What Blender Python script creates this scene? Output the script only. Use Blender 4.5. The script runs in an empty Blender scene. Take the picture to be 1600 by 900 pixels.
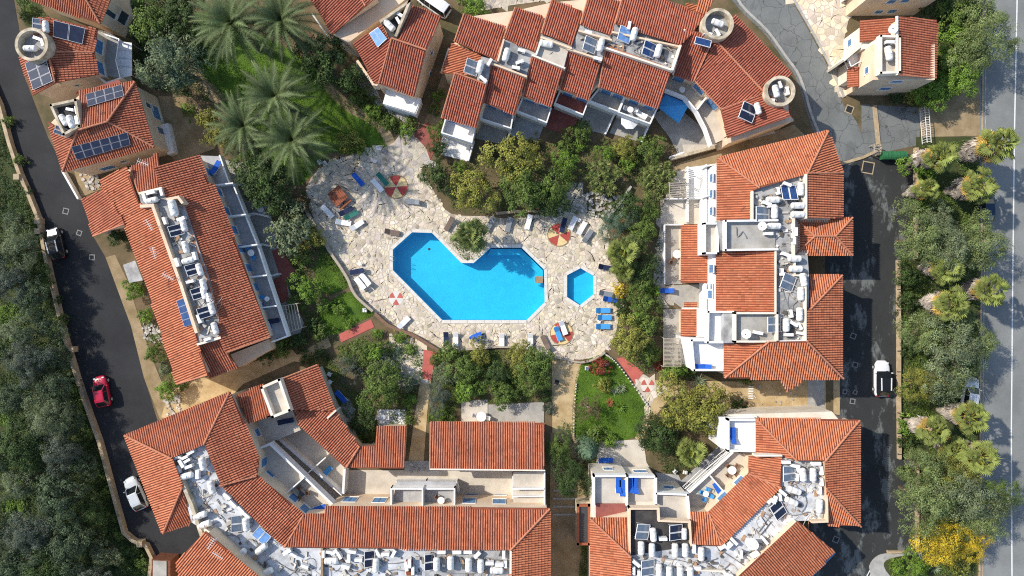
import bpy, bmesh, math, random
import numpy as np
from mathutils import Vector, Matrix
from mathutils.geometry import delaunay_2d_cdt

random.seed(7); RNG = np.random.default_rng(7)
S = bpy.context.scene
COL = S.collection
# ------------------------------------------------------------------ camera, sky, sun, exposure
H = 85.333                      # flying height of the camera in metres
MPP = 0.08                      # metres on the ground per photograph pixel
cam_d = bpy.data.cameras.new("camera"); cam = bpy.data.objects.new("camera", cam_d); COL.objects.link(cam)
cam.location = (0, 0, H); cam.rotation_euler = (0, 0, 0)
cam_d.sensor_width = 36; cam_d.lens = 24.0; cam_d.clip_end = 5000
S.camera = cam
SUN_EL, SUN_AZ = math.radians(40), math.radians(-66)     # azimuth measured from +Y towards +X
world = bpy.data.worlds.new("World"); S.world = world; world.use_nodes = True
wn = world.node_tree.nodes; wl = world.node_tree.links
bg = wn["Background"]; sky = wn.new("ShaderNodeTexSky"); sky.sky_type = 'NISHITA'; sky.sun_disc = False
sky.sun_elevation = SUN_EL; sky.sun_rotation = SUN_AZ
wl.new(sky.outputs[0], bg.inputs[0]); bg.inputs[1].default_value = 0.15
sun_d = bpy.data.lights.new("sun", 'SUN'); sun_d.energy = 3.5; sun_d.angle = math.radians(0.8); sun_d.color = (1.0, 0.93, 0.82)
sun = bpy.data.objects.new("sun", sun_d); COL.objects.link(sun)
to_sun = Vector((math.sin(SUN_AZ)*math.cos(SUN_EL), math.cos(SUN_AZ)*math.cos(SUN_EL), math.sin(SUN_EL)))
sun.rotation_euler = to_sun.to_track_quat('Z', 'Y').to_euler(); sun.location = to_sun*120
S.view_settings.view_transform = 'Standard'; S.view_settings.look = 'None'
S.view_settings.exposure = 0.56; S.view_settings.gamma = 1.0; S.view_settings.use_curve_mapping = False
S.render.engine = 'CYCLES'; S.cycles.max_bounces = 6; S.cycles.transparent_max_bounces = 12
S.cycles.use_denoising = False
S.cycles.filter_width = 1.1

# ------------------------------------------------------------------ coordinates
def P(px, py, z=0.0):
    """survey point: plan position of something seen at photo pixel (px,py) and standing z metres high"""
    k = MPP*(H - z)/H
    return Vector(((px-800)*k, (450-py)*k, z))
def ray(px, py):
    return Vector(((px-800)*MPP, (450-py)*MPP, -H))

# ------------------------------------------------------------------ materials
MATS = {}
def mat(name, col, rough=0.8, var=0.0, scale=3.0, col2=None, bump=0.0, bscale=40.0, metal=0.0, attr=False, spec=0.3, trans=0.0, fine=0.0):
    """principled material: base colour, blotch variation (noise), fine relief"""
    m = bpy.data.materials.new(name); m.use_nodes = True
    nt = m.node_tree; N = nt.nodes; L = nt.links; b = N["Principled BSDF"]
    b.inputs["Roughness"].default_value = rough; b.inputs["Metallic"].default_value = metal
    b.inputs["Specular IOR Level"].default_value = spec
    tc = N.new("ShaderNodeTexCoord")
    out = None
    if col2 is None: col2 = tuple(c*(1-var) for c in col)
    rgb = N.new("ShaderNodeMix"); rgb.data_type = 'RGBA'
    rgb.inputs[6].default_value = (*col, 1); rgb.inputs[7].default_value = (*col2, 1)
    n = N.new("ShaderNodeTexNoise"); n.inputs["Scale"].default_value = scale; n.inputs["Detail"].default_value = 7; n.inputs["Roughness"].default_value = 0.65
    L.new(tc.outputs["Object"], n.inputs["Vector"])
    mr = N.new("ShaderNodeMapRange"); mr.inputs[1].default_value = 0.38; mr.inputs[2].default_value = 0.64
    L.new(n.outputs[0], mr.inputs[0]); L.new(mr.outputs[0], rgb.inputs[0])
    out = rgb.outputs[2]
    if fine:
        n3 = N.new("ShaderNodeTexNoise"); n3.inputs["Scale"].default_value = 22; n3.inputs["Detail"].default_value = 4
        L.new(tc.outputs["Object"], n3.inputs["Vector"])
        m3 = N.new("ShaderNodeMapRange"); m3.inputs[1].default_value = 0.3; m3.inputs[2].default_value = 0.7
        m3.inputs[3].default_value = 1-fine; m3.inputs[4].default_value = 1+fine
        L.new(n3.outputs[0], m3.inputs[0])
        mm = N.new("ShaderNodeVectorMath"); mm.operation = 'SCALE'
        L.new(out, mm.inputs[0]); L.new(m3.outputs[0], mm.inputs[3]); out = mm.outputs[0]
    if attr:
        a = N.new("ShaderNodeAttribute"); a.attribute_name = "Col"
        mm = N.new("ShaderNodeVectorMath"); mm.operation = 'MULTIPLY'
        L.new(out, mm.inputs[0]); L.new(a.outputs["Color"], mm.inputs[1]); out = mm.outputs[0]
    if name.startswith("tile") and attr:
        # lichen and soot marks with shapes of their own
        n4 = N.new("ShaderNodeTexNoise"); n4.inputs["Scale"].default_value = 0.55; n4.inputs["Detail"].default_value = 9; n4.inputs["Roughness"].default_value = 0.78
        L.new(tc.outputs["Object"], n4.inputs["Vector"])
        m4 = N.new("ShaderNodeMapRange"); m4.inputs[1].default_value = 0.56; m4.inputs[2].default_value = 0.72; m4.inputs[4].default_value = 0.55; L.new(n4.outputs[0], m4.inputs[0])
        x4 = N.new("ShaderNodeMix"); x4.data_type = 'RGBA'; L.new(m4.outputs[0], x4.inputs[0]); L.new(out, x4.inputs[6]); x4.inputs[7].default_value = (0.20, 0.10, 0.065, 1); out = x4.outputs[2]
    L.new(out, b.inputs["Base Color"])
    if bump:
        n2 = N.new("ShaderNodeTexNoise"); n2.inputs["Scale"].default_value = bscale; n2.inputs["Detail"].default_value = 5
        L.new(tc.outputs["Object"], n2.inputs["Vector"])
        bp = N.new("ShaderNodeBump"); bp.inputs["Strength"].default_value = bump; bp.inputs["Distance"].default_value = 0.05
        L.new(n2.outputs[0], bp.inputs["Height"]); L.new(bp.outputs[0], b.inputs["Normal"])
    if trans:
        t = N.new("ShaderNodeBsdfTranslucent"); L.new(out, t.inputs[0])
        mx = N.new("ShaderNodeMixShader"); mx.inputs[0].default_value = trans
        L.new(b.outputs[0], mx.inputs[1]); L.new(t.outputs[0], mx.inputs[2]); L.new(mx.outputs[0], N["Material Output"].inputs[0])
    MATS[name] = m
    return m

mat("tile", (0.46, 0.158, 0.084), 0.75, col2=(0.355, 0.113, 0.058), scale=0.45, attr=True, fine=0.15)
mat("tile_light", (0.54, 0.192, 0.092), 0.75, col2=(0.44, 0.148, 0.070), scale=0.45, attr=True, fine=0.15)
mat("tile_red", (0.40, 0.125, 0.076), 0.75, col2=(0.31, 0.092, 0.054), scale=0.45, attr=True, fine=0.15)
mat("tile_bed", (0.24, 0.068, 0.036), 0.9, var=0.3, scale=1.2)
mat("ridge", (0.50, 0.22, 0.13), 0.85, col2=(0.38, 0.14, 0.075), scale=4, fine=0.2)
mat("cream", (0.72, 0.57, 0.41), 0.9, col2=(0.62, 0.47, 0.33), scale=0.5, bump=0.1, fine=0.05)
mat("pale", (0.76, 0.69, 0.58), 0.9, col2=(0.64, 0.57, 0.46), scale=0.7, bump=0.1, fine=0.06)
mat("stain_cream", (0.60, 0.51, 0.38), 0.9, col2=(0.30, 0.25, 0.17), scale=1.1, bump=0.1, fine=0.1)
mat("white", (0.80, 0.79, 0.77), 0.7, col2=(0.70, 0.69, 0.66), scale=0.9, fine=0.04)
mat("white_gloss", (0.82, 0.81, 0.79), 0.4, col2=(0.72, 0.70, 0.66), scale=2.5, spec=0.5)
mat("tank_white", (0.78, 0.77, 0.74), 0.5, col2=(0.54, 0.50, 0.43), scale=1.6, spec=0.4, fine=0.1)
mat("roof_felt", (0.42, 0.42, 0.41), 0.9, col2=(0.20, 0.20, 0.20), scale=0.55, fine=0.2)
mat("roof_white", (0.62, 0.64, 0.66), 0.85, col2=(0.36, 0.37, 0.38), scale=0.7, fine=0.15)
mat("roof_black", (0.035, 0.033, 0.035), 0.8, col2=(0.07, 0.065, 0.06), scale=0.8, fine=0.25)
mat("concrete", (0.40, 0.385, 0.35), 0.9, col2=(0.28, 0.265, 0.235), scale=0.6, fine=0.12)
mat("floor_tile", (0.58, 0.53, 0.45), 0.8, col2=(0.46, 0.41, 0.34), scale=0.5, fine=0.08)
mat("floor_grey", (0.42, 0.42, 0.42), 0.8, col2=(0.30, 0.30, 0.30), scale=0.6, fine=0.1)
mat("floor_red", (0.30, 0.095, 0.075), 0.85, col2=(0.22, 0.07, 0.055), scale=1.2, fine=0.12)
mat("shutter", (0.12, 0.25, 0.44), 0.6, var=0.2, scale=3)
mat("glass", (0.05, 0.075, 0.10), 0.08, var=0.1, spec=0.7)
mat("frame_white", (0.78, 0.77, 0.75), 0.5, var=0.1)
mat("panel_blue", (0.012, 0.035, 0.12), 0.12, col2=(0.03, 0.07, 0.19), scale=1.5, spec=0.7)
mat("panel_black", (0.010, 0.013, 0.028), 0.12, col2=(0.02, 0.026, 0.05), scale=1.5, spec=0.7)
mat("panel_grey", (0.16, 0.20, 0.25), 0.2, col2=(0.10, 0.13, 0.17), scale=1.2, spec=0.6)
mat("panel_sky", (0.20, 0.38, 0.68), 0.2, col2=(0.12, 0.26, 0.52), scale=2.0, spec=0.6)
mat("alu", (0.55, 0.56, 0.58), 0.4, var=0.1, metal=0.3)
mat("steel_dark", (0.06, 0.06, 0.065), 0.5, var=0.2)
mat("pipe_grey", (0.22, 0.22, 0.22), 0.7, var=0.3)
mat("pipe_white", (0.7, 0.7, 0.68), 0.6, var=0.1)
mat("blue_fabric", (0.012, 0.075, 0.38), 0.8, col2=(0.02, 0.12, 0.5), scale=6)
mat("sky_fabric", (0.05, 0.26, 0.58), 0.8, col2=(0.07, 0.34, 0.66), scale=5)
mat("navy_fabric", (0.018, 0.028, 0.07), 0.85, var=0.2, scale=6)
mat("green_fabric", (0.03, 0.17, 0.13), 0.8, var=0.2, scale=6)
mat("grey_fabric", (0.22, 0.24, 0.26), 0.85, var=0.25, scale=5)
mat("brown_fabric", (0.18, 0.13, 0.10), 0.85, var=0.25, scale=5)
mat("timber", (0.22, 0.13, 0.08), 0.8, col2=(0.14, 0.08, 0.05), scale=8)
mat("timber_pale", (0.42, 0.36, 0.28), 0.85, col2=(0.30, 0.25, 0.19), scale=6)
mat("timber_red", (0.33, 0.10, 0.05), 0.8, col2=(0.22, 0.07, 0.035), scale=6)
mat("soil", (0.165, 0.115, 0.065), 0.95, col2=(0.075, 0.070, 0.032), scale=0.35, fine=0.35, bump=0.3, bscale=6)
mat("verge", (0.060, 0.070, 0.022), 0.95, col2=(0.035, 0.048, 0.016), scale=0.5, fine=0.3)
mat("dirt", (0.34, 0.255, 0.15), 0.95, col2=(0.22, 0.16, 0.08), scale=0.5, fine=0.18)
mat("ochre", (0.50, 0.38, 0.21), 0.95, col2=(0.36, 0.25, 0.12), scale=0.7, fine=0.12)
mat("lawn", (0.10, 0.18, 0.018), 0.95, col2=(0.055, 0.105, 0.014), scale=0.45, fine=0.3)
mat("grass_blade", (0.15, 0.27, 0.02), 0.7, col2=(0.085, 0.17, 0.015), scale=0.4, attr=True, trans=0.25)
mat("asphalt_new", (0.019, 0.020, 0.022), 0.85, col2=(0.029, 0.030, 0.032), scale=0.25, fine=0.2)
mat("asphalt_grey", (0.225, 0.232, 0.222), 0.9, col2=(0.165, 0.172, 0.166), scale=0.18, fine=0.12)
mat("kerb", (0.46, 0.36, 0.235), 0.9, col2=(0.33, 0.25, 0.15), scale=1.5, fine=0.2)
mat("kerb_grey", (0.40, 0.39, 0.36), 0.9, var=0.25, scale=1.5, fine=0.15)
mat("paint_white", (0.72, 0.72, 0.70), 0.8, var=0.15, scale=4)
mat("stone", (0.69, 0.625, 0.52), 0.85, col2=(0.53, 0.455, 0.345), scale=0.42, attr=True, fine=0.14)
mat("joint", (0.44, 0.38, 0.30), 0.95, col2=(0.54, 0.48, 0.39), scale=0.4, fine=0.2)
mat("rubble", (0.50, 0.47, 0.42), 0.9, col2=(0.36, 0.33, 0.29), scale=2, attr=True, fine=0.15)
mat("red_paving", (0.50, 0.13, 0.10), 0.85, col2=(0.40, 0.10, 0.08), scale=1.0, fine=0.12)
mat("red_mosaic", (0.42, 0.07, 0.055), 0.8, col2=(0.34, 0.055, 0.045), scale=3, fine=0.1)
mat("yellow_mosaic", (0.70, 0.55, 0.27), 0.8, col2=(0.60, 0.45, 0.21), scale=3, fine=0.1)
mat("pool_tile", (0.030, 0.48, 0.69), 0.5, col2=(0.024, 0.44, 0.66), scale=0.9, fine=0.25)
mat("coping", (0.66, 0.62, 0.55), 0.7, var=0.15, scale=2, fine=0.08)
mat("rubber", (0.015, 0.015, 0.016), 0.9)
mat("trunk", (0.13, 0.095, 0.065), 0.95, var=0.4, scale=6)
mat("trunk_pale", (0.34, 0.29, 0.23), 0.95, var=0.3, scale=6)
mat("bin_green", (0.035, 0.16, 0.065), 0.5, var=0.2, scale=2)
mat("rust", (0.20, 0.075, 0.04), 0.9, var=0.4, scale=3)
mat("box_brown", (0.36, 0.24, 0.13), 0.9, var=0.3, scale=3)
def leafmat(name, a, b, trans=0.22): mat(name, a, 0.65, col2=b, scale=0.8, attr=True, trans=trans, spec=0.25)
leafmat("leaf_dark", (0.069, 0.1092, 0.0276), (0.0414, 0.0713, 0.0207))
leafmat("leaf_mid", (0.1365, 0.195, 0.039), (0.0858, 0.1365, 0.0286))
leafmat("leaf_bright", (0.1755, 0.2795, 0.039), (0.1105, 0.195, 0.0286))
leafmat("leaf_olive", (0.200, 0.240, 0.125), (0.125, 0.155, 0.075))
leafmat("leaf_grey", (0.125, 0.150, 0.110), (0.080, 0.100, 0.070))
leafmat("leaf_left", (0.100, 0.138, 0.070), (0.052, 0.078, 0.036))
leafmat("leaf_yellowgreen", (0.2687, 0.2625, 0.0525), (0.1812, 0.1938, 0.0375))
leafmat("leaf_pine", (0.215, 0.265, 0.095), (0.140, 0.185, 0.062))
leafmat("leaf_mimosa", (0.62, 0.44, 0.03), (0.30, 0.28, 0.04))
leafmat("leaf_red", (0.28, 0.065, 0.035), (0.17, 0.04, 0.022))
leafmat("leaf_brown", (0.20, 0.135, 0.075), (0.13, 0.10, 0.05))
leafmat("leaf_orange", (0.55, 0.22, 0.10), (0.42, 0.15, 0.07))
leafmat("leaf_conifer", (0.12, 0.186, 0.114), (0.078, 0.126, 0.0744))
leafmat("frond_date", (0.120, 0.155, 0.062), (0.072, 0.102, 0.036))
leafmat("frond_gold", (0.52, 0.35, 0.08), (0.38, 0.25, 0.06))
leafmat("frond_fan", (0.28, 0.32, 0.085), (0.19, 0.235, 0.055))
leafmat("frond_small", (0.25, 0.2937, 0.0938), (0.1625, 0.2063, 0.0625))
leafmat("frond_dead", (0.52, 0.47, 0.41), (0.32, 0.27, 0.22), 0.05)
leafmat("agave", (0.28, 0.33, 0.20), (0.20, 0.25, 0.14))

# asphalt with cracks and worn patches (the colour of the worn surface itself)
def worn_asphalt(name, base, worn, crack):
    m = mat(name, base, 0.85, col2=tuple(c*0.8 for c in base), scale=0.3, fine=0.2)
    nt = m.node_tree; N = nt.nodes; L = nt.links; b = N["Principled BSDF"]
    src = b.inputs["Base Color"].links[0].from_socket
    tc = [n for n in N if n.type == 'TEX_COORD'][0]
    mp = N.new("ShaderNodeMapping"); mp.inputs["Scale"].default_value = (1.0, 0.45, 1); L.new(tc.outputs["Object"], mp.inputs[0])
    n = N.new("ShaderNodeTexNoise"); n.inputs["Scale"].default_value = 0.42; n.inputs["Detail"].default_value = 9; n.inputs["Roughness"].default_value = 0.72
    L.new(mp.outputs[0], n.inputs["Vector"])
    r = N.new("ShaderNodeMapRange"); r.inputs[1].default_value = 0.53; r.inputs[2].default_value = 0.60; L.new(n.outputs[0], r.inputs[0])
    mx = N.new("ShaderNodeMix"); mx.data_type = 'RGBA'; L.new(r.outputs[0], mx.inputs[0]); L.new(src, mx.inputs[6]); mx.inputs[7].default_value = (*worn, 1)
    out = mx.outputs[2]
    if crack:
        ds = N.new("ShaderNodeTexNoise"); ds.inputs["Scale"].default_value = 1.2; L.new(tc.outputs["Object"], ds.inputs["Vector"])
        ad = N.new("ShaderNodeMix"); ad.data_type = 'RGBA'; ad.blend_type = 'ADD'; ad.inputs[0].default_value = 0.7
        L.new(tc.outputs["Object"], ad.inputs[6]); L.new(ds.outputs[1], ad.inputs[7])
        v = N.new("ShaderNodeTexVoronoi"); v.feature = 'DISTANCE_TO_EDGE'; v.inputs["Scale"].default_value = crack; L.new(ad.outputs[2], v.inputs["Vector"])
        r2 = N.new("ShaderNodeMapRange"); r2.inputs[1].default_value = 0.004; r2.inputs[2].default_value = 0.018; L.new(v.outputs[0], r2.inputs[0])
        m2 = N.new("ShaderNodeMix"); m2.data_type = 'RGBA'; L.new(r2.outputs[0], m2.inputs[0]); m2.inputs[6].default_value = (0.075, 0.075, 0.07, 1); L.new(out, m2.inputs[7]); out = m2.outputs[2]
    L.new(out, b.inputs["Base Color"])
worn_asphalt("asphalt_worn", (0.036, 0.038, 0.038), (0.135, 0.145, 0.140), 0)
worn_asphalt("asphalt_lane", (0.175, 0.185, 0.18), (0.13, 0.137, 0.135), 0.5)

def water_mat():
    m = bpy.data.materials.new("water"); m.use_nodes = True; N = m.node_tree.nodes; L = m.node_tree.links
    N.remove(N["Principled BSDF"])
    t = N.new("ShaderNodeBsdfTransparent"); t.inputs[0].default_value = (0.80, 0.99, 1.0, 1)
    g = N.new("ShaderNodeBsdfGlossy"); g.inputs["Roughness"].default_value = 0.05
    lw = N.new("ShaderNodeLayerWeight"); lw.inputs[0].default_value = 0.5
    pw = N.new("ShaderNodeMath"); pw.operation = 'POWER'; L.new(lw.outputs["Facing"], pw.inputs[0]); pw.inputs[1].default_value = 5.0
    f = N.new("ShaderNodeMath"); f.operation = 'MULTIPLY_ADD'; L.new(pw.outputs[0], f.inputs[0]); f.inputs[1].default_value = 0.96; f.inputs[2].default_value = 0.03
    tc = N.new("ShaderNodeTexCoord"); n = N.new("ShaderNodeTexNoise"); n.inputs["Scale"].default_value = 3.5; n.inputs["Detail"].default_value = 4
    L.new(tc.outputs["Object"], n.inputs["Vector"])
    bp = N.new("ShaderNodeBump"); bp.inputs["Strength"].default_value = 0.12; bp.inputs["Distance"].default_value = 0.1
    L.new(n.outputs[0], bp.inputs["Height"]); L.new(bp.outputs[0], g.inputs["Normal"])
    mx = N.new("ShaderNodeMixShader"); L.new(f.outputs[0], mx.inputs[0]); L.new(t.outputs[0], mx.inputs[1]); L.new(g.outputs[0], mx.inputs[2])
    L.new(mx.outputs[0], N["Material Output"].inputs[0]); MATS["water"] = m
water_mat()

# ------------------------------------------------------------------ objects
LABELS = {}
def tag(o, label=None, cat=None, group=None, kind=None):
    if label:
        if label in LABELS: print("DUP LABEL", label)
        LABELS[label] = o; o["label"] = label
    if cat: o["category"] = cat
    if group: o["group"] = group
    if kind: o["kind"] = kind
    return o
def setmat(o, m):
    if isinstance(m, str): m = MATS[m]
    if len(o.data.materials) == 0: o.data.materials.append(m)
    elif o.data.materials[0] is not m:
        o.material_slots[0].link = 'OBJECT'; o.material_slots[0].material = m
def put(o, parent=None):
    COL.objects.link(o)
    if parent is not None: o.parent = parent
    return o
def empty(name, loc, rz=0.0):
    o = bpy.data.objects.new(name, None); o.location = loc; o.rotation_euler = (0, 0, rz); o.empty_display_size = 0.3
    COL.objects.link(o); return o
def pydata(name, v, f, m, parent=None, local=True, smooth=False):
    """mesh object; v in world coordinates unless local; under a parent at its location (no rotation) if world"""
    off = Vector((0, 0, 0))
    if parent is not None and not local: off = Vector(parent.location) if parent.parent is None else Vector(parent.location)+Vector(parent.parent.location)
    me = bpy.data.meshes.new(name); me.from_pydata([tuple(Vector(p)-off) for p in v], [], f); me.update()
    if smooth:
        for p in me.polygons: p.use_smooth = True
    o = bpy.data.objects.new(name, me); put(o, parent)
    if m is not None: me.materials.append(MATS[m] if isinstance(m, str) else m)
    return o
class MB:
    """collects shapes in one frame; build() links them as one mesh object"""
    def __init__(s): s.v = []; s.f = []
    def add(s, v, f):
        n = len(s.v); s.v += [tuple(p) for p in v]; s.f += [tuple(i+n for i in q) for q in f]; return s
    def box(s, x0, x1, y0, y1, z0, z1, M=None):
        v = [Vector((x, y, z)) for z in (z0, z1) for x, y in ((x0, y0), (x1, y0), (x1, y1), (x0, y1))]
        if M is not None: v = [M @ p for p in v]
        return s.add(v, [(3, 2, 1, 0), (4, 5, 6, 7), (0, 1, 5, 4), (1, 2, 6, 5), (2, 3, 7, 6), (3, 0, 4, 7)])
    def bar(s, a, b, w, h, z=None):
        """box from a to b (any direction), w wide, h deep"""
        a = Vector(a); b = Vector(b); d = b-a; L = d.length
        if L < 1e-6: return s
        q = d.to_track_quat('X', 'Z').to_matrix().to_4x4(); q.translation = a
        return s.box(0, L, -w/2, w/2, -h/2, h/2, q)
    def tube(s, pts, r, n=6, cap=True):
        pts = [Vector(p) for p in pts]; rr = r if isinstance(r, (list, tuple)) else [r]*len(pts)
        base = len(s.v); k = len(pts)
        for i, p in enumerate(pts):
            d = (pts[min(i+1, k-1)]-pts[max(i-1, 0)]);
            if d.length < 1e-9: d = Vector((0, 0, 1))
            q = d.to_track_quat('Z', 'Y')
            for j in range(n):
                a = 2*math.pi*j/n
                s.v.append(tuple(p + q @ Vector((rr[i]*math.cos(a), rr[i]*math.sin(a), 0))))
        for i in range(k-1):
            for j in range(n):
                s.f.append((base+i*n+j, base+i*n+(j+1) % n, base+(i+1)*n+(j+1) % n, base+(i+1)*n+j))
        if cap: s.f.append(tuple(base+j for j in range(n))[::-1]); s.f.append(tuple(base+(k-1)*n+j for j in range(n)))
        return s
    def prism(s, poly, z0, z1):
        n = len(poly); ar = sum(poly[i][0]*poly[(i+1) % n][1]-poly[(i+1) % n][0]*poly[i][1] for i in range(n))
        if ar < 0: poly = list(poly)[::-1]
        b = len(s.v); s.v += [(p[0], p[1], z0) for p in poly]+[(p[0], p[1], z1) for p in poly]
        s.f.append(tuple(b+i for i in range(n))[::-1]); s.f.append(tuple(b+n+i for i in range(n)))
        for i in range(n): j = (i+1) % n; s.f.append((b+i, b+j, b+n+j, b+n+i))
        return s
    def disc(s, c, r, z, n=20, r0=0):
        b = len(s.v); s.v += [(c[0]+r*math.cos(2*math.pi*i/n), c[1]+r*math.sin(2*math.pi*i/n), z) for i in range(n)]
        s.f.append(tuple(b+i for i in range(n))); return s
    def ring(s, c, r0, r1, z0, z1, n=28):
        b = len(s.v)
        for r, z in ((r0, z0), (r1, z0), (r1, z1), (r0, z1)):
            s.v += [(c[0]+r*math.cos(2*math.pi*i/n), c[1]+r*math.sin(2*math.pi*i/n), z) for i in range(n)]
        for k in range(4):
            for i in range(n):
                j = (i+1) % n; k2 = (k+1) % 4
                s.f.append((b+k*n+i, b+k*n+j, b+k2*n+j, b+k2*n+i))
        return s
    def build(s, name, m, parent=None, local=True, smooth=False):
        return pydata(name, s.v, s.f, m, parent, local, smooth)
def copy_tree(o, parent=None):
    c = o.copy(); COL.objects.link(c); c.parent = parent
    for ch in list(o.children): copy_tree(ch, c)
    return c

# ------------------------------------------------------------------ polygons
def smooth_poly(pts, n=4, closed=True):
    out = []; k = len(pts)
    rng = range(k) if closed else range(k-1)
    for i in rng:
        if closed: p0, p1, p2, p3 = pts[(i-1) % k], pts[i], pts[(i+1) % k], pts[(i+2) % k]
        else: p0, p1, p2, p3 = pts[max(i-1, 0)], pts[i], pts[i+1], pts[min(i+2, k-1)]
        for j in range(n):
            t = j/n
            out.append(tuple(0.5*((2*b)+(-a+c)*t+(2*a-5*b+4*c-d)*t*t+(-a+3*b-3*c+d)*t**3) for a, b, c, d in zip(p0, p1, p2, p3)))
    if not closed: out.append(tuple(pts[-1]))
    return out
def inpoly(x, y, poly):
    c = False; n = len(poly); j = n-1
    for i in range(n):
        xi, yi = poly[i][0], poly[i][1]; xj, yj = poly[j][0], poly[j][1]
        if (yi > y) != (yj > y) and x < (xj-xi)*(y-yi)/(yj-yi)+xi: c = not c
        j = i
    return c
def inpoly_np(x, y, poly):
    c = np.zeros(x.shape, bool); n = len(poly); j = n-1
    for i in range(n):
        xi, yi = poly[i][0], poly[i][1]; xj, yj = poly[j][0], poly[j][1]
        if yi != yj:
            c ^= ((yi > y) != (yj > y)) & (x < (xj-xi)*(y-yi)/(yj-yi)+xi)
        j = i
    return c
def area(poly):
    n = len(poly); return 0.5*sum(poly[i][0]*poly[(i+1) % n][1]-poly[(i+1) % n][0]*poly[i][1] for i in range(n))
def ccw(poly): return list(poly) if area(poly) > 0 else list(poly)[::-1]
def inset(poly, d):
    """offset a simple polygon inwards by d (outwards if negative)"""
    p = [Vector((q[0], q[1])) for q in ccw(poly)]; n = len(p); out = []
    for i in range(n):
        a, b, c = p[i-1], p[i], p[(i+1) % n]
        e1 = (b-a).normalized(); e2 = (c-b).normalized()
        n1 = Vector((-e1.y, e1.x)); n2 = Vector((-e2.y, e2.x)); s = n1+n2
        if s.length < 0.3: s = n1; k = 1
        else: k = min(2.5, 1/max(0.3, s.normalized().dot(n1))); s.normalize()
        out.append(b+s*d*k)
    return out
def fill(poly, holes=(), z=0.0):
    vs = []; es = []
    for loop in [poly]+list(holes):
        b = len(vs); n = len(loop); vs += [Vector((q[0], q[1])) for q in loop]; es += [(b+i, b+(i+1) % n) for i in range(n)]
    r = delaunay_2d_cdt(vs, es, [], 0, 1e-6)
    v, f = r[0], r[2]; keep = []
    for t in f:
        c = sum((v[i] for i in t), Vector((0, 0)))/3
        if inpoly(c.x, c.y, poly) and not any(inpoly(c.x, c.y, h) for h in holes):
            a, b, d = (v[i] for i in t)
            if (b-a).cross(d-a) < 0: t = t[::-1]
            keep.append(tuple(t))
    return [(p.x, p.y, z) for p in v], keep
def W(pts, z=0.0): return [P(x, y, z).xy for x, y in pts]
def sheet(name, px, z, m, holes=(), parent=None, kind='structure', label=None, smooth=0, zpx=0.0):
    if smooth: px = smooth_poly(px, smooth)
    v, f = fill(W(px, zpx), [W(h, zpx) for h in holes], z)
    o = pydata(name, v, f, m, parent, local=False)
    if parent is None: tag(o, label, None, None, kind)
    return o
# ------------------------------------------------------------------ ground, roads, pool
POOL = [(614, 390), (644, 363), (675, 364), (721, 411), (740, 411), (767, 387), (815, 387), (850, 421), (851, 472), (823, 500), (691, 500), (614, 422)]
KIDS = [(886, 430), (907, 419), (927, 431), (927, 460), (906, 477), (886, 464)]
g = 3000
v, f = fill([(-g, -g), (g, -g), (g, g), (-g, g)], [W(POOL), W(KIDS)], 0.0)
ground = pydata("ground", v, f, "soil"); tag(ground, "bare brown garden soil between the buildings", kind='structure')
def basin(name, poly, depth, label):
    w = ccw(W(poly)); n = len(w); b = MB()
    vv = [(p[0], p[1], 0.06) for p in w]+[(p[0], p[1], -depth) for p in w]
    b.add(vv, [(i, i+n, (i+1) % n+n, (i+1) % n) for i in range(n)])
    v, f = fill(w, (), -depth); b.add(v, f)
    o = b.build(name, "pool_tile"); tag(o, label, kind='structure')
    v, f = fill(w, (), -0.10); wa = pydata("water", v, f, "water", o)
    # coping stones round the rim, one by one
    for i in range(n):
        a, c = Vector(w[i]), Vector(w[(i+1) % n]); L = (c-a).length; d = (c-a)/L; nr = Vector((d.y, -d.x)); k = max(1, round(L/1.1))
        for j in range(k):
            s0 = a+d*(L*j/k+0.012); s1 = a+d*(L*(j+1)/k-0.012); h = 0.085+RNG.uniform(0, 0.012)
            MB().prism([s0, s1, s1+nr*0.40, s0+nr*0.40], 0.03, h).build("coping_stone", "coping", o)
    return o
pool = basin("swimming_pool", POOL, 1.75, "large bright blue angular swimming pool on the pale stone deck")
kids = basin("paddling_pool", KIDS, 0.75, "small hexagonal blue paddling pool beside the main pool")
kidz = P(906, 447, 0)
# ladder and steps of the pools
lg = ccw(W([(766, 388.5), (814, 388.5), (848.6, 422), (849.6, 446), (841, 446), (840, 427), (811, 398), (762, 398)]))
MB().prism(lg, -1.75, -0.75).build("ledge", "pool_tile", pool)
MB().tube([(*P(668, 388).xy, -1.75), (*P(668, 388).xy, -1.735)], .16, 14).build("drain", "steel_dark", pool)
b = MB(); p = P(845, 437); b.box(p.x-0.75, p.x+0.25, p.y-0.42, p.y+0.42, -0.06, 0.13); st = b.build("pool_step", "box_brown", pool)
b = MB()
for (x, y) in ((616, 404), (668, 387)):
    q = P(x, y); b.tube([(q.x, q.y-.25, -1.2), (q.x, q.y-.25, .5), (q.x-.5, q.y-.25, .55), (q.x-.5, q.y-.25, 0.05)], 0.025); b.tube([(q.x, q.y+.25, -1.2), (q.x, q.y+.25, .5), (q.x-.5, q.y+.25, .55), (q.x-.5, q.y+.25, .05)], 0.025)
    if x > 640: break
    for k in range(3): b.tube([(q.x, q.y-.25, -.3-.3*k), (q.x, q.y+.25, -.3-.3*k)], 0.02)
    break
b.build("ladder", "alu", pool)

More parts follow.
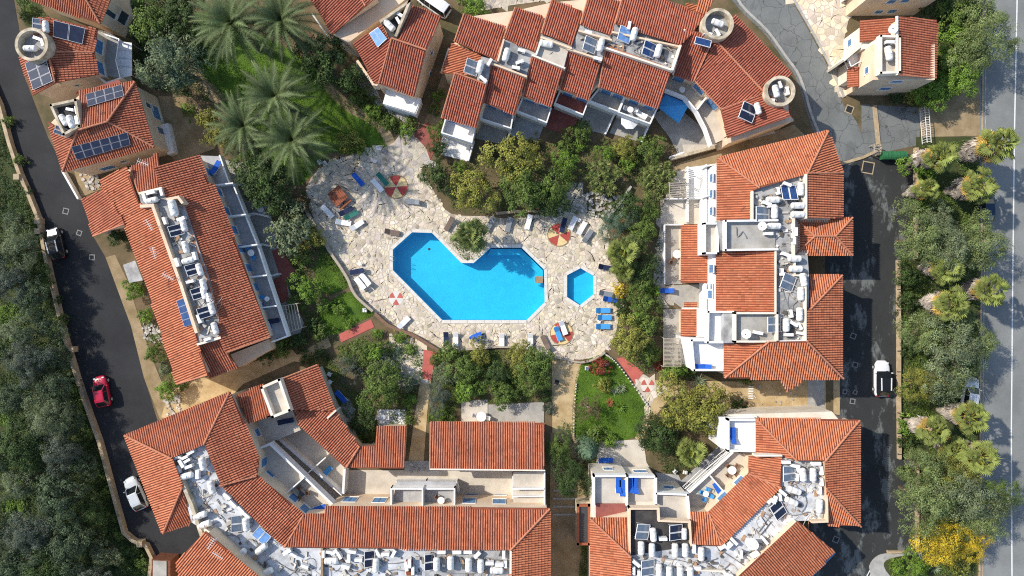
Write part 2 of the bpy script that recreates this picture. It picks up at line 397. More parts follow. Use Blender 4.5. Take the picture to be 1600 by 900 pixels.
road_l = sheet("road_left", [(-160, -160), (12, -160), (22, 0), (30, 45), (38, 120), (75, 215), (100, 262), (128, 312), (147, 372), (165, 402), (190, 456), (205, 510), (225, 590), (247, 660), (290, 760), (345, 850), (300, 905), (262, 1000), (232, 1000), (236, 900), (240, 868), (232, 850), (212, 842), (198, 828), (160, 690), (125, 590), (85, 440), (66, 345), (35, 270), (4, 165), (-60, 0)], 0.012, "asphalt_new", label="smooth dark asphalt lane on the left with parked cars")
sheet("road_right", [(1290, 255), (1345, 244), (1428, 240), (1428, 405), (1402, 408), (1402, 715), (1430, 720), (1430, 860), (1384, 864), (1366, 876), (1358, 900), (1358, 1100), (1150, 1100), (1250, 860), (1290, 760), (1280, 600), (1290, 400)], 0.012, "asphalt_worn", label="patched dark asphalt yard road beside the right apartment block")
sheet("lane_top", smooth_poly([(1110, -60), (1150, 8), (1192, 50), (1222, 90), (1245, 125), (1262, 180), (1278, 220), (1300, 258), (1345, 248), (1346, 215), (1338, 190), (1316, 160), (1303, 125), (1286, 90), (1262, 45), (1236, 0), (1200, -60)], 3), 0.016, "asphalt_lane", label="cracked grey lane curving down from the top edge")
sheet("parking_lane", [(1346, 163), (1437, 168), (1437, 226), (1346, 246)], 0.008, "asphalt_lane", label="short cracked concrete lane beside the green bins")
sheet("parking_bay", [(1440, 168), (1532, 120), (1532, 212), (1440, 214)], 0.012, "dirt", label="bare beige parking strip below the top right villa")
sheet("highway", [(1533, -2000), (3200, -2000), (3200, 3000), (1528, 3000)], 0.02, "asphalt_grey", label="grey blue main road along the right edge")
def pline(name, pts, w, z, m, parent=None, label=None, kind=None, cat=None, h=None, group=None, lenbar=None):
    """ribbon or low wall following photo points"""
    q = [P(x, y).xy for x, y in pts]; L = []; R = []
    for i, p in enumerate(q):
        d = (q[min(i+1, len(q)-1)]-q[max(i-1, 0)]).normalized(); n = Vector((-d.y, d.x)); L.append(p+n*w/2); R.append(p-n*w/2)
    n = len(q)
    if h is None:
        o = pydata(name, [(*p, z) for p in L]+[(*p, z) for p in R], [(i, n+i, n+i+1, i+1) for i in range(n-1)], m, parent)
    else:
        vv = [(*p, z) for p in L]+[(*p, z) for p in R]+[(*p, z+h) for p in L]+[(*p, z+h) for p in R]
        ff = []
        for i in range(n-1):
            ff += [(2*n+i, 3*n+i, 3*n+i+1, 2*n+i+1), (i, 2*n+i, 2*n+i+1, i+1), (n+i, n+i+1, 3*n+i+1, 3*n+i)]
        ff += [(0, n, 3*n, 2*n), (n-1, 3*n-1, 4*n-1, 2*n-1)]
        o = pydata(name, vv, ff, m, parent)
    if parent is None: tag(o, label, cat, group, kind)
    return o
hw = bpy.data.objects["highway"]
pline("edge_line", [(1592, -300), (1589, 0), (1585, 200), (1582, 450), (1580, 675), (1581, 900), (1581, 1200)], 0.16, 0.026, "paint_white", hw)
pline("kerb", [(1536, -300), (1535, 100), (1534, 300), (1531, 600), (1530, 900), (1530, 1200)], 0.18, 0.0, "kerb", label="tan kerb along the grey main road", kind='structure', h=0.13)
pline("gutter_line", [(1541, -300), (1540, 100), (1539, 300), (1536, 600), (1535, 900), (1535, 1200)], 0.12, 0.026, "kerb", hw)

LW = [(-20, 110), (4, 165), (20, 225), (35, 270), (52, 310), (66, 345), (75, 395), (85, 440), (103, 515), (125, 590), (142, 640), (160, 690), (180, 765), (198, 830), (212, 842), (232, 850), (241, 868), (237, 905), (233, 960)]
wl_ = pline("boundary_wall", LW, 0.42, 0, "kerb", label="long low tan wall between the left lane and the grove", cat="wall", h=0.75)
for (x, y) in ((34, 278), (66, 346), (66, 362), (118, 545), (224, 846)):
    q = P(x, y); MB().box(q.x-.35, q.x+.35, q.y-.35, q.y+.35, 0, 1.0).build("wall_post", "kerb", wl_)
pline("boundary_wall", [(1429, 232), (1429, 300), (1428, 405)], 0.35, 0, "kerb", label="tan wall beside the yard road below the green bins", cat="wall", h=0.6)
w2 = pline("boundary_wall", [(1401, 407), (1402, 520), (1402, 620), (1403, 716)], 0.30, 0, "kerb", label="straight tan wall beside the white car with black roof", cat="wall", h=0.6)
for y in range(420, 715, 32):
    q = P(1402, y); MB().box(q.x-.24, q.x+.24, q.y-.05, q.y+.05, 0.4, 0.66).build("wall_joint", "steel_dark", w2)
pline("boundary_wall", [(1431, 722), (1431, 860), (1385, 861)], 0.30, 0, "kerb", label="tan corner wall beneath the pines by the lower yard", cat="wall", h=0.5)
pline("kerb", smooth_poly([(1140, -30), (1158, 8), (1198, 48), (1227, 88), (1250, 122), (1267, 178), (1283, 218)], 4, False), 0.3, 0, "kerb_grey", label="pale kerb on the inner side of the curving top lane", kind='structure', h=0.14)
pline("kerb", smooth_poly([(1225, -30), (1240, 0), (1266, 45), (1290, 90), (1307, 125), (1318, 152)], 4, False), 0.25, 0, "kerb_grey", label="pale kerb between the curving top lane and the stone forecourt", kind='structure', h=0.14)
pline("kerb", [(1366, 165), (1372, 226)], 0.5, 0, "kerb", label="tan kerb crossing the short concrete lane", kind='structure', h=0.15)
pline("kerb", [(1437, 168), (1443, 214)], 0.4, 0, "kerb", label="tan kerb between bin lane and beige parking strip", kind='structure', h=0.15)
pline("kerb", [(1314, 256), (1348, 246), (1378, 232)], 0.35, 0, "kerb", label="short slanting kerb where the lane meets the yard", kind='structure', h=0.14)
# traffic island, bottom right
isl = smooth_poly([(1360, 900), (1358, 884), (1368, 870), (1385, 864), (1432, 862), (1440, 870), (1440, 960), (1360, 960)], 3)
o = sheet("pavement", isl, 0.14, "kerb_grey", label="pale curved pavement round the bottom right flower bed")
w = ccw(W(isl)); n = len(w); pydata("kerb", [(*p, 0.14) for p in w]+[(*p, 0) for p in w], [(i, i+n, (i+1) % n+n, (i+1) % n) for i in range(n)], "kerb_grey", o)
sheet("bed_soil", smooth_poly([(1380, 884), (1390, 872), (1432, 868), (1450, 900), (1400, 905)], 3), 0.155, "verge", label="planted soil of the bottom right flower bed")
b = MB(); q0 = P(1358, 892); 
for k in range(3): b.bar(P(1352+k*5, 905, .018), P(1362+k*5, 886, .018), 0.12, 0.004)
b.build("road_stripe", "paint_white", bpy.data.objects["road_right"])

# grass and paths
LAWNS = {}
def lawn(key, px, label, z=0.02, m="lawn"):
    px = smooth_poly(px, 3); LAWNS[key] = px; return sheet("lawn", px, z, m, label=label)
lawn('top', [(300, 30), (330, 20), (420, 60), (480, 95), (515, 135), (560, 172), (592, 205), (606, 238), (560, 244), (510, 240), (470, 290), (430, 260), (370, 190), (325, 130), (300, 80)], "shaded lawn under the tall feather palms")
lawn('west', [(497, 405), (517, 398), (540, 432), (543, 448), (515, 460), (494, 446)], "small lawn patch west of the pool wall")
lawn('ramp', [(512, 475), (548, 456), (584, 488), (560, 503), (515, 525), (498, 500)], "triangular lawn beside the upper red ramp")
lawn('heart', [(905, 572), (925, 559), (944, 553), (962, 566), (988, 600), (1012, 634), (1006, 660), (994, 682), (940, 692), (896, 682), (897, 610)], "bright green lawn with the red shrub south of the pool deck")
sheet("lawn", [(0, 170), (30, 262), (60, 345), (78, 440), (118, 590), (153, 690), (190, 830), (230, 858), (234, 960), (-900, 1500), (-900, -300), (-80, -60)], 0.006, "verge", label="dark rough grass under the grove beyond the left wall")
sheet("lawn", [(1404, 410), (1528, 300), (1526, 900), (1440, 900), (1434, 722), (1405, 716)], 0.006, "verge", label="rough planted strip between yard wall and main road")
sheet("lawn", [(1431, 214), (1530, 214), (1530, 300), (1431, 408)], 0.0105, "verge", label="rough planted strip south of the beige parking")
sheet("lawn", [(28, 0), (60, 0), (75, 30), (110, 35), (60, 45), (40, 40)], 0.008, "verge", label="weedy grass behind the round roof tower")
def path(px, m, label, z=0.03, smooth=2): return sheet("path", px, z, m, label=label, smooth=smooth)
path([(502, 118), (520, 135), (550, 160), (585, 184), (610, 205), (618, 230), (604, 232), (596, 212), (572, 190), (545, 176), (520, 155), (505, 135)], "dirt", "narrow sandy path curving along the palm lawn")
path([(270, 100), (300, 105), (335, 135), (355, 155), (340, 162), (318, 150), (300, 128), (275, 118)], "dirt", "sandy path between grey green tree and palm lawn", 0.034)
path([(452, 562), (512, 526), (518, 541), (466, 566)], "ochre", "short ochre path leading up to the red ramp", smooth=0)
path([(657, 592), (674, 592), (668, 640), (662, 722), (638, 722), (648, 650)], "ochre", "ochre path running down from the red gate ramp", smooth=0)
path([(862, 556), (908, 568), (899, 610), (897, 676), (863, 676)], "ochre", "pale ochre walk beside the heart of the lawn", smooth=0)
path([(998, 594), (1035, 594), (1130, 596), (1312, 594), (1312, 648), (1130, 648), (1120, 630), (1050, 618), (1024, 650), (1000, 692), (992, 684), (1013, 640)], "ochre", "ochre yard between the two right apartment blocks", smooth=0)
path([(860, 676), (898, 676), (930, 780), (924, 1000), (858, 1000)], "dirt", "brown passage between the two lower apartment blocks", smooth=0)
path([(262, 618), (285, 600), (378, 572), (455, 545), (470, 560), (380, 600), (365, 616), (270, 655), (252, 652)], "ochre", "ochre passage between the left row and lower block", 0.026, 0)
path([(165, 402), (180, 398), (200, 440), (232, 545), (270, 640), (255, 668), (225, 590), (205, 510)], "dirt", "sandy verge between left lane and row house", 0.022, 0)
path([(248, 150), (300, 152), (325, 180), (336, 232), (275, 254), (240, 200)], "dirt", "bare gravel yard east of the panelled villa", smooth=0)
path([(640, 215), (668, 190), (690, 215), (672, 250), (655, 258)], "floor_red", "short red brick walk beside the middle house", 0.034, 0)
path([(660, 200), (700, 95), (712, 100), (690, 190), (672, 230)], "dirt", "narrow earthen passage between middle house and stepped terrace", 0.024, 0)
path([(1262, 594), (1288, 594), (1288, 648), (1262, 648)], "kerb_grey", "grey slab walk between the right blocks", 0.038, 0)
path([(1290, 594), (1302, 594), (1302, 648), (1290, 648)], "soil", "narrow brown bed beside the grey slab walk", 0.038, 0)
path([(1060, 255), (1120, 236), (1240, 195), (1262, 215), (1262, 222), (1121, 262), (1040, 275)], "dirt", "earth strip between stepped terrace and right block", 0.03, 0)
def ramp(px, label):
    o = sheet("path", px, 0.05, "red_paving", label=label); return o
ramp([(530, 522), (580, 499), (585, 511), (533, 535)], "red paved ramp west of the pool wall")
ramp([(662, 546), (681, 550), (674, 594), (659, 592)], "red paved ramp below the pool deck railing")
ramp([(963, 560), (974, 558), (1006, 582), (992, 600)], "pink red paved ramp beside the bright lawn")

# ------------------------------------------------------------------ crazy paving
def clip(poly, px_, py_, nx, ny):
    out = []; k = len(poly)
    for i in range(k):
        a = poly[i]; c = poly[(i+1) % k]
        da = (a[0]-px_)*nx+(a[1]-py_)*ny; dc = (c[0]-px_)*nx+(c[1]-py_)*ny
        if da <= 0: out.append(a)
        if (da < 0 < dc) or (dc < 0 < da):
            t = da/(da-dc); out.append((a[0]+(c[0]-a[0])*t, a[1]+(c[1]-a[1])*t))
    return out
def nearest_on(poly, x, y):
    best = None
    n = len(poly)
    for i in range(n):
        ax, ay = poly[i]; bx, by = poly[(i+1) % n]; dx, dy = bx-ax, by-ay
        t = max(0, min(1, ((x-ax)*dx+(y-ay)*dy)/(dx*dx+dy*dy))); qx, qy = ax+t*dx, ay+t*dy; d = (x-qx)**2+(y-qy)**2
        if best is None or d < best[0]: best = (d, qx, qy)
    return best
def crazy(parent, poly, step, holes, zb, n_single, m="stone", seed=1, gap=0.035, tone=None, name="flagstone"):
    rng = np.random.default_rng(seed); P_ = [(p[0], p[1]) for p in poly]
    xs = [p[0] for p in P_]; ys = [p[1] for p in P_]; S_ = []
    y = min(ys)
    while y < max(ys):
        x = min(xs)
        while x < max(xs):
            if rng.random() < 0.86: S_.append((x+rng.uniform(-.62, .62)*step, y+rng.uniform(-.62, .62)*step))
            x += step
        y += step
    A = np.array(S_); cells = []
    for i, (cx, cy) in enumerate(S_):
        if not inpoly(cx, cy, P_) or any(inpoly(cx, cy, h) for h in holes): continue
        d = (A[:, 0]-cx)**2+(A[:, 1]-cy)**2; nb = np.argsort(d)[1:22]
        r = step*2; c = [(cx-r, cy-r), (cx+r, cy-r), (cx+r, cy+r), (cx-r, cy+r)]
        for j in nb:
            nx, ny = A[j, 0]-cx, A[j, 1]-cy; c = clip(c, cx+nx/2, cy+ny/2, nx, ny)
            if len(c) < 3: break
        if len(c) < 3 or abs(area(c)) < 0.02: continue
        c = [tuple(q) for q in inset(c, gap*rng.uniform(0.6, 1.5))]
        if area(c) < 0.015: continue
        for h in holes:
            for k, q in enumerate(c):
                if inpoly(q[0], q[1], h):
                    _, qx, qy = nearest_on(h, *q); c[k] = (qx, qy)
        cells.append(c)
    cells.sort(key=lambda c: -abs(area(c)))
    rest = MB(); cols = []
    for i, c in enumerate(cells):
        t = tone(rng, c) if tone else (lambda k: (k, k*rng.uniform(.93, 1.0), k*rng.uniform(.82, 1.0)))(rng.uniform(.74, 1.18))
        h = zb+rng.uniform(0.012, 0.030); nv = len(c)
        c = ccw(c); top = inset(c, 0.02)
        vv = [(q[0], q[1], zb-0.02) for q in c]+[(q[0], q[1], h) for q in top]
        ff = [tuple(range(nv, 2*nv))]+[(k, (k+1) % nv, nv+(k+1) % nv, nv+k) for k in range(nv)]
        if i < n_single:
            o = pydata(name, vv, ff, m, parent); ca = o.data.color_attributes.new("Col", 'FLOAT_COLOR', 'POINT')
            ca.data.foreach_set("color", [x for _ in range(2*nv) for x in (*t, 1)])
        else:
            rest.add(vv, ff); cols += [x for _ in range(2*nv) for x in (*t, 1)]
    if rest.v:
        o = rest.build(name+"s_small", m, parent); o["kind"] = "stuff"
        ca = o.data.color_attributes.new("Col", 'FLOAT_COLOR', 'POINT'); ca.data.foreach_set("color", cols)
DECK = smooth_poly([(495, 268), (535, 246), (602, 236), (650, 256), (682, 306), (705, 334), (760, 338), (800, 342), (850, 336), (900, 330), (940, 342), (952, 372), (950, 405), (966, 440), (964, 512), (944, 549), (905, 562), (850, 553), (795, 543), (690, 548), (645, 524), (607, 506), (560, 464), (532, 414), (502, 364), (478, 305)], 3)
v, f = fill(W(DECK), [W(POOL), W(KIDS)], 0.034)
deck = pydata("pool_deck", v, f, "joint"); tag(deck, "pale crazy paved stone deck round the pools", kind='structure')
PLANTER = smooth_poly([(722, 404), (716, 392), (703, 378), (712, 350), (750, 348), (762, 378), (745, 405)], 3)
def deck_tone(rng, c):
    k = rng.uniform(.80, 1.16)
    if rng.random() < 0.10: k *= 0.62
    return (k, k*rng.uniform(.93, 1.0), k*rng.uniform(.80, 1.0))
crazy(deck, W(DECK), 0.43, [inset(W(POOL), -0.42), inset(W(KIDS), -0.42), W(PLANTER)], 0.034, 300, seed=3, tone=deck_tone)
FORE = [(1250, -40), (1340, -40), (1330, 0), (1326, 30), (1319, 60), (1319, 152), (1310, 152), (1292, 95), (1268, 45), (1243, 0)]
v, f = fill(W(FORE), (), 0.03); fore = pydata("forecourt", v, f, "joint"); tag(fore, "pale crazy paved forecourt of the top right villa", kind='structure')
crazy(fore, W(FORE), 0.7, [], 0.03, 200, seed=5)
GARD = [(600, 540), (640, 530), (660, 545), (656, 600), (625, 605), (590, 570)]
v, f = fill(W(GARD), (), 0.02); gp = pydata("garden_paving", v, f, "joint"); tag(gp, "pale stones laid between shrubs left of the red ramp", kind='structure')
crazy(gp, W(GARD), 0.7, [], 0.02, 100, seed=6, gap=0.08)
ENT = smooth_poly([(598, 232), (650, 215), (672, 250), (655, 262), (620, 262)], 2)
v, f = fill(W(ENT), (), 0.038); ep = pydata("entry_paving", v, f, "joint"); tag(ep, "grey stone path entering the deck from the top", kind='structure')
crazy(ep, W(ENT), 0.7, [], 0.038, 80, seed=8, m="rubble")
WALK = [(990, 600), (1005, 584), (1030, 600), (1022, 625), (1012, 640)]
v, f = fill(W(WALK), (), 0.045); wp = pydata("walk_paving", v, f, "joint"); tag(wp, "stone paved walk with red trefoil below the pink ramp", kind='structure')
crazy(wp, W(WALK), 0.7, [], 0.045, 60, seed=9)
EAST = [(1020, 435), (1032, 350), (1038, 350), (1038, 470), (1024, 470)]
NORTHW = [(660, 0), (720, 0), (715, 25), (700, 22), (668, 15)]
for nm, pl, lb, sd in (("side_paving", EAST, "narrow stone strip west of the right block patios", 11), ("court_paving", [(735, -30), (870, -30), (862, 0), (800, 8), (735, 20)], "rough stone court behind the stepped terrace", 12), ("terrace_garden_paving", [(760, 345), (850, 338), (850, 330), (870, 300), (900, 300), (905, 330), (830, 352), (775, 350)], "grey rocks at the foot of the shrub bank", 13)):
    v, f = fill(W(pl), (), 0.028); o = pydata(nm, v, f, "joint"); tag(o, lb, kind='structure'); crazy(o, W(pl), 0.65, [], 0.028, 60, seed=sd, m="rubble", gap=0.06)

# round floor mosaics of red and yellow sectors
def mosaic(px, py, r_px, n, rot, label, z=0.075):
    c = P(px, py); R = r_px*MPP; e = empty("floor_mosaic", (c.x, c.y, z)); tag(e, label, "mosaic", "round floor mosaics")
    for k in range(n):
        a0 = rot+2*math.pi*k/n; a1 = rot+2*math.pi*(k+1)/n-0.02
        poly = [(0.05*math.cos((a0+a1)/2), 0.05*math.sin((a0+a1)/2))]+[(R*math.cos(a0+(a1-a0)*j/6), R*math.sin(a0+(a1-a0)*j/6)) for j in range(7)]
        MB().prism(poly, -0.03, 0.0+0.002*k).build("sector", "red_mosaic" if k % 2 else "yellow_mosaic", e)
    b = MB(); b.ring((0, 0), R+0.02, R+0.12, -0.03, 0.012); b.build("rim", "box_brown", e)
mosaic(619, 292, 17.5, 6, 0.1, "red and yellow round floor mosaic beside the green lounger")
mosaic(873.5, 367, 17, 6, 0.35, "red and yellow round floor mosaic north of the paddling pool")
mosaic(877.5, 521, 17, 6, 0.2, "red and yellow round floor mosaic at the south east deck edge")
def trefoil(px, py, r_px, rot, label, base="coping"):
    c = P(px, py); R = r_px*MPP; e = empty("floor_mosaic", (c.x, c.y, 0.072)); tag(e, label, "mosaic", "round floor mosaics")
    MB().prism([(R*math.cos(2*math.pi*i/24), R*math.sin(2*math.pi*i/24)) for i in range(24)], -0.03, 0.0).build("disc", base, e)
    for k in range(3):
        a = rot+2*math.pi*k/3
        poly = [(0.12*R*math.cos(a), 0.12*R*math.sin(a))]+[(0.95*R*math.cos(a+t), 0.95*R*math.sin(a+t)) for t in (-.5, -.25, 0, .25, .5)]
        MB().prism(poly, 0, 0.008).build("sector", "red_paving", e)
trefoil(619, 466, 11.5, 0.5, "small round floor mosaic with red trefoil at the pool's south west side")
trefoil(1012, 602, 11, 0.5, "red trefoil floor mosaic on the walk below the pink ramp")

# manhole covers on the asphalt
def manhole(px, py, s, label, m="pipe_grey"):
    c = P(px, py); e = empty("manhole_cover", (c.x, c.y, 0.02), random.uniform(-.4, .1)); tag(e, label, "manhole", "manhole covers in the lanes")
    b = MB(); t = 0.12
    b.box(-s, s, -s, -s+t, 0, .02).box(-s, s, s-t, s, 0, .02).box(-s, -s+t, -s+t, s-t, 0, .02).box(s-t, s, -s+t, s-t, 0, .02); b.build("rim", m, e)
    MB().box(-s+t, s-t, -s+t, s-t, 0, .012).build("plate", "asphalt_new", e)
for x, y, s, l in ((103, 330, .38, "square manhole ahead of the black car, upper one"), (124, 364, .34, "square manhole right of the black car's bonnet"), (144, 402, .36, "square manhole beside the verge below the row's lower eave"),
                   (1333, 525, .36, "uppermost square manhole in the yard road"), (1336, 570, .34, "square manhole left of the white car's bonnet"), (1320, 612, .28, "manhole of a close pair, the western one"), (1336, 613, .28, "manhole of a close pair, the eastern one"), (1332, 627, .34, "square manhole below the close pair of manholes"), (1306, 843, .40, "square manhole beside the bottom right roof corner")):
    manhole(x, y, s, l)
manhole(1356, 262, .75, "large tan utility hatch south west of the green bins", "kerb")
manhole(1327, 171, .5, "tan drain box beside the lane's end", "kerb")
manhole(870, 597, .4, "dark square hatch on the ochre walk", "kerb")
# retaining walls round the deck
pline("retaining_wall", smooth_poly([(478, 322), (484, 337), (502, 365), (515, 390), (532, 415), (545, 436), (551, 451), (561, 466), (584, 486)], 3, False), 0.32, 0, "timber_pale", label="curved low retaining wall on the west side of the deck", cat="wall", h=0.7)
pline("retaining_wall", smooth_poly([(588, 490), (607, 507), (628, 516), (646, 523), (663, 533), (686, 547)], 3, False), 0.4, 0, "timber", label="dark curved railing wall on the south west deck edge", cat="wall", h=0.8)
pline("retaining_wall", smooth_poly([(690, 548), (740, 545), (795, 542), (850, 555), (880, 560), (907, 566), (930, 560), (945, 550)], 3, False), 0.22, 0, "timber_pale", label="low wall along the southern edge of the deck", cat="wall", h=0.45)
pline("retaining_wall", [(945, 345), (968, 318), (985, 292)], 0.28, 0, "kerb_grey", label="grey slanting garden wall right of the shrub bank", cat="wall", h=0.6)
pline("retaining_wall", smooth_poly([(775, 334), (830, 330), (868, 336)], 3, False), 0.3, 0, "kerb", label="low wall at the foot of the tall yellow green trees", cat="wall", h=0.5)
# ------------------------------------------------------------------ building kit
PITCH = 0.34
class Bld:
    def __init__(s, name, px, py, label, cat="building", phrase=""):
        c = P(px, py); s.root = empty(name, (c.x, c.y, 0)); tag(s.root, label, cat); s.edges = []; s.faces = []; s.phrase = phrase; s.tile = "tile"
    def mk(s, mb, name, m, parent=None, smooth=False):
        return mb.build(name, m, parent or s.root, local=False, smooth=smooth)
    # ---- walls
    def mass(s, px, z, ins=0.28, z0=0.0, m="cream", base=False, name="wall"):
        w = inset(W(px, 0 if base else z), ins) if ins else [Vector(q) for q in ccw(W(px, 0 if base else z))]
        n = len(w); o = s.mk(MB().prism(w, z0, z), name, m)
        for i in range(n): s.edges.append((w[i], w[(i+1) % n], z0, z))
        return o
    def hit(s, px, py):
        d = ray(px, py); best = None
        for a, b, z0, z1 in s.edges:
            e = b-a; L = e.length
            if L < 0.3: continue
            e = e/L; nrm = Vector((e.y, -e.x))
            den = d.xy.dot(nrm)
            if den >= -1e-6: continue
            t = a.dot(nrm)/den
            q = d.xy*t; z = H+d.z*t; u = (q-a).dot(e)
            if z0-.6 <= z <= z1+.6 and -.5 <= u <= L+.5:
                if best is None or t < best[0]: best = (t, q, z, e, nrm)
        return best
    def window(s, px, py, w=1.1, h=1.2, style="shutter"):
        r = s.hit(px, py)
        if r is None: print("no wall", s.root.name, px, py); return
        _, q, z, e, n = r; M = Matrix(((e.x, n.x, 0, q.x-s.root.location.x), (e.y, n.y, 0, q.y-s.root.location.y), (0, 0, 1, z), (0, 0, 0, 1)))
        b = MB(); t = 0.07
        b.box(-w/2-t, w/2+t, -.05, .06, -h/2-t, -h/2, M).box(-w/2-t, w/2+t, -.05, .06, h/2, h/2+t, M).box(-w/2-t, -w/2, -.05, .06, -h/2, h/2, M).box(w/2, w/2+t, -.05, .06, -h/2, h/2, M)
        f = b.build("window", "frame_white" if style != "plain" else "pale", s.root)
        MB().box(-w/2, w/2, -.04, .012, -h/2, h/2, M).build("pane", "glass", f)
        MB().box(-w/2-.15, w/2+.15, -.02, .16, -h/2-.16, -h/2-t-.004, M).build("sill", "pale", f)
        if style == "shutter":
            for sg in (-1, 1):
                b = MB(); x0 = 0.02 if sg > 0 else -w/2+.02; x1 = w/2-.02 if sg > 0 else -.02
                b.box(x0, x0+.06, .03, .075, -h/2, h/2, M).box(x1-.06, x1, .03, .075, -h/2, h/2, M)
                k = 7
                for i in range(k):
                    zc = -h/2+h*(i+.5)/k; b.box(x0+.06, x1-.06, .03, .065, zc-h/k*.36, zc+h/k*.36, M)
                b.build("shutter", "shutter", f)
    # ---- tiled roof faces
    def roof(s, px, d, ze, pitch=PITCH, m=None, wall="cream", thick=0.14):
        m = m or s.tile
        d = Vector((d[0], -d[1])).normalized(); u = Vector((-d.y, d.x))
        zs = [ze]*len(px)
        for _ in range(8):
            pts = [P(x, y, z) for (x, y), z in zip(px, zs)]; sv = [-(p.xy.dot(d)) for p in pts]; s0 = min(sv); zs = [ze+pitch*(q-s0) for q in sv]
        pts = [P(x, y, z) for (x, y), z in zip(px, zs)]
        if area([p.xy for p in pts]) < 0: pts = pts[::-1]
        zat = lambda p: ze+pitch*(-(p[0]*d.x+p[1]*d.y)-s0)
        pl = [p.xy for p in pts]; n = len(pl)
        v, f = fill(pl); v = [(x, y, zat((x, y))) for x, y, _ in v]; k = len(v)
        b = MB(); b.add(v, f); b.add([(x, y, z-thick) for x, y, z in v], [q[::-1] for q in f])
        b.add([(*p, zat(p)) for p in pl]+[(*p, zat(p)-thick) for p in pl], [(i, i+n, (i+1) % n+n, (i+1) % n) for i in range(n)])
        o = s.mk(b, "roof", "tile_bed")
        if wall:
            w = inset(pl, 0.30); b = MB()
            b.add([(*p, max(ze-.1, zat(p)-thick*.6)) for p in w]+[(*p, ze-.35) for p in w], [(i, i+n, (i+1) % n+n, (i+1) % n) for i in range(n)])
            s.mk(b, "gable", wall)
        # barrel tiles
        up = inset(pl, 0.02); A = [(p.dot(u), -p.dot(d)) for p in up]
        amin = min(a for a, _ in A); amax = max(a for a, _ in A); smin = min(q for _, q in A); smax = max(q for _, q in A)
        wt, lt = 0.275, 0.40*math.cos(math.atan(pitch))
        ga, gs = np.meshgrid(np.arange(amin+wt/2, amax, wt), np.arange(smin-0.06, smax, lt))
        ga = ga.ravel(); gs = gs.ravel()
        ok = inpoly_np(ga, gs+lt*0.5, A); ga = ga[ok]+RNG.normal(0, .003, ok.sum()); gs = gs[ok]; nt = len(ga)
        if nt:
            prof = np.array([(-.102, -.01), (-.068, .064), (0, .092), (.068, .064), (.102, -.01)])
            lower = np.stack([prof[:, 0], np.full(5, -0.02), prof[:, 1]+.030], 1); upper = np.stack([prof[:, 0]*.86, np.full(5, lt), prof[:, 1]*.9-.004], 1)
            loc = np.concatenate([lower, upper])                                   # 10 x (a, s, h)
            aa = ga[:, None]+loc[None, :, 0]; ss = gs[:, None]+loc[None, :, 1]+RNG.normal(0, .006, nt)[:, None]; hh = loc[None, :, 2]+RNG.normal(0, .004, nt)[:, None]
            X = u.x*aa-d.x*ss; Y = u.y*aa-d.y*ss; Z = ze+pitch*(ss-s0)+hh
            V = np.stack([X, Y, Z], -1).reshape(-1, 3)-np.array(s.root.location)
            q = np.array([(0, 1, 6, 5), (1, 2, 7, 6), (2, 3, 8, 7), (3, 4, 9, 8)])
            if (u.x*(-d.y)-u.y*(-d.x)) < 0: q = q[:, ::-1]
            F = (q[None]+10*np.arange(nt)[:, None, None]).reshape(-1, 4)
            # weathering belongs to each tile
            tone = RNG.normal(1, .075, nt).clip(.7, 1.3); tone[RNG.random(nt) < .04] *= .72
            hue = RNG.normal(0, .05, nt); C = np.stack([tone, tone*(1+hue*1.5), tone*(1+hue*2), np.ones(nt)], 1)
            me = bpy.data.meshes.new("tiles"); me.vertices.add(len(V)); me.vertices.foreach_set("co", V.ravel())
            me.loops.add(F.size); me.loops.foreach_set("vertex_index", F.ravel().astype(np.int32)); me.polygons.add(len(F)); me.polygons.foreach_set("loop_start", np.arange(0, F.size, 4, dtype=np.int32))
            me.update(calc_edges=True)
            ca = me.color_attributes.new("Col", 'FLOAT_COLOR', 'POINT'); ca.data.foreach_set("color", np.repeat(C, 10, 0).ravel())
            me.polygons.foreach_set("use_smooth", [True]*len(F))
            t = bpy.data.objects.new("tiles", me); COL.objects.link(t); t.parent = o; me.materials.append(MATS[m]); t["kind"] = "stuff"
        fc = dict(d=d, u=u, zat=zat, obj=o, pl=pl, ze=ze, s0=s0, pitch=pitch); s.faces.append(fc); return fc
    def on(s, fc, px, py, lift=0.0):
        d = ray(px, py); t = 1.0; z = fc['ze']
        for _ in range(12):
            p = P(px, py, z); z = fc['zat'](p)
        p = P(px, py, z); p.z += lift; return p
    def ridge(s, fc, a, b, r=0.115, lift=0.06, m="ridge", fc2=None):
        pa = s.on(fc, *a, lift); pb = s.on(fc, *b, lift)
        if fc2:
            pa.z = max(pa.z, s.on(fc2, *a, lift).z); pb.z = max(pb.z, s.on(fc2, *b, lift).z)
        L = (pb-pa).length; k = max(1, int(L/0.42)); b_ = MB()
        for i in range(k):
            q0 = pa.lerp(pb, i/k); q1 = pa.lerp(pb, (i+1)/k+.01); b_.tube([q0, q1], [r*1.08, r*.88], 8)
        o = s.mk(b_, "ridge_cap", m, fc['obj']); o["kind"] = "stuff"; return o
    def verge(s, fc, a, b): return s.ridge(fc, a, b, r=.10, lift=.04)
    # ---- flat roofs and terraces
    def flat(s, px, z, m="roof_felt", th=0.25, par=None, ph=0.7, pt=0.22, pm="pale", skip=(), ins=0, name="flat_roof"):
        w = [Vector(q) for q in W(px, z)]
        rev = area(w) < 0
        if ins: w = inset(w, ins)
        v, f = fill(w, (), z); b = MB(); b.add(v, f); n = len(w)
        cw = ccw(w); b.add([(*p, z) for p in cw]+[(*p, z-th) for p in cw], [(i, i+n, (i+1) % n+n, (i+1) % n) for i in range(n)]); b.add([(x, y, z-th) for x, y, _ in v], [q[::-1] for q in f])
        o = s.mk(b, name, m)
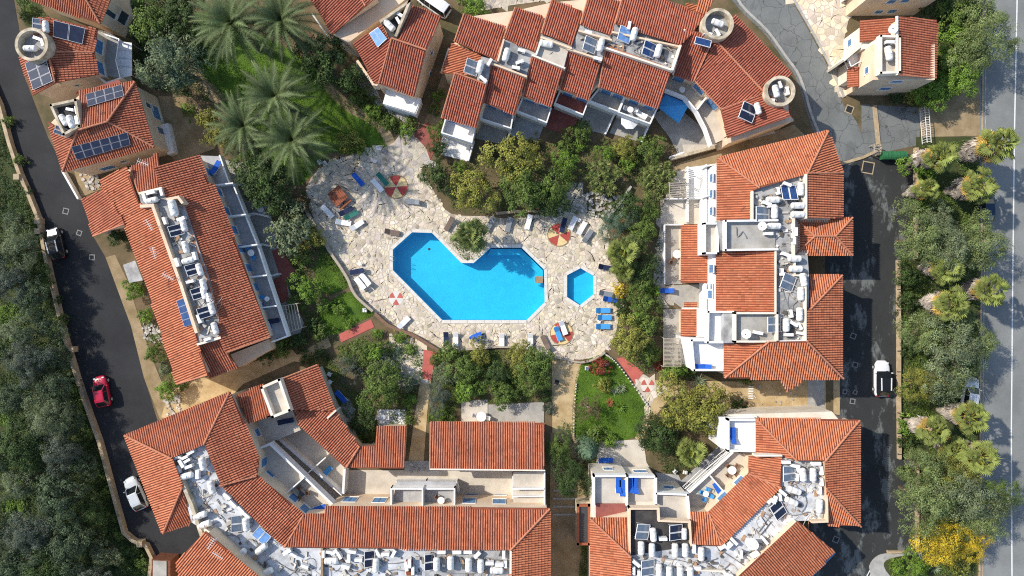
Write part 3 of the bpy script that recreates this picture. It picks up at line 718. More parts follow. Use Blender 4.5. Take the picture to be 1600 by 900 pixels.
        if par is not None:
            edges = range(n) if par == 'all' else par
            for i in edges:
                if i in skip: continue
                s.wallseg(w[i], w[(i+1) % n], z-th-.003, z+ph, pt, pm, o)
        return o
    def wallseg(s, a, b, z0, z1, t, m, parent=None, name="parapet"):
        a = Vector(a); b = Vector(b); d = b-a; L = d.length
        if L < .05: return
        d /= L; n = Vector((-d.y, d.x)); a2 = a-d*t/2; b2 = b+d*t/2
        return s.mk(MB().prism([a2-n*t/2, b2-n*t/2, b2+n*t/2, a2+n*t/2], z0, z1), name, m, parent or s.root)
    def wall_px(s, pts, z0, z1, t=0.2, m="white", name="parapet", zp=None):
        q = [P(x, y, z1 if zp is None else zp).xy for x, y in pts]
        for i in range(len(q)-1): s.wallseg(q[i], q[i+1], z0, z1+.002*(i % 3), t, m, None, name)
    def rail_px(s, pts, z0, z1, m="frame_white"):
        """balustrade: top rail, bottom rail and balusters"""
        q = [P(x, y, z1).xy for x, y in pts]
        for i in range(len(q)-1):
            a, c = q[i], q[i+1]; L = (c-a).length; k = max(2, int(L/.22)); b = MB()
            b.bar((*a, z1), (*c, z1), .10, .06).bar((*a, z0+.12), (*c, z0+.12), .06, .05)
            for j in range(k+1):
                p = a.lerp(c, j/k); b.tube([(*p, z0), (*p, z1)], .022, 4, False)
            s.mk(b, "railing", m)
    def tower(s, px, py, r, z, h=1.0, m="stain_cream", floor="roof_felt"):
        c = P(px, py, z+h); n = 32
        b = MB().prism([(c.x+r*math.cos(2*math.pi*i/n), c.y+r*math.sin(2*math.pi*i/n)) for i in range(n)], 0, z); t = s.mk(b, "stair_tower", "cream")
        s.mk(MB().ring(c.xy, r-.3, r+.04, z-.3, z+h, n), "parapet", m, s.root)
        v = [(c.x+(r-.3)*math.cos(2*math.pi*i/n), c.y+(r-.3)*math.sin(2*math.pi*i/n), z+.01) for i in range(n)]
        pydata("tower_floor", v, [tuple(range(n))], floor, s.root, local=False); return c
# ------------------------------------------------------------------ patio slabs
PZ = [0]
def patio(px, label, m="floor_tile", z=0.056):
    PZ[0] += 1; z = z+.004*(PZ[0] % 7)
    o = sheet("patio", px, z, m, label=label); w = ccw(W(px)); n = len(w)
    pydata("patio_edge", [(*p, z) for p in w]+[(*p, -.02) for p in w], [(i, i+n, (i+1) % n+n, (i+1) % n) for i in range(n)], m, o); return o
def garden_wall(pts, label, h=0.9, t=0.22, m="white"):
    return pline("garden_wall", pts, t, 0, m, label=label, cat="wall", h=h)
# ================================================================== LEFT ROW (L)
L = Bld("row_house", 290, 420, "long row house with two tiled roofs beside the left lane", phrase="the left row house")
L.mass([(241, 262), (311, 243), (327, 287), (337, 290), (422, 528), (354, 552), (342, 528), (325, 586), (276, 600), (194, 350), (155, 281), (197, 261)], 5.4)
fE = L.roof([(241, 261), (311, 242), (326, 286), (336, 289), (422, 527), (354, 551), (342, 527), (342, 497), (325, 437), (284, 316), (262, 311), (250, 293)], (0.93, -0.36), 5.6)
fW = L.roof([(197, 260), (217, 317), (237, 321), (282, 447), (305, 517), (309, 537), (325, 586), (276, 601), (255, 532), (230, 450), (194, 350), (155, 281)], (-0.93, 0.36), 5.6, m="tile_light")
L.mass([(127, 312), (159, 298), (194, 351), (147, 368)], 3.4)
fP = L.roof([(127, 311), (159, 297), (157, 285), (196, 350), (146, 369)], (-0.93, 0.36), 3.6, pitch=0.5)
fN = L.roof([(204, 262), (247, 239), (250, 293), (217, 303)], (-0.25, -0.97), 5.9, pitch=.3)
fS = L.roof([(309, 537), (342, 527), (354, 551), (372, 574), (327, 591)], (0.36, 0.93), 5.4, pitch=.3)
L.flat([(217, 303), (252, 294), (264, 311), (286, 317), (328, 438), (343, 498), (343, 527), (309, 537), (305, 517), (282, 447), (237, 321), (221, 321)], 7.1, "roof_felt", th=1.6)
L.wall_px([(221, 322), (238, 321), (283, 447), (306, 518)], 6.6, 7.9, .35, "cream"); L.wall_px([(262, 311), (278, 308), (284, 316)], 6.6, 8.0, .3, "cream"); L.wall_px([(218, 302), (251, 294)], 6.6, 7.7, .25, "pale"); L.wall_px([(309, 538), (343, 528)], 6.4, 7.5, .25, "pale")
L.verge(fP, (146, 369), (194, 350)); L.verge(fE, (354, 551), (422, 527)); L.ridge(fW, (276, 600), (324, 586), r=.1)
L.ridge(fE, (284, 316), (325, 437)); L.ridge(fE, (325, 437), (342, 497)); L.verge(fN, (204, 262), (217, 302))
# east balconies
L.flat([(313, 243), (342, 244), (357, 286), (363, 287), (400, 381), (448, 524), (424, 531), (337, 291)], 2.9, "floor_grey", name="balcony_floor")
L.wall_px([(343, 243), (358, 286), (364, 288), (401, 381), (449, 525), (425, 534)], 2.6, 3.75, .16, "white")
for a, b in (((337, 289), (363, 286)), ((356, 338), (383, 335)), ((373, 386), (401, 382)), ((390, 433), (416, 430)), ((407, 481), (431, 478))):
    L.wall_px([a, b], 2.7, 4.3, .16, "white")
for k in range(9):
    t = (k+.5)/9; L.window(312+t*110+10, 262+t*268-7, .95, 1.9)
L.mass([(360, 554), (420, 530), (424, 545), (372, 574)], 3.0, ins=0)
for x, y in ((368, 562), (380, 558), (392, 552)): L.window(x, y+2, .9, 1.5)
for a, b, l in (((362, 290), (410, 320), "white patio wall below the first balcony of the row"), ((383, 336), (425, 340), "white patio wall below the second balcony of the row"), ((400, 383), (425, 385), "white patio wall below the third balcony of the row"), ((418, 432), (440, 428), "white patio wall below the fourth balcony of the row")):
    garden_wall([a, ((a[0]+b[0])/2, a[1]-1), b], l, 1.1)
patio([(344, 250), (410, 255), (425, 340), (440, 428), (475, 505), (470, 520), (430, 530), (400, 385)], "grey concrete patios behind the left row house", "concrete")
sheet("path", [(425, 392), (436, 388), (465, 425), (440, 440)], 0.088, "floor_red", label="red brick patio beside the west garden trees")
sheet("path", [(428, 436), (446, 430), (452, 468), (436, 476)], 0.082, "floor_red", label="red brick patio below the west garden trees")

# ================================================================== VILLAS (V1..V3)
V1 = Bld("villa", 110, -10, "red roofed villa cut off by the top left edge", phrase="the top left villa")
V1.mass([(47, -2), (157, 38), (174, 0), (165, -40), (110, -60), (10, -30)], 5.4)
a = V1.roof([(47, 0), (157, 37), (135, 0), (112, -40), (20, -40)], (-0.34, 0.94), 5.6); b = V1.roof([(135, 0), (157, 37), (172, 0), (182, -30), (112, -40)], (0.94, 0.34), 5.6)
V1.ridge(a, (112, -40), (156, 36), fc2=b)
V1.window(192, 28, 1.4, 1.6, "plain"); V1.window(173, 22, .6, 1.8, "plain")

V2 = Bld("villa", 105, 80, "villa with round roof tower and two black solar arrays", phrase="the towered villa")
V2.mass([(52, 29), (76, 28), (152, 46), (147, 82), (154, 116), (88, 129), (51, 148), (32, 90)], 5.5)
a = V2.roof([(52, 28), (76, 27), (152, 45), (147, 82), (77, 81), (72, 66), (50, 52)], (0.96, 0.23), 5.7, pitch=.22); b = V2.roof([(77, 81), (147, 82), (154, 116), (88, 129)], (0.98, -0.12), 5.7, pitch=.22); c = V2.roof([(30, 88), (72, 78), (77, 82), (88, 129), (51, 149)], (-0.95, 0.28), 5.7, pitch=.3)
V2.ridge(a, (77, 81), (147, 82), r=.1, fc2=b); V2.ridge(b, (77, 82), (88, 129), r=.1, fc2=c); V2.ridge(a, (74, 70), (83, 56), r=.09)
V2a, V2c = a, c
V2.tower(49, 69, 1.85, 7.0)
V2.mass([(154, 46), (170, 50), (187, 62), (181, 95), (188, 122), (154, 117), (147, 82)], 2.9, ins=0, m="pale")
V2.flat([(153, 48), (166, 55), (186, 62), (180, 96), (187, 121), (155, 117), (148, 84)], 3.0, "concrete", name="balcony_floor"); V2.rail_px([(164, 54), (186, 61), (181, 95), (188, 122)], 3.0, 4.0, "alu"); V2.wall_px([(188, 122), (165, 130), (154, 120)], 2.6, 4.0, .2, "pale")
V2.window(152, 72, 1.5, 1.9); V2.window(154, 105, 1.5, 1.9); V2.window(120, 133, .5, .4, "plain")
b = MB()
w = W([(184, 64), (206, 67), (206, 118), (189, 122), (181, 95)], 2.7); n = len(w)
awn = V2.mk(MB().prism(w, 2.62, 2.72), "awning", "white"); 
for k in range(1, 4): V2.mk(MB().bar(P(181, 64+k*13, 2.76), P(206, 67+k*12.5, 2.76), .08, .06), "awning_bar", "alu", awn)
for x, y in ((205, 68), (205, 117)): q = P(x, y, 2.6); V2.mk(MB().tube([(q.x, q.y, 0), (q.x, q.y, 2.6)], .05), "post", "alu")

V3 = Bld("villa", 165, 205, "hip roofed villa carrying two long rows of solar panels", phrase="the hip roofed villa")
V3.mass([(124, 143), (211, 128), (240, 228), (98, 268), (76, 190)], 5.4)
a = V3.roof([(122, 142), (211, 127), (168, 190), (130, 201)], (-0.17, -0.98), 5.6); b = V3.roof([(211, 127), (241, 230), (168, 190)], (0.96, -0.28), 5.6); c = V3.roof([(168, 190), (241, 230), (98, 269), (122, 203)], (0.26, 0.96), 5.6); d = V3.roof([(75, 190), (106, 213), (122, 203), (98, 268)], (-0.95, 0.3), 5.6)
V3.ridge(a, (211, 128), (168, 190), fc2=b); V3.ridge(b, (168, 190), (240, 229), fc2=c); V3.ridge(c, (122, 203), (98, 268), fc2=d); V3.ridge(a, (168, 190), (124, 203), fc2=c)
V3a, V3c = a, c
V3.mass([(85, 166), (125, 158), (131, 200), (106, 213)], 6.6, ins=.1); V3.flat([(86, 167), (124, 159), (130, 199), (106, 212)], 6.65, "roof_black", th=.1, par='all', ph=.75, pt=.28, pm="stain_cream")
V3.flat([(122, 142), (118, 146), (185, 124), (190, 129)], 5.2, "floor_red", th=.3, name="terrace_floor")
V3.window(243, 176, 1.7, 1.7); V3.window(232, 165, .6, 1.2, "plain"); V3.window(252, 205, .8, 1.8, "plain")
V3.window(168, 262, 1.6, 1.1); V3.window(193, 252, .7, .7, "plain"); V3.mass([(252, 195), (262, 192), (272, 238), (262, 242)], 1.1, ins=0, m="white")
garden_wall([(103, 268), (128, 312)], "white wall from the panelled villa to the row house", .8)
patio([(116, 266), (150, 260), (158, 296), (128, 308)], "weedy stone yard between panelled villa and row house", "dirt")

# ================================================================== MIDDLE HOUSES (M1, M2)
M1 = Bld("house", 555, 15, "house with diagonal red roof at the top edge beside the palms", phrase="the diagonal house at the top edge")
M1.tile = "tile_red"
M1.mass([(486, 0), (519, 54), (600, -6), (585, -40), (500, -40)], 5.6)
a = M1.roof([(486, 0), (519, 54), (572, 9), (592, -8), (560, -50), (476, -18)], (-0.80, 0.60), 5.8, pitch=.28)
M1.ridge(a, (571, 9), (560, -10), r=.1)
M1.mass([(519, 55), (545, 68), (640, -4), (600, -20)], 5.2, ins=.1); M1.window(588, 16, .6, .6, "plain"); M1.window(610, 10, .3, 1.2, "plain")
M1.flat([(486, 18), (492, 25), (519, 62), (535, 66), (520, 56)], 3.0, "floor_tile", name="balcony_floor"); M1.wall_px([(488, 22), (516, 63), (536, 66)], 2.6, 3.8, .16, "white")
M2 = Bld("house", 630, 90, "tall house with three red roof faces right of the palm lawn", phrase="the tall middle house")
M2.tile = "tile_red"
M2.mass([(553, 67), (597, 38), (643, 9), (690, 26), (647, 150), (591, 130), (585, 131)], 5.8)
a = M2.roof([(552, 67), (597, 37), (608, 60), (612, 61), (591, 130), (585, 131)], (-0.85, 0.52), 6.0, pitch=.25); b = M2.roof([(612, 60), (666, 79), (647, 151), (591, 130)], (-0.29, 0.96), 6.2, pitch=.30); c = M2.roof([(642, 8), (690, 25), (666, 79), (622, 62)], (0.29, -0.96), 6.4, pitch=.30)
M2.ridge(b, (612, 60), (666, 79), fc2=c); M2.ridge(b, (612, 60), (592, 130), r=.1); M2a = a
M2.mass([(597, 38), (641, 8), (622, 58), (608, 60)], 6.9, ins=.05); M2.flat([(598, 38), (642, 7), (621, 60), (610, 61)], 6.95, "roof_black", th=.1, par=[0, 1], ph=1.0, pt=.3, pm="stain_cream")
for x, y in ((674, 82), (672, 115), (664, 145)): M2.window(x, y, .45, .8)
M2.mass([(604, 140), (656, 153), (647, 176), (598, 162)], 2.8, ins=0, m="white"); M2.flat([(604, 140), (656, 153), (648, 175), (599, 161)], 2.9, "white", th=.15, name="balcony_floor"); M2.rail_px([(657, 154), (648, 176), (600, 162)], 2.9, 3.8)
M2.wall_px([(559, 96), (583, 131), (588, 132)], 3.0, 4.6, .3, "cream"); M2.mass([(548, 62), (572, 48), (577, 55), (556, 70)], 3.6, ins=0, m="pale")
patio([(556, 95), (585, 132), (600, 165), (640, 178), (634, 192), (596, 170), (560, 135)], "littered stone patio before the tall middle house", "concrete")

# ================================================================== STEPPED TERRACE (T)
T = Bld("terrace_row", 900, 100, "stepped row of red roofed houses across the top", phrase="the stepped terrace")
T.tile = "tile_red"
dn = (-0.29, 0.96); up = (0.29, -0.96)
T.mass([(706, 67), (725, 23), (805, 13), (862, 0), (918, -5), (972, -8), (1030, -8), (1100, 26), (1062, 72), (1050, 109), (1029, 168), (936, 135), (920, 155), (875, 138), (862, 165), (817, 149), (805, 178), (761, 160), (745, 197), (690, 182), (711, 116), (688, 113)], 5.5)
up_f = []
for pl, ze in (([(725, 22), (790, 42), (777, 95), (710, 65)], 6.0), ([(805, 12), (849, 26), (837, 82), (787, 60)], 5.9), ([(862, 0), (910, 17), (895, 71), (846, 52)], 6.0), ([(920, -8), (972, 3), (955, 56), (907, 38)], 5.9), ([(974, -10), (1030, -6), (1100, 25), (1080, 55), (1062, 71), (961, 37)], 6.0)):
    fc = T.roof(pl, up, ze, pitch=.28); up_f.append(fc); T.verge(fc, pl[0], pl[-1])
lo = []
for pl, ze in (([(711, 114), (761, 132), (745, 199), (690, 184)], 5.6), ([(767, 100), (822, 120), (805, 180), (755, 160)], 5.7), ([(831, 88), (881, 107), (862, 167), (817, 150)], 5.8), ([(887, 77), (941, 94), (920, 157), (875, 139)], 5.7), ([(947, 72), (1050, 109), (1029, 170), (936, 136)], 5.8)):
    fc = T.roof(pl, dn, ze, pitch=.28); lo.append(fc); T.verge(fc, pl[0], pl[3]); T.ridge(fc, pl[0], pl[1], r=.1)
fw = T.roof([(706, 67), (752, 86), (740, 118), (688, 114)], (-0.96, 0.2), 5.4, pitch=.25, m="tile_light")
T.flat([(777, 95), (790, 62), (837, 82), (846, 52), (895, 71), (907, 38), (955, 56), (961, 37), (1062, 71), (1050, 109), (947, 72), (941, 94), (887, 77), (881, 107), (831, 88), (822, 120), (767, 100), (761, 132), (745, 126), (752, 88)], 7.0, "roof_felt", th=1.4)
T.flat([(849, 63), (888, 78), (881, 105), (838, 88)], 7.12, "floor_tile", th=.1, name="terrace_floor")
T.wall_px([(838, 84), (846, 62)], 6.6, 7.6, .22, "pale"); T.wall_px([(846, 58), (892, 75)], 6.8, 7.7, .22, "cream"); T.wall_px([(945, 74), (1050, 109)], 6.8, 7.6, .22, "pale"); T.wall_px([(958, 50), (1060, 72)], 6.8, 7.6, .2, "cream"); T.wall_px([(1051, 108), (1063, 72)], 6.6, 7.8, .25, "pale"); T.wall_px([(905, 48), (955, 62)], 6.8, 7.7, .2, "cream")
T.wall_px([(832, 86), (882, 106)], 6.6, 7.4, .2, "pale"); T.wall_px([(769, 99), (822, 119)], 6.6, 7.4, .2, "cream"); T.wall_px([(887, 76), (940, 93)], 6.6, 7.5, .2, "cream"); T.wall_px([(778, 94), (787, 62)], 6.6, 7.6, .2, "cream")
# fan at the right end
T.mass([(1071, 46), (1147, 24), (1235, 118), (1236, 184), (1138, 213), (1126, 170), (1085, 127), (1052, 116)], 5.3)
a = T.roof([(1071, 45), (1100, 52), (1114, 64), (1084, 127), (1051, 117)], (-0.35, 0.94), 5.5, pitch=.3); b = T.roof([(1117, 62), (1085, 127), (1126, 171), (1195, 146)], (-0.72, 0.69), 5.5, pitch=.3); c = T.roof([(1117, 62), (1147, 22), (1238, 116), (1195, 146)], (0.72, -0.69), 5.5, pitch=.3); d = T.roof([(1126, 171), (1195, 146), (1208, 152), (1236, 182), (1137, 216)], (-0.94, 0.34), 5.4, pitch=.25)
T.ridge(b, (1117, 62), (1195, 146), fc2=c); T.ridge(a, (1070, 46), (1051, 117), r=.12, m="pale"); T.verge(d, (1126, 171), (1195, 146)); T.ridge(a, (1113, 64), (1084, 127), r=.09); T.ridge(b, (1126, 170), (1086, 127), r=.08)
Td = d
T.mass([(1136, 214), (1236, 182), (1240, 188), (1138, 224)], 4.6, ins=0)
T.tower(1122, 37, 1.75, 6.9); T.tower(1219, 142, 1.7, 6.6)
T.roof([(1208, 160), (1234, 162), (1236, 184), (1212, 190)], (0.9, .3), 4.4, pitch=.2)
T.roof([(1071, 5), (1090, 8), (1085, 22), (1070, 20)], (-.9, .3), 5.0, pitch=.2, m="tile_light"); T.roof([(1092, -6), (1115, 0), (1104, 24), (1087, 20)], (.3, -.9), 5.6, pitch=.3, m="tile_light")
# balconies on the garden side
for k, pl in enumerate(([(696, 186), (742, 200), (737, 222), (690, 207)], [(757, 162), (802, 177), (798, 200), (751, 185)], [(816, 153), (861, 169), (854, 191), (808, 173)], [(875, 142), (919, 158), (911, 179), (867, 161)], [(936, 138), (975, 152), (966, 174), (921, 157)], [(976, 153), (1026, 171), (1016, 193), (967, 175)])):
    T.mass(pl, 2.75, ins=.02, m="pale"); T.flat(pl, 2.85, ("white", "floor_grey", "floor_grey", "floor_red", "concrete", "floor_grey")[k], th=.1, name="balcony_floor"); T.wall_px([pl[1], pl[2], pl[3], pl[0]], 2.6, 3.8, .15, "white")
    x0, y0 = pl[0]; x1, y1 = pl[1]
    for t in (.25, .72): T.window(x0+(x1-x0)*t+1, y0+(y1-y0)*t+3, 1.2, 1.9)
for a, b in (((701, 76), (690, 112)), ): T.wall_px([a, b], 5.0, 5.5, .2, "cream")
# fan terrace
T.flat([(1046, 118), (1084, 128), (1101, 150), (1088, 172), (1070, 150), (1040, 138)], 2.9, "floor_tile", name="balcony_floor"); T.wall_px([(1040, 139), (1070, 151), (1089, 173), (1103, 200), (1112, 226)], 2.5, 3.75, .16, "white"); T.wall_px([(1090, 170), (1103, 153)], 2.7, 4.2, .18, "white")
T.flat([(1089, 173), (1103, 152), (1126, 172), (1137, 215), (1113, 226), (1103, 200)], 2.9, "floor_tile", name="balcony_floor")
for x, y in ((1093, 138), (1112, 163)): T.window(x, y, 1.5, 1.9)
T.window(1060, 124, 1.3, 1.8); T.window(1168, 214, .4, .3, "plain")
patio([(805, 182), (850, 195), (840, 222), (798, 212)], "grey patio under the third terrace balcony", "floor_grey"); patio([(860, 168), (905, 182), (890, 212), (852, 200)], "red brick patio under the fourth terrace balcony", "floor_red")
patio([(918, 160), (960, 176), (945, 210), (905, 200)], "concrete patio under the fifth terrace balcony", "concrete"); patio([(965, 178), (1012, 196), (1000, 222), (952, 208)], "concrete patio with the round white parasol", "concrete")
patio([(748, 188), (795, 204), (785, 226), (742, 216)], "shaded patio under the second terrace balcony", "concrete"); patio([(690, 210), (736, 224), (730, 252), (690, 242)], "pale patio before the western end of the stepped terrace", "white")
patio([(1020, 180), (1050, 160), (1098, 200), (1110, 232), (1062, 245), (1046, 215)], "concrete patio around the blue gazebo", "concrete"); patio([(1066, 226), (1120, 226), (1205, 200), (1212, 208), (1070, 244)], "white walled yard at the terrace's eastern foot", "floor_tile")
for a, b, l in (((741, 222), (732, 253), "white wall right of the pale patio"), ((799, 202), (790, 228), "white wall between second and third terrace patios"), ((960, 178), (944, 212), "white wall between fifth and sixth terrace patios"), ((1013, 196), (1000, 224), "white wall right of the round white parasol"), ((1044, 248), (1066, 240), "low white wall below the blue gazebo patio")):
    garden_wall([a, b], l)
garden_wall([(1046, 250), (1120, 230), (1235, 190)], "long brown wall below the terrace's eastern foot", 1.0, .35, "stain_cream")

# ================================================================== TOP RIGHT VILLAS
A1 = Bld("villa", 1380, 0, "cream villa wall cut by the top right edge", phrase="the villa cut by the top edge")
A1.mass([(1322, 25), (1427, 24), (1452, -20), (1460, -60), (1322, -60)], 6.3, base=True, ins=0); 
for x, y in ((1393, 2), (1415, 0), (1394, 17), (1373, 18)): A1.window(x, y, .9, .9)
A1.mass([(1313, 5), (1340, -8), (1350, -30), (1313, -30)], 2.8, base=True, ins=0, m="white")
A2 = Bld("villa", 1390, 85, "square cream villa with sunken roof terrace in the top right corner", phrase="the top right villa")
A2.mass([(1318, 62), (1396, 62), (1396, 97), (1318, 97)], 4.7, base=True, ins=0, m="pale"); A2.mass([(1322, 97.2), (1411, 97.2), (1411, 149), (1322, 149)], 6.4, base=True, ins=0, m="cream"); A2.mass([(1386, 63), (1411, 63), (1411, 97), (1386, 97)], 6.0, base=True, ins=0); A2.mass([(1309, 108), (1321.8, 108), (1321.8, 135), (1309, 135)], 2.7, base=True, ins=0, m="pale")
a = A2.roof([(1401, 25), (1464, 31), (1462, 122), (1401, 117)], (1, 0.04), 6.2, pitch=.25); b = A2.roof([(1344, 32), (1399, 28), (1400, 58), (1344, 66)], (-1, 0.0), 4.9, pitch=.25); c = A2.roof([(1324, 105), (1342, 104), (1342, 135), (1324, 136)], (-1, 0), 2.9, pitch=.35)
A2.ridge(a, (1401, 26), (1401, 117), r=.16, m="pale"); A2.verge(a, (1401, 117), (1462, 122))
A2.mass([(1370, 59), (1401, 60), (1401, 116), (1370, 118)], 6.9, ins=.05, m="pale"); A2.flat([(1371, 60), (1400, 61), (1400, 116), (1371, 117)], 6.95, "floor_tile", th=.1, par='all', ph=.8, pt=.25, pm="pale")
for x, y, w, h in ((1328, 67, .8, .8), (1355, 110, .7, .7), (1401, 127, 1.2, .6), (1383, 138, 1.2, .9)): A2.window(x, y, w, h)
A2.flat([(1325, 92), (1352, 70), (1356, 84), (1330, 104)], 3.0, "white", th=.3, name="balcony_floor"); A2.rail_px([(1325, 92), (1330, 104), (1345, 95)], 3.0, 4.0)
A2.wall_px([(1320, 93), (1345, 72)], 0, 4.4, .25, "pale")

# ================================================================== RIGHT BLOCK (R)
R = Bld("apartment_block", 1210, 420, "long red roofed apartment block beside the yard road", phrase="the yard road block")
R.tile = "tile_light"
R.mass([(1121, 248), (1294, 206), (1317, 271), (1316, 340), (1300, 345), (1264, 400), (1264, 429), (1316, 430), (1316, 591), (1131, 590), (1131, 536), (1119, 488), (1119, 396), (1121, 345)], 5.8)
rN = R.roof([(1121, 246), (1294, 204), (1261, 272), (1186, 294)], (-0.24, -0.97), 6.0); rNE = R.roof([(1294, 204), (1318, 270), (1261, 271)], (0.95, -0.32), 6.0); rE = R.roof([(1261, 272), (1317, 271), (1316, 341), (1260, 341)], (1, 0), 6.0)
rW = R.roof([(1121, 246), (1186, 294), (1175, 299), (1175, 342), (1120, 345)], (-1, 0), 6.0, m="tile_light"); rWc = R.roof([(1119, 396), (1212, 389), (1212, 489), (1119, 488)], (-1, 0), 5.9, pitch=.25, m="tile_light")
R.ridge(rN, (1122, 247), (1186, 293), fc2=rW); R.ridge(rN, (1294, 205), (1261, 271), fc2=rNE); R.ridge(rE, (1261, 271), (1317, 270), fc2=rNE)
h1 = R.roof([(1241, 340), (1332, 340), (1305, 369), (1273, 369)], (0, -1), 5.6); h2 = R.roof([(1332, 340), (1332, 399), (1305, 369)], (1, 0), 5.6); h3 = R.roof([(1332, 399), (1241, 399), (1273, 369), (1305, 369)], (0, 1), 5.6); h4 = R.roof([(1241, 399), (1241, 340), (1273, 369)], (-1, 0), 5.6)
for fa, p, q, fb in ((h1, (1241, 340), (1273, 369), h4), (h1, (1332, 340), (1305, 369), h2), (h3, (1332, 399), (1305, 369), h2), (h3, (1241, 399), (1273, 369), h4), (h1, (1273, 369), (1305, 369), h3)): R.ridge(fa, p, q, fc2=fb)
R.mass([(1243, 342), (1330, 342), (1330, 397), (1243, 397)], 5.4, ins=.2)
s1 = R.roof([(1264, 429), (1316, 429), (1266, 482)], (0, -1), 6.0); s2 = R.roof([(1316, 429), (1316, 592), (1259, 533), (1260, 484), (1266, 482)], (1, 0), 6.0, m="tile_light"); s3 = R.roof([(1131, 591), (1198, 534), (1259, 533), (1316, 592), (1261, 592), (1231, 612), (1218, 592)], (0, 1), 5.6, pitch=.4, m="tile_light"); s4 = R.roof([(1131, 536), (1198, 534), (1131, 590)], (-1, 0), 6.0, m="tile_light")
R.ridge(s1, (1316, 430), (1266, 482), fc2=s2); R.ridge(s2, (1316, 591), (1259, 533), fc2=s3); R.ridge(s4, (1131, 590), (1198, 534), fc2=s3)
R.flat([(1175, 300), (1186, 294), (1261, 271), (1260, 341), (1242, 341), (1242, 399), (1262, 399), (1264, 430), (1264, 484), (1260, 533), (1198, 534), (1131, 536), (1131, 490), (1212, 489), (1212, 389), (1128, 391), (1121, 345), (1175, 343)], 7.0, "roof_felt", th=1.2)
R.flat([(1131, 346), (1211, 345), (1211, 390), (1131, 391)], 7.12, "concrete", th=.12, par=[0, 2, 3], ph=.7, pm="white"); R.flat([(1146, 489), (1211, 489), (1211, 533), (1146, 533)], 7.12, "concrete", th=.12, par='all', ph=.7, pm="pale")
R.wall_px([(1260, 273), (1260, 340)], 6.7, 7.9, .2, "pale"); R.wall_px([(1259, 430), (1259, 532)], 6.7, 7.8, .2, "pale"); R.wall_px([(1200, 534), (1258, 533)], 6.7, 7.6, .22, "white"); R.wall_px([(1212, 390), (1212, 488)], 6.7, 7.6, .2, "pale"); R.wall_px([(1176, 300), (1176, 344)], 6.7, 7.7, .2, "pale"); R.wall_px([(1242, 402), (1242, 430), (1262, 431)], 6.7, 7.5, .2, "pale"); R.wall_px([(1241, 341), (1241, 399)], 6.7, 7.6, .2, "pale")
# white western balconies
R.mass([(1113, 260), (1122, 256), (1122, 350), (1113, 350)], 5.7, ins=0, m="white"); R.mass([(1098, 348), (1118, 348), (1118, 398), (1098, 398)], 5.7, ins=0, m="white")
R.flat([(1100, 262), (1114, 260), (1114, 350), (1100, 350)], 3.0, "floor_grey", name="balcony_floor"); R.wall_px([(1104, 259), (1104, 350)], 2.7, 4.0, .18, "white"); R.wall_px([(1104, 306), (1114, 305)], 2.7, 5.0, .16, "white"); R.wall_px([(1104, 259), (1115, 257)], 2.7, 5.0, .16, "white")
R.mass([(1113, 398), (1121, 398), (1121, 488), (1113, 488)], 5.7, ins=0, m="white"); R.flat([(1100, 444), (1114, 444), (1114, 486), (1100, 486)], 3.0, "floor_grey", name="balcony_floor"); R.wall_px([(1103, 444), (1103, 486)], 2.7, 4.0, .16, "white"); R.flat([(1104, 487), (1145, 487), (1145, 534), (1103, 534)], 5.9, "white", th=.3, par='all', ph=.8, pm="white", name="terrace_floor")
R.flat([(1078, 531), (1131, 531), (1131, 577), (1082, 577)], 5.0, "white", th=.3, par='all', ph=.85, pm="white", name="terrace_floor"); R.mass([(1070, 527), (1131, 530), (1131, 578), (1082, 578)], 4.9, ins=0.02, m="white")
R.flat([(1099, 350), (1119, 350), (1119, 396), (1099, 396)], 5.9, "floor_tile", th=.3, par='all', ph=.7, pm="white", name="terrace_floor")
for y in (278, 303, 330): R.window(1112, y, .9, 1.0)
R.window(1114, 372, 1.6, .9); R.window(1112, 420, .9, 1.6); R.window(1110, 460, .9, 1.6); R.window(1112, 448, .6, .6)
q1 = R.roof([(1065, 351), (1091, 351), (1091, 397), (1107, 399), (1106, 442), (1064, 442)], (-1, 0), 3.0, pitch=.25); R.mass([(1066, 352), (1091, 352), (1091, 397), (1105, 400), (1105, 441), (1066, 441)], 2.9)
q2 = R.roof([(1065, 482), (1089, 482), (1089, 525), (1064, 526)], (-1, 0), 3.0, pitch=.25); R.mass([(1066, 483), (1089, 483), (1089, 525), (1066, 525)], 2.9)
q3 = R.roof([(1069, 472), (1089, 472), (1089, 480), (1069, 480)], (-1, 0), 2.9, pitch=.25, m="tile_light"); R.ridge(q2, (1065, 482), (1089, 482), r=.1, m="pale")
R.mass([(1089, 482), (1103, 482), (1103, 527), (1089, 527)], 3.6, ins=0, m="white")
patio([(1036, 353), (1066, 353), (1066, 444), (1036, 444)], "grey patio with round table west of the right block", "concrete"); patio([(1036, 483), (1066, 483), (1066, 574), (1036, 574)], "slatted grey patio by the south west corner of the right block", "concrete")
patio([(1032, 312), (1072, 312), (1104, 312), (1104, 350), (1032, 350)], "pale shaded patio north of the little tiled porch", "floor_tile"); patio([(1072, 262), (1104, 258), (1104, 310), (1072, 312)], "white patio under the pergola", "white"); patio([(1046, 270), (1072, 264), (1072, 312), (1040, 312)], "stone patio left of the pergola", "floor_tile")
patio([(1050, 446), (1100, 444), (1104, 482), (1066, 482), (1050, 470)], "shaded yard between the two little tiled porches", "concrete")
for pts, l in (([(1072, 262), (1072, 348)], "white wall dividing the pergola patios"), ([(1036, 312), (1104, 311)], "white cross wall south of the pergola"), ([(1036, 352), (1066, 352)], "low grey wall at the round table patio"), ([(1036, 352), (1036, 444)], "thin wall west of the round table patio")):
    garden_wall(pts, l, .9, .16, "white")

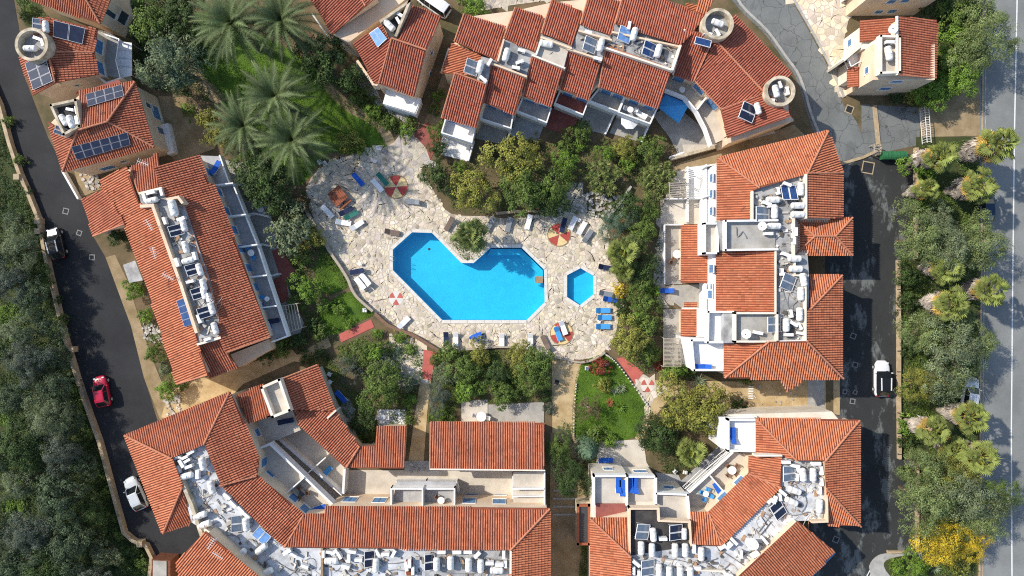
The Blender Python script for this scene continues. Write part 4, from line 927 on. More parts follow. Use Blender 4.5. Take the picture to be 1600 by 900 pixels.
# ================================================================== BOTTOM RIGHT BLOCK (BR)
Q = Bld("apartment_block", 1110, 790, "angled apartment block with crowded flat roof at the lower right", phrase="the lower right block")
Q.tile = "tile_light"
Q.mass([(1182, 655), (1343, 657), (1344, 821), (1293, 820), (1290, 764), (1245, 762), (1225, 790), (1128, 851), (1081, 850), (1079, 800), (1107, 800), (1170, 740), (1170, 714), (1182, 710)], 5.8)
Q.mass([(985, 797), (1028, 797), (1028, 817), (1077, 818), (1081, 850), (1127, 853), (1230, 775), (1290, 764), (1293, 820), (1247, 814), (1305, 862), (1267, 900), (1240, 980), (923, 980), (923, 811)], 5.8)
a = Q.roof([(1181, 653), (1343, 656), (1289, 720), (1245, 720)], (0, -1), 6.0); b = Q.roof([(1343, 656), (1344, 822), (1291, 763), (1289, 720)], (1, 0), 6.0); c = Q.roof([(1291, 763), (1345, 822), (1293, 821)], (-.1, 1), 6.0); d = Q.roof([(1181, 653), (1245, 720), (1220, 713), (1181, 708)], (-1, 0), 6.0, m="tile_light")
Q.ridge(a, (1343, 657), (1289, 720), fc2=b); Q.ridge(b, (1291, 763), (1344, 822), fc2=c); Q.ridge(a, (1181, 654), (1245, 720), fc2=d)
e = Q.roof([(1170, 713), (1220, 714), (1220, 762), (1170, 740)], (-1, -.1), 5.9 ); f1 = Q.roof([(1170, 740), (1220, 762), (1200, 781), (1127, 853), (1107, 800)], (-0.70, -0.71), 5.9); f2 = Q.roof([(1107, 800), (1127, 853), (1081, 851), (1079, 800)], (0, -1), 5.9)
Q.ridge(f1, (1170, 740), (1220, 762), fc2=e); Q.ridge(f1, (1107, 800), (1127, 853), fc2=f2, r=.1)
s_ = Q.roof([(1247, 814), (1305, 862), (1267, 902), (1240, 935), (1135, 935), (1155, 900), (1200, 858)], (0.66, 0.75), 5.9, pitch=.3)
Q.mk(MB().bar(P(1305, 863, 5.8), P(1266, 903, 5.8), .15, .15), "gutter", "shutter")
wN = Q.roof([(922, 809), (979, 809), (985, 870)], (0, -1), 6.0); wW = Q.roof([(922, 809), (985, 870), (986, 960), (922, 960)], (-1, 0), 6.0, m="tile_light"); Q.ridge(wN, (922, 810), (985, 869), fc2=wW)
Q.flat([(985, 797), (1028, 797), (1028, 817), (1077, 818), (1081, 850), (1082, 853), (985, 868)], 6.6, "roof_black", th=.5)
Q.wall_px([(984, 868), (984, 795), (1029, 795), (1030, 814), (1078, 816), (1080, 852)], 6.2, 7.2, .22, "cream")
Q.flat([(985, 868), (1082, 853), (1127, 854), (1200, 782), (1221, 762), (1220, 714), (1245, 720), (1289, 720), (1291, 763), (1293, 812), (1247, 814), (1200, 858), (1155, 900), (1130, 950), (986, 960)], 6.55, "roof_white", th=.6)
Q.wall_px([(1289, 720), (1292, 765), (1293, 815), (1270, 816)], 6.2, 7.3, .22, "cream"); Q.wall_px([(1243, 816), (1200, 857), (1158, 897)], 6.2, 7.2, .25, "pale"); Q.wall_px([(1060, 890), (1132, 893)], 6.5, 7.1, .2, "pale"); Q.wall_px([(1181, 712), (1221, 712)], 6.4, 7.4, .2, "pale")
# north terraces
Q.mass([(926, 740), (979, 740), (979, 812), (926, 812)], 4.9, ins=0, m="pale"); Q.flat([(927, 741), (978, 741), (978, 786), (927, 786)], 5.0, "floor_tile", th=.1, par=[0, 1, 3], ph=.8, pm="white", name="terrace_floor"); Q.flat([(931, 787), (978, 787), (978, 810), (931, 810)], 5.15, "floor_red", th=.1, name="terrace_floor")
Q.mass([(979, 745), (1024, 745), (1024, 800), (979, 800)], 4.8, ins=0, m="pale"); Q.flat([(980, 742), (1023, 742), (1023, 783), (980, 783)], 4.9, "floor_tile", th=.1, par=[0, 1], ph=.8, pm="white", name="terrace_floor")
Q.mass([(1026, 768), (1072, 770), (1076, 816), (1030, 815)], 4.8, ins=0, m="pale"); Q.flat([(1024, 768), (1072, 770), (1076, 812), (1031, 812)], 4.9, "floor_tile", th=.1, par=[0, 1], ph=.8, pm="white", name="terrace_floor")
Q.window(1001, 787, 1.4, .9); Q.window(950, 733, 1.0, 1.0); Q.window(1000, 737, 1.5, 1.0); Q.window(1045, 762, 1.2, .9)
Q.mass([(1124, 652), (1183, 650), (1183, 708), (1150, 706), (1126, 700)], 5.0, ins=0, m="white"); Q.flat([(1135, 654), (1180, 654), (1180, 702), (1135, 702)], 5.1, "white", th=.1, par='all', ph=.8, pm="white", name="terrace_floor")
Q.mass([(1130, 648), (1300, 643), (1310, 655), (1180, 656)], 4.6, ins=0, m="pale")
# diagonal terrace
Q.flat([(1146, 705), (1168, 712), (1169, 740), (1106, 799), (1078, 799), (1075, 772)], 3.0, "floor_tile", name="balcony_floor"); Q.wall_px([(1147, 706), (1110, 740), (1074, 773), (1077, 800)], 2.6, 3.8, .15, "white"); Q.wall_px([(1112, 746), (1134, 772)], 2.8, 4.2, .15, "white"); Q.rail_px([(1140, 702), (1102, 734), (1070, 764)], 2.6, 3.7, "frame_white")
for x, y in ((1156, 752), (1130, 777)): Q.window(x, y, 1.2, 1.6)
patio([(937, 690), (1005, 686), (1010, 722), (1022, 742), (928, 742)], "pale patio north of the lower right block", "floor_tile"); patio([(1024, 738), (1060, 742), (1074, 772), (1026, 770)], "shaded small patio with white chairs", "floor_grey")
patio([(1060, 755), (1130, 690), (1145, 704), (1074, 772)], "strip patio under the diagonal balcony", "floor_grey")
porch = Bld("porch", 912, 818, "narrow brown edged lean-to against the lower right block", phrase="lean-to")
porch.mass([(901, 786), (923, 784), (923, 852), (901, 852)], 2.2, ins=0, m="stain_cream"); porch.flat([(903, 789), (920, 789), (920, 849), (903, 849)], 2.35, "steel_dark", th=.1, par='all', ph=.25, pt=.28, pm="timber_red")

# ================================================================== BOTTOM LEFT BLOCK (BL)
B = Bld("apartment_block", 520, 790, "large L shaped apartment block across the lower left", phrase="the lower left block")
B.mass([(195, 681), (359, 613), (405, 714), (405, 742), (475, 803), (508, 803), (508, 792), (859, 795), (860, 990), (290, 990), (275, 880), (320, 831), (299, 817), (255, 832)], 6.1)
bN = B.roof([(194, 680), (359, 612), (319, 694), (269, 715)], (-0.38, -0.92), 6.3); bW = B.roof([(194, 680), (269, 715), (285, 760), (254, 834)], (-0.93, 0.36), 6.3, m="tile_light"); bS = B.roof([(285, 761), (299, 817), (254, 833)], (0.3, 0.95), 6.3)
bE = B.roof([(359, 612), (387, 672), (405, 715), (402, 743), (345, 758), (319, 694)], (0.93, -0.36), 6.3); bD = B.roof([(345, 758), (402, 743), (475, 804), (445, 855), (400, 815), (370, 782)], (0.70, -0.71), 6.2)
bM = B.roof([(475, 804), (508, 803), (508, 791), (860, 794), (799, 859), (445, 855)], (0, -1), 6.2); bR = B.roof([(860, 794), (860, 980), (795, 980), (797, 860)], (1, 0), 6.2, m="tile_light"); bSW = B.roof([(321, 830), (400, 898), (430, 925), (420, 985), (300, 985), (274, 879)], (-0.66, 0.75), 6.2, pitch=.3, m="tile_light")
B.ridge(bN, (195, 680), (269, 715), fc2=bW); B.ridge(bN, (359, 613), (319, 694), fc2=bE); B.ridge(bW, (285, 761), (255, 833), fc2=bS); B.ridge(bD, (402, 743), (345, 758), fc2=bE, r=.1); B.ridge(bM, (475, 804), (445, 855), fc2=bD); B.ridge(bM, (859, 795), (798, 859), fc2=bR)
B.flat([(269, 715), (319, 694), (345, 758), (370, 782), (400, 815), (445, 856), (798, 859), (796, 980), (440, 980), (430, 925), (400, 898), (321, 830), (299, 816), (285, 760)], 7.0, "roof_white", th=.8)
B.wall_px([(283, 752), (299, 790), (314, 835)], 6.6, 7.9, .4, "stain_cream"); B.wall_px([(315, 825), (340, 842), (400, 893), (432, 922)], 6.6, 7.7, .35, "pale"); B.wall_px([(798, 860), (797, 960)], 6.6, 7.8, .25, "pale"); B.wall_px([(503, 858), (503, 905)], 6.9, 7.5, .25, "box_brown")
B.flat([(664, 860), (797, 860), (797, 905), (664, 905)], 7.06, "roof_felt", th=.06)
# north front windows and balconies
for x, y in ((559, 768), (602, 768), (547, 781), (593, 782), (738, 771), (782, 771), (733, 783), (780, 784)): B.window(x, y, 1.5, 1.7)
B.flat([(620, 752), (713, 752), (710, 790), (612, 790)], 3.1, "floor_grey", name="balcony_floor"); B.wall_px([(611, 792), (611, 764), (660, 764), (710, 764), (710, 792)], 2.8, 4.2, .16, "white"); B.wall_px([(660, 764), (660, 790)], 2.8, 4.6, .16, "white")
B.wall_px([(620, 753), (666, 753), (713, 753), (716, 768)], 0, 1.3, .18, "white"); B.wall_px([(801, 738), (801, 792)], 0, 1.6, .16, "white", zp=0)
B.flat([(802, 738), (851, 738), (851, 792), (802, 792)], 3.0, "floor_tile", name="balcony_floor"); B.wall_px([(802, 764), (850, 764)], 2.8, 3.9, .16, "white"); B.wall_px([(802, 776), (850, 776)], 2.8, 3.7, .12, "white"); B.wall_px([(851, 738), (851, 792)], 2.8, 3.9, .15, "white")
patio([(540, 734), (802, 736), (802, 780), (712, 780), (612, 780), (535, 780), (528, 745)], "long tiled courtyard behind the lower left block", "floor_tile")
# diagonal balconies
B.flat([(402, 702), (421, 694), (520, 790), (508, 795), (475, 804), (405, 745)], 3.1, "floor_tile", name="balcony_floor"); B.wall_px([(402, 702), (422, 694), (521, 790)], 2.8, 4.1, .25, "white"); B.wall_px([(447, 771), (474, 747)], 2.8, 4.3, .15, "white"); B.wall_px([(436, 686), (533, 772)], 0, 1.3, .3, "white"); B.wall_px([(480, 740), (514, 710)], 0, 1.7, .15, "white", zp=0); B.wall_px([(538, 735), (536, 770)], 0, 2.0, .3, "white")
for x, y in ((412, 722), (424, 739), (459, 778), (476, 795)): B.window(x, y, 1.0, 1.7)
patio([(422, 690), (460, 652), (540, 730), (535, 775), (520, 790)], "shaded patio under the diagonal balconies", "floor_tile")
# low north wing
w1 = B.roof([(440, 592), (496, 570), (525, 643), (459, 640)], (0.93, -0.36), 3.8, pitch=.3); w2_ = B.roof([(459, 640), (525, 643), (562, 697), (540, 732), (500, 695), (470, 668)], (0.66, -0.75), 3.7, pitch=.25); w3 = B.roof([(589, 666), (635, 666), (631, 732), (543, 731), (562, 697), (586, 696)], (0, -1), 3.3, pitch=.25)
B.mass([(441, 593), (495, 572), (524, 642), (561, 697), (586, 697), (590, 667), (634, 667), (630, 731), (545, 730), (500, 694), (460, 650)], 3.2)
w4 = B.roof([(370, 617), (412, 600), (431, 645), (388, 662)], (-0.3, -0.95), 4.6, pitch=.2); B.mass([(371, 618), (411, 602), (430, 645), (388, 661)], 4.5)
B.mass([(412, 603), (441, 591), (457, 640), (429, 650)], 5.4, ins=0, m="cream"); B.flat([(413, 604), (440, 592), (456, 639), (430, 649)], 5.45, "floor_tile", th=.1, par='all', ph=.9, pt=.3, pm="pale", name="terrace_floor")
B.ridge(w2_, (562, 697), (541, 731), r=.12, fc2=w3); B.verge(w1, (496, 570), (440, 592)); B.wall_px([(512, 653), (524, 642)], 2.0, 4.2, .2, "pale")
B.flat([(388, 664), (430, 648), (457, 641), (470, 672), (402, 700)], 2.2, "floor_tile", name="terrace_floor"); B.window(402, 676, .9, 1.1); B.window(425, 700, .8, .8)
m1 = B.roof([(673, 659), (851, 661), (850, 735), (672, 733)], (0, -1), 3.1, pitch=.28); B.mass([(674, 661), (850, 663), (849, 734), (673, 733)], 2.9); B.ridge(m1, (672, 733), (850, 735), r=.1, m="pale"); B.verge(m1, (673, 659), (672, 733))
patio([(590, 640), (634, 640), (634, 668), (590, 668)], "small white patio above the low tiled wing", "white"); patio([(721, 627), (762, 624), (762, 660), (721, 660)], "white patio with the round table above the long low roof", "floor_tile"); patio([(763, 632), (850, 628), (850, 662), (763, 662)], "pale grey patio above the long low roof", "concrete")
patio([(520, 646), (545, 622), (556, 640), (548, 672), (540, 672)], "small concrete patio beside the low wing gable", "concrete"); patio([(632, 720), (674, 720), (674, 736), (632, 736)], "littered gap between the two low tiled wings", "concrete")
shed = Bld("garden_shed", 250, 890, "small stone topped shed beside the left lane's end", phrase="shed")
shed.mass([(237, 874), (266, 876), (266, 930), (237, 930)], 2.2, ins=0, m="rust"); shed.flat([(239, 876), (260, 877), (260, 930), (239, 930)], 2.3, "concrete", th=.1, name="shed_roof")
hut = Bld("slab_shelter", 208, 424, "mottled grey slab roof of a small shelter beside the row house", phrase="hut")
hut.mass([(193, 414), (210, 408), (222, 438), (203, 441)], 2.0, ins=.2, m="concrete"); hut.flat([(192, 414), (211, 407), (223, 438), (202, 442)], 2.15, "roof_felt", th=.12, name="shed_roof")
# ================================================================== ROOF EQUIPMENT
ORD = ["first", "second", "third", "fourth", "fifth", "sixth", "seventh", "eighth", "ninth", "tenth", "eleventh", "twelfth", "thirteenth", "fourteenth", "fifteenth", "sixteenth", "seventeenth", "eighteenth", "nineteenth", "twentieth"]
ORD += [t+" "+ORD[k] for t in ("twenty", "thirty") for k in range(9) ] + ["fortieth", "forty first", "forty second", "forty third", "forty fourth"]
PENDING = {}
def later(o, what, bld, px, py, cat, group): PENDING.setdefault((what, bld.phrase, cat, group), []).append((px, py, o))
def flush():
    for (what, ph, cat, group), L_ in PENDING.items():
        xs = [q[0] for q in L_]; ys = [q[1] for q in L_]
        ax = 0 if max(xs)-min(xs) >= max(ys)-min(ys) else 1
        L_.sort(key=lambda q: q[ax])
        for i, (_, _, o) in enumerate(L_):
            lab = f"{what} on {ph}" if len(L_) == 1 else f"{what} on {ph}, {ORD[i]} from {'the left' if ax == 0 else 'the top'}"
            tag(o, lab, cat, group)
def proto_tank():
    e = bpy.data.objects.new("water_tank", None)
    prof = [(-.86, .05), (-.85, .22), (-.80, .33), (-.70, .395), (-.5, .415), (-.48, .40), (-.44, .415), (.44, .415), (.48, .40), (.5, .415), (.70, .395), (.80, .33), (.85, .22), (.86, .05)]
    b = MB(); b.tube([(x, 0, .72) for x, _ in prof], [r for _, r in prof], 14); o = b.build("tank_body", "tank_white", None, smooth=True); o.parent = e
    b = MB(); b.tube([(0, 0, 1.10), (0, 0, 1.18)], .17, 12); o = b.build("lid", "pipe_white", None); o.parent = e
    b = MB()
    for x in (-.5, .5):
        b.bar((x, -.36, .36), (x, .36, .36), .06, .06)
        for y in (-.34, .34): b.bar((x, y, 0), (x, y, .36), .05, .05)
    o = b.build("stand", "alu", None); o.parent = e
    b = MB(); b.tube([(-.7, .2, .4), (-.75, .55, .1), (-.2, .7, .05), (.3, .62, .05), (.6, .3, .4)], .03, 5); o = b.build("pipe", "pipe_grey", None); o.parent = e
    return e
TANK = proto_tank()
for ch in list(TANK.children): COL.objects.unlink(ch)
def copy_proto(p, loc, rz, sc=1.0):
    r = p.copy(); COL.objects.link(r); r.location = loc; r.rotation_euler = (0, 0, rz); r.scale = (sc,)*3 if not isinstance(sc, tuple) else sc
    for ch in p.children:
        c = ch.copy(); COL.objects.link(c); c.parent = r
        for gch in ch.children:
            d = gch.copy(); COL.objects.link(d); d.parent = c
    return r
def tank(bld, px, py, z, ang, sc=1.0, what="white rounded water tank"):
    p = P(px, py, z+.75); o = copy_proto(TANK, (p.x, p.y, z), -math.radians(ang), sc); later(o, what, bld, px, py, "water tank", "white water tanks on the roofs"); return o
def collector(bld, px, py, z, ang, m="panel_black", w=1.75, h=1.9, n=2, tilt=.5, what=None):
    """solar collectors on a raked stand, ang = image direction their lower edge faces"""
    p = P(px, py, z+.5); e = empty("solar_collector", (p.x, p.y, z), -math.radians(ang)+math.pi/2); pw = w/n
    R_ = Matrix.Rotation(-tilt, 4, 'X'); R_.translation = Vector((0, 0, .15+math.sin(tilt)*h/2))
    for k in range(n):
        x0 = -w/2+k*pw+.02; x1 = x0+pw-.04
        b = MB(); t = .05
        b.box(x0, x1, -h/2, -h/2+t, 0, .09, R_).box(x0, x1, h/2-t, h/2, 0, .09, R_).box(x0, x0+t, -h/2+t, h/2-t, 0, .09, R_).box(x1-t, x1, -h/2+t, h/2-t, 0, .09, R_)
        f = b.build("panel_frame", "frame_white", e); MB().box(x0+t, x1-t, -h/2+t, h/2-t, 0.0, .06, R_).build("panel", m, f)
    b = MB()
    for x in (-w/2+.1, w/2-.1):
        y1 = h/2*math.cos(tilt)-.05; b.bar((x, -y1, .1), (x, y1, .1), .05, .05).bar((x, -y1, 0), (x, -y1, .1), .05, .05).bar((x, y1, 0), (x, y1, .15+math.sin(tilt)*h-.1), .05, .05)
    b.build("stand", "alu", e)
    cn = {"panel_black": "black", "panel_blue": "dark blue", "panel_grey": "grey", "panel_sky": "sky blue"}[m]
    later(e, what or f"{cn} tilted solar collector", bld, px, py, "solar panel", "solar collectors on the roofs"); return e
def proto_ac():
    e = bpy.data.objects.new("air_conditioner", None)
    o = MB().box(-.42, .42, -.16, .16, .1, .70).build("casing", "white_gloss", None); o.parent = e
    b = MB(); b.ring((0, 0), .20, .235, 0, .02, 16)
    for k in range(4): b.box(-.22, .22, -.16+.09*k+.02, -.16+.09*k+.035, 0, .012)
    M = Matrix.Rotation(math.pi/2, 4, 'X'); M.translation = Vector((-.12, -.165, .4)); b.v = [tuple(M @ Vector(q)) for q in b.v]; o = b.build("fan_grille", "steel_dark", None); o.parent = e
    o = MB().box(-.36, -.28, -.2, .2, 0, .1).box(.28, .36, -.2, .2, 0, .1).build("foot", "rubber", None); o.parent = e
    return e
AC = proto_ac()
for ch in list(AC.children): COL.objects.unlink(ch)
def acs(bld, z, items):
    for px, py, ang in items:
        p = P(px, py, z+.6); sc = random.uniform(.95, 1.2); o = copy_proto(AC, (p.x, p.y, z), -math.radians(ang), sc); later(o, "white air conditioning unit", bld, px, py, "air conditioner", "air conditioners on the roofs")
def dish(bld, px, py, z, r=.5, what="white satellite dish", az=200):
    p = P(px, py, z+.9); e = empty("satellite_dish", (p.x, p.y, z), math.radians(az)); b = MB(); n = 18; M = Matrix.Rotation(math.radians(35), 4, 'Y'); M.translation = Vector((0, 0, 1.0)); vv = []
    for k, (rr, zz) in enumerate(((0.02, 0), (.5, .06), (.85, .17), (1, .25))):
        vv += [M @ Vector((r*rr*math.cos(2*math.pi*i/n), r*rr*math.sin(2*math.pi*i/n), r*zz)) for i in range(n)]
    b.add(vv, [(k*n+i, k*n+(i+1) % n, (k+1)*n+(i+1) % n, (k+1)*n+i) for k in range(3) for i in range(n)]+[tuple(range(n))]); b.build("reflector", "white", e, smooth=True)
    MB().tube([(0, 0, 0), (0, 0, 1.0)], .035).build("mast", "alu", e); q = M @ Vector((0, 0, r*.9)); MB().tube([M @ Vector((-r*.8, 0, .1)), q], .015, 5).box(q.x-.05, q.x+.05, q.y-.05, q.y+.05, q.z-.05, q.z+.05).build("receiver_arm", "steel_dark", e)
    later(e, what, bld, px, py, "satellite dish", "satellite dishes on the roofs")
def antenna(bld, fc, px, py, ang):
    p = bld.on(fc, px, py); e = empty("antenna", p, -math.radians(ang)); MB().tube([(0, 0, -.1), (0, 0, 1.6)], .025, 5).build("mast", "pipe_white", e)
    b = MB(); b.bar((-.6, 0, 1.55), (.8, 0, 1.55), .035, .035)
    for k in range(6): b.bar((-.5+.24*k, -.35+.03*k, 1.57), (-.5+.24*k, .35-.03*k, 1.57), .025, .025)
    b.build("boom", "pipe_white", e); later(e, "white television aerial", bld, px, py, "antenna", "television aerials on the tiles")
def pipes(bld, z, runs, m="pipe_grey", what="grey pipe run"):
    for pts in runs:
        p0 = P(*pts[0], z); e = empty("pipe_run", (p0.x, p0.y, z)); q = smooth_poly(pts, 5, False); b = MB(); b.tube([(*(P(x, y, z).xy-p0.xy), .09+.05*math.sin(i)) for i, (x, y) in enumerate(q)], .045, 5); b.build("pipe", m, e)
        b = MB()
        for i in range(0, len(q), 5): w_ = P(*q[i], z).xy-p0.xy; b.box(w_.x-.06, w_.x+.06, w_.y-.06, w_.y+.06, 0, .08)
        b.build("pipe_block", "concrete", e); later(e, what, bld, pts[0][0], pts[0][1], "pipe", "pipe runs on the flat roofs")
def pv(bld, fc, corners, nu, nv, label, m="panel_black"):
    """photovoltaic array lying on a tiled face; corners (photo px): a, b along the rows, d the other side"""
    a, b, c, d = [bld.on(fc, x, y, .22) for x, y in corners]; e = empty("solar_array", a); tag(e, label, "solar panel", "solar arrays on the tiles")
    nrm = Vector((fc['d'].x*fc['pitch'], fc['d'].y*fc['pitch'], 1)).normalized()
    for i in range(nu):
        for j in range(nv):
            def pt(s, t): return a.lerp(b, s).lerp(d.lerp(c, s), t)-a
            g_ = .012; q = [pt((i+s)/nu+(g_ if s == 0 else -g_)/nu*2, (j+t)/nv+(g_ if t == 0 else -g_)/nv*2) for s, t in ((0, 0), (1, 0), (1, 1), (0, 1))]
            mb = MB(); mb.add(q+[x+nrm*.05 for x in q], [(0, 1, 2, 3), (7, 6, 5, 4), (0, 4, 5, 1), (1, 5, 6, 2), (2, 6, 7, 3), (3, 7, 4, 0)]); f = mb.build("panel_frame", "alu", e)
            cc = sum(q, Vector())/4; q2 = [x.lerp(cc, .045)+nrm*.054 for x in q]; mb = MB(); mb.add(q2, [(0, 1, 2, 3)]) if (q2[1]-q2[0]).cross(q2[2]-q2[0]).z > 0 else mb.add(q2, [(3, 2, 1, 0)]); mb.build("panel", m, f)
    mb = MB()
    for t in (.25, .75): mb.bar(a.lerp(d, t)-a-nrm*.05, b.lerp(c, t)-a-nrm*.05, .05, .06)
    mb.build("mounting_rail", "alu", e)
# --- left row
for x, y, g_ in ((236, 313, -15), (271, 325, 75), (286, 352, 75), (289, 386, 75), (293, 407, -15), (311, 421, 72), (317, 445, 75), (318, 458, 75), (330, 482, 72), (335, 513, 72)): tank(L, x, y, 7.1, g_, .82 if y != 325 else 1.1)
for x, y in ((275, 360), (301, 421), (310, 458), (320, 488)): collector(L, x, y, 7.1, 160, "panel_black", 1.3, 1.5)
acs(L, 7.1, [(226, 309, 70), (236, 301, -15), (252, 300, 75), (257, 345, 70), (283, 342, -20), (277, 410, 70), (304, 400, 75), (297, 440, -15), (312, 498, 70), (324, 530, -20), (325, 465, 75)])
pipes(L, 7.1, [[(255, 325), (262, 340), (268, 352), (276, 378)], [(280, 395), (283, 408), (290, 420), (298, 445)], [(300, 450), (305, 470), (312, 485), (325, 500)]])
pv(L, fW, [(277, 470), (290, 465), (302, 507), (290, 511)], 1, 4, "strip of four dark blue panels on the row house's west roof", "panel_blue")
for x, y, g_ in ((243, 352, 60), (251, 395, 75), (272, 432, 30), (335, 465, 40), (233, 258, 20)): antenna(L, fW if x < 300 and y > 300 else (fE if x > 300 else fN), x, y, g_)
# --- villas
pv(V2, V2a, [(85, 32), (136, 45), (131, 71), (85, 59)], 2, 1, "two black panels on the upper roof of the towered villa"); pv(V2, V2c, [(41, 100), (72, 85), (85, 128), (54, 142)], 2, 3, "six black panels on the lane side roof of the towered villa")
pv(V3, V3a, [(136, 148), (192, 133), (196, 151), (139, 168)], 4, 2, "eight black panels on the north slope of the hip roofed villa"); pv(V3, V3c, [(113, 230), (201, 207), (206, 227), (122, 251)], 6, 2, "twelve black panels on the south slope of the hip roofed villa")
tank(V2, 46, 75, 7.0, 0, .85); acs(V2, 7.0, [(58, 60, 20), (66, 66, 70)]); collector(V2, 61, 38, 6.6, 180, "panel_grey", 1.3, 1.3, what="grey collector on the corner"); tank(V2, 70, 41, 6.6, 85, .8)
tank(V3, 110, 190, 6.65, 70, .9); tank(V3, 98, 187, 6.65, 60, .8); acs(V3, 6.65, [(109, 171, 10), (120, 172, 80), (121, 188, 80)]); collector(V3, 96, 205, 6.4, 200, "panel_grey", 1.0, 1.4, what="grey collector beside the sunken terrace")
tank(M2, 608, 39, 6.95, 45, .9); acs(M2, 6.95, [(622, 32, 60), (626, 24, 30)]); pv(M2, M2a, [(577, 53), (591, 43), (606, 62), (591, 76)], 2, 1, "pair of sky blue panels on the tall middle house", "panel_sky")
# --- stepped terrace
for x, y, g_ in ((791, 85, 105), (854, 68, 10), (939, 70, 105), (991, 53, 105), (1029, 79, 105), (750, 104, 105)): tank(T, x, y, 7.0, g_, .9)
for x, y, m_ in ((922, 70, "panel_grey"), (976, 54, "panel_sky"), (1014, 77, "panel_blue"), (737, 105, "panel_grey")): collector(T, x, y, 7.0 if x > 740 else 6.6, 195, m_, 1.7, 1.6, tilt=.4)
tank(T, 1122, 35, 6.9, 20, .85); acs(T, 6.9, [(1106, 53, 15), (1121, 51, 60)]); tank(T, 1213, 142, 6.6, 75, .85); acs(T, 6.6, [(1230, 142, 80), (1205, 156, 10), (1219, 132, 70)])
acs(T, 7.0, [(919, 50, 15), (934, 92, 15), (812, 97, -20), (815, 79, 15), (806, 106, 10), (983, 40, 100), (765, 97, 120), (755, 124, 40)]); pipes(T, 7.0, [[(995, 60), (1000, 72), (990, 80), (1005, 88)], [(1030, 90), (1040, 95), (1048, 100)], [(860, 72), (865, 80), (858, 86)], [(752, 110), (758, 120), (762, 126)]])
e = collector(T, 1099, 65, 7.3, 105, "panel_blue", 1.9, .95, 1, .25, what="dark blue collector below the upper round tower"); collector(T, 1169, 175, 6.4, 200, "panel_black", 2.0, 1.9, 2, .25, what="black paired collector near the lower round tower"); tank(T, 1185, 169, 6.7, 75, .8)
# --- top right villa
tank(A2, 1389, 83, 6.95, 80, .95); acs(A2, 6.95, [(1390, 66, 0)]); dish(A2, 1395, 46, 6.8, .5)
# --- right block
for x, y, g_ in ((1211, 331, 90), (1247, 321, 0), (1247, 335, 0), (1210, 353, 0), (1242, 404, 0), (1244, 420, 0), (1256, 437, 80), (1252, 295, 90), (1208, 312, 0), (1252, 459, 90), (1250, 491, 90), (1229, 508, 90)): tank(R, x, y, 7.0, g_, .9)
for x, y, g_, m_ in ((1233, 301, 90, "panel_blue"), (1191, 335, 180, "panel_grey"), (1231, 441, 200, "panel_grey"), (1209, 507, 180, "panel_grey")): collector(R, x, y, 7.0, g_, m_, 1.8, 1.9, tilt=.4)
acs(R, 7.0, [(1216, 298, 80), (1230, 288, 20), (1206, 322, 0), (1198, 318, 20), (1243, 362, 90), (1241, 376, 90), (1228, 398, 20), (1222, 425, 90), (1236, 490, 80), (1240, 506, 30), (1250, 510, 60), (1233, 523, 0), (1252, 521, 10), (1201, 365, 0), (1185, 520, 10)])
dish(R, 1191, 353, 7.1, .5); dish(R, 1166, 521, 7.1, .55, "grey white satellite dish"); pipes(R, 7.0, [[(1200, 330), (1206, 345), (1202, 358), (1208, 370)], [(1215, 370), (1208, 380), (1220, 395), (1212, 410)], [(1225, 410), (1230, 425), (1222, 432)], [(1218, 440), (1228, 470), (1238, 500)], [(1245, 470), (1238, 480), (1244, 498)]]); pipes(R, 7.12, [[(1150, 355), (1152, 370), (1160, 362), (1166, 372)]])
# --- lower right block
for x, y, g_ in ((1021, 836, 85), (1002, 857, 90), (1019, 860, 90), (1055, 860, 90), (1071, 860, 90), (1096, 866, 90), (1030, 892, 90), (1046, 896, 90), (1063, 897, 90), (1079, 897, 90), (1242, 767, 20), (1237, 784, 25), (1271, 742, 90), (1255, 742, 85), (1281, 791, 95)): tank(Q, x, y, 6.6, g_, .9)
tank(Q, 1070, 835, 6.6, 90, .75, "small white water tank")
for x, y, g_, m_ in ((1004, 831, 190, "panel_grey"), (1056, 832, 180, "panel_black"), (1012, 887, 180, "panel_grey"), (1233, 740, 180, "panel_grey"), (1216, 797, 150, "panel_black")): collector(Q, x, y, 6.6, g_, m_, 1.8, 1.7, tilt=.35)
dish(Q, 1175, 848, 6.6, .75, "large white satellite dish"); dish(Q, 1178, 882, 6.6, .4, "small white satellite dish")
acs(Q, 6.6, [(1036, 842, 0), (1084, 857, 90), (1129, 855, -30), (1139, 853, -45), (1147, 846, 45), (1195, 845, 50), (1158, 866, 90), (1180, 867, -30), (994, 880, 40), (990, 892, 90), (998, 898, 90), (1246, 732, 60), (1228, 722, 0), (1243, 728, 10), (1275, 724, 0), (1283, 735, 85), (1284, 753, 85), (1281, 766, 90), (1223, 770, 40), (1204, 783, -40), (1211, 781, -70), (1219, 777, 80), (1246, 746, 90), (1090, 888, 0), (1138, 898, 20)])
pipes(Q, 6.6, [[(1030, 870), (1060, 875), (1090, 880), (1120, 872)], [(1105, 880), (1125, 890), (1140, 880)], [(1130, 862), (1150, 875), (1165, 885)], [(1185, 830), (1200, 810), (1210, 800)], [(1225, 800), (1240, 805), (1262, 800), (1275, 806)], [(1255, 770), (1260, 785), (1252, 800)], [(1150, 870), (1175, 860), (1200, 840)]]); pipes(Q, 6.6, [[(1188, 835), (1205, 815)], [(1198, 820), (1190, 808)]], "steel_dark", "black pipe")
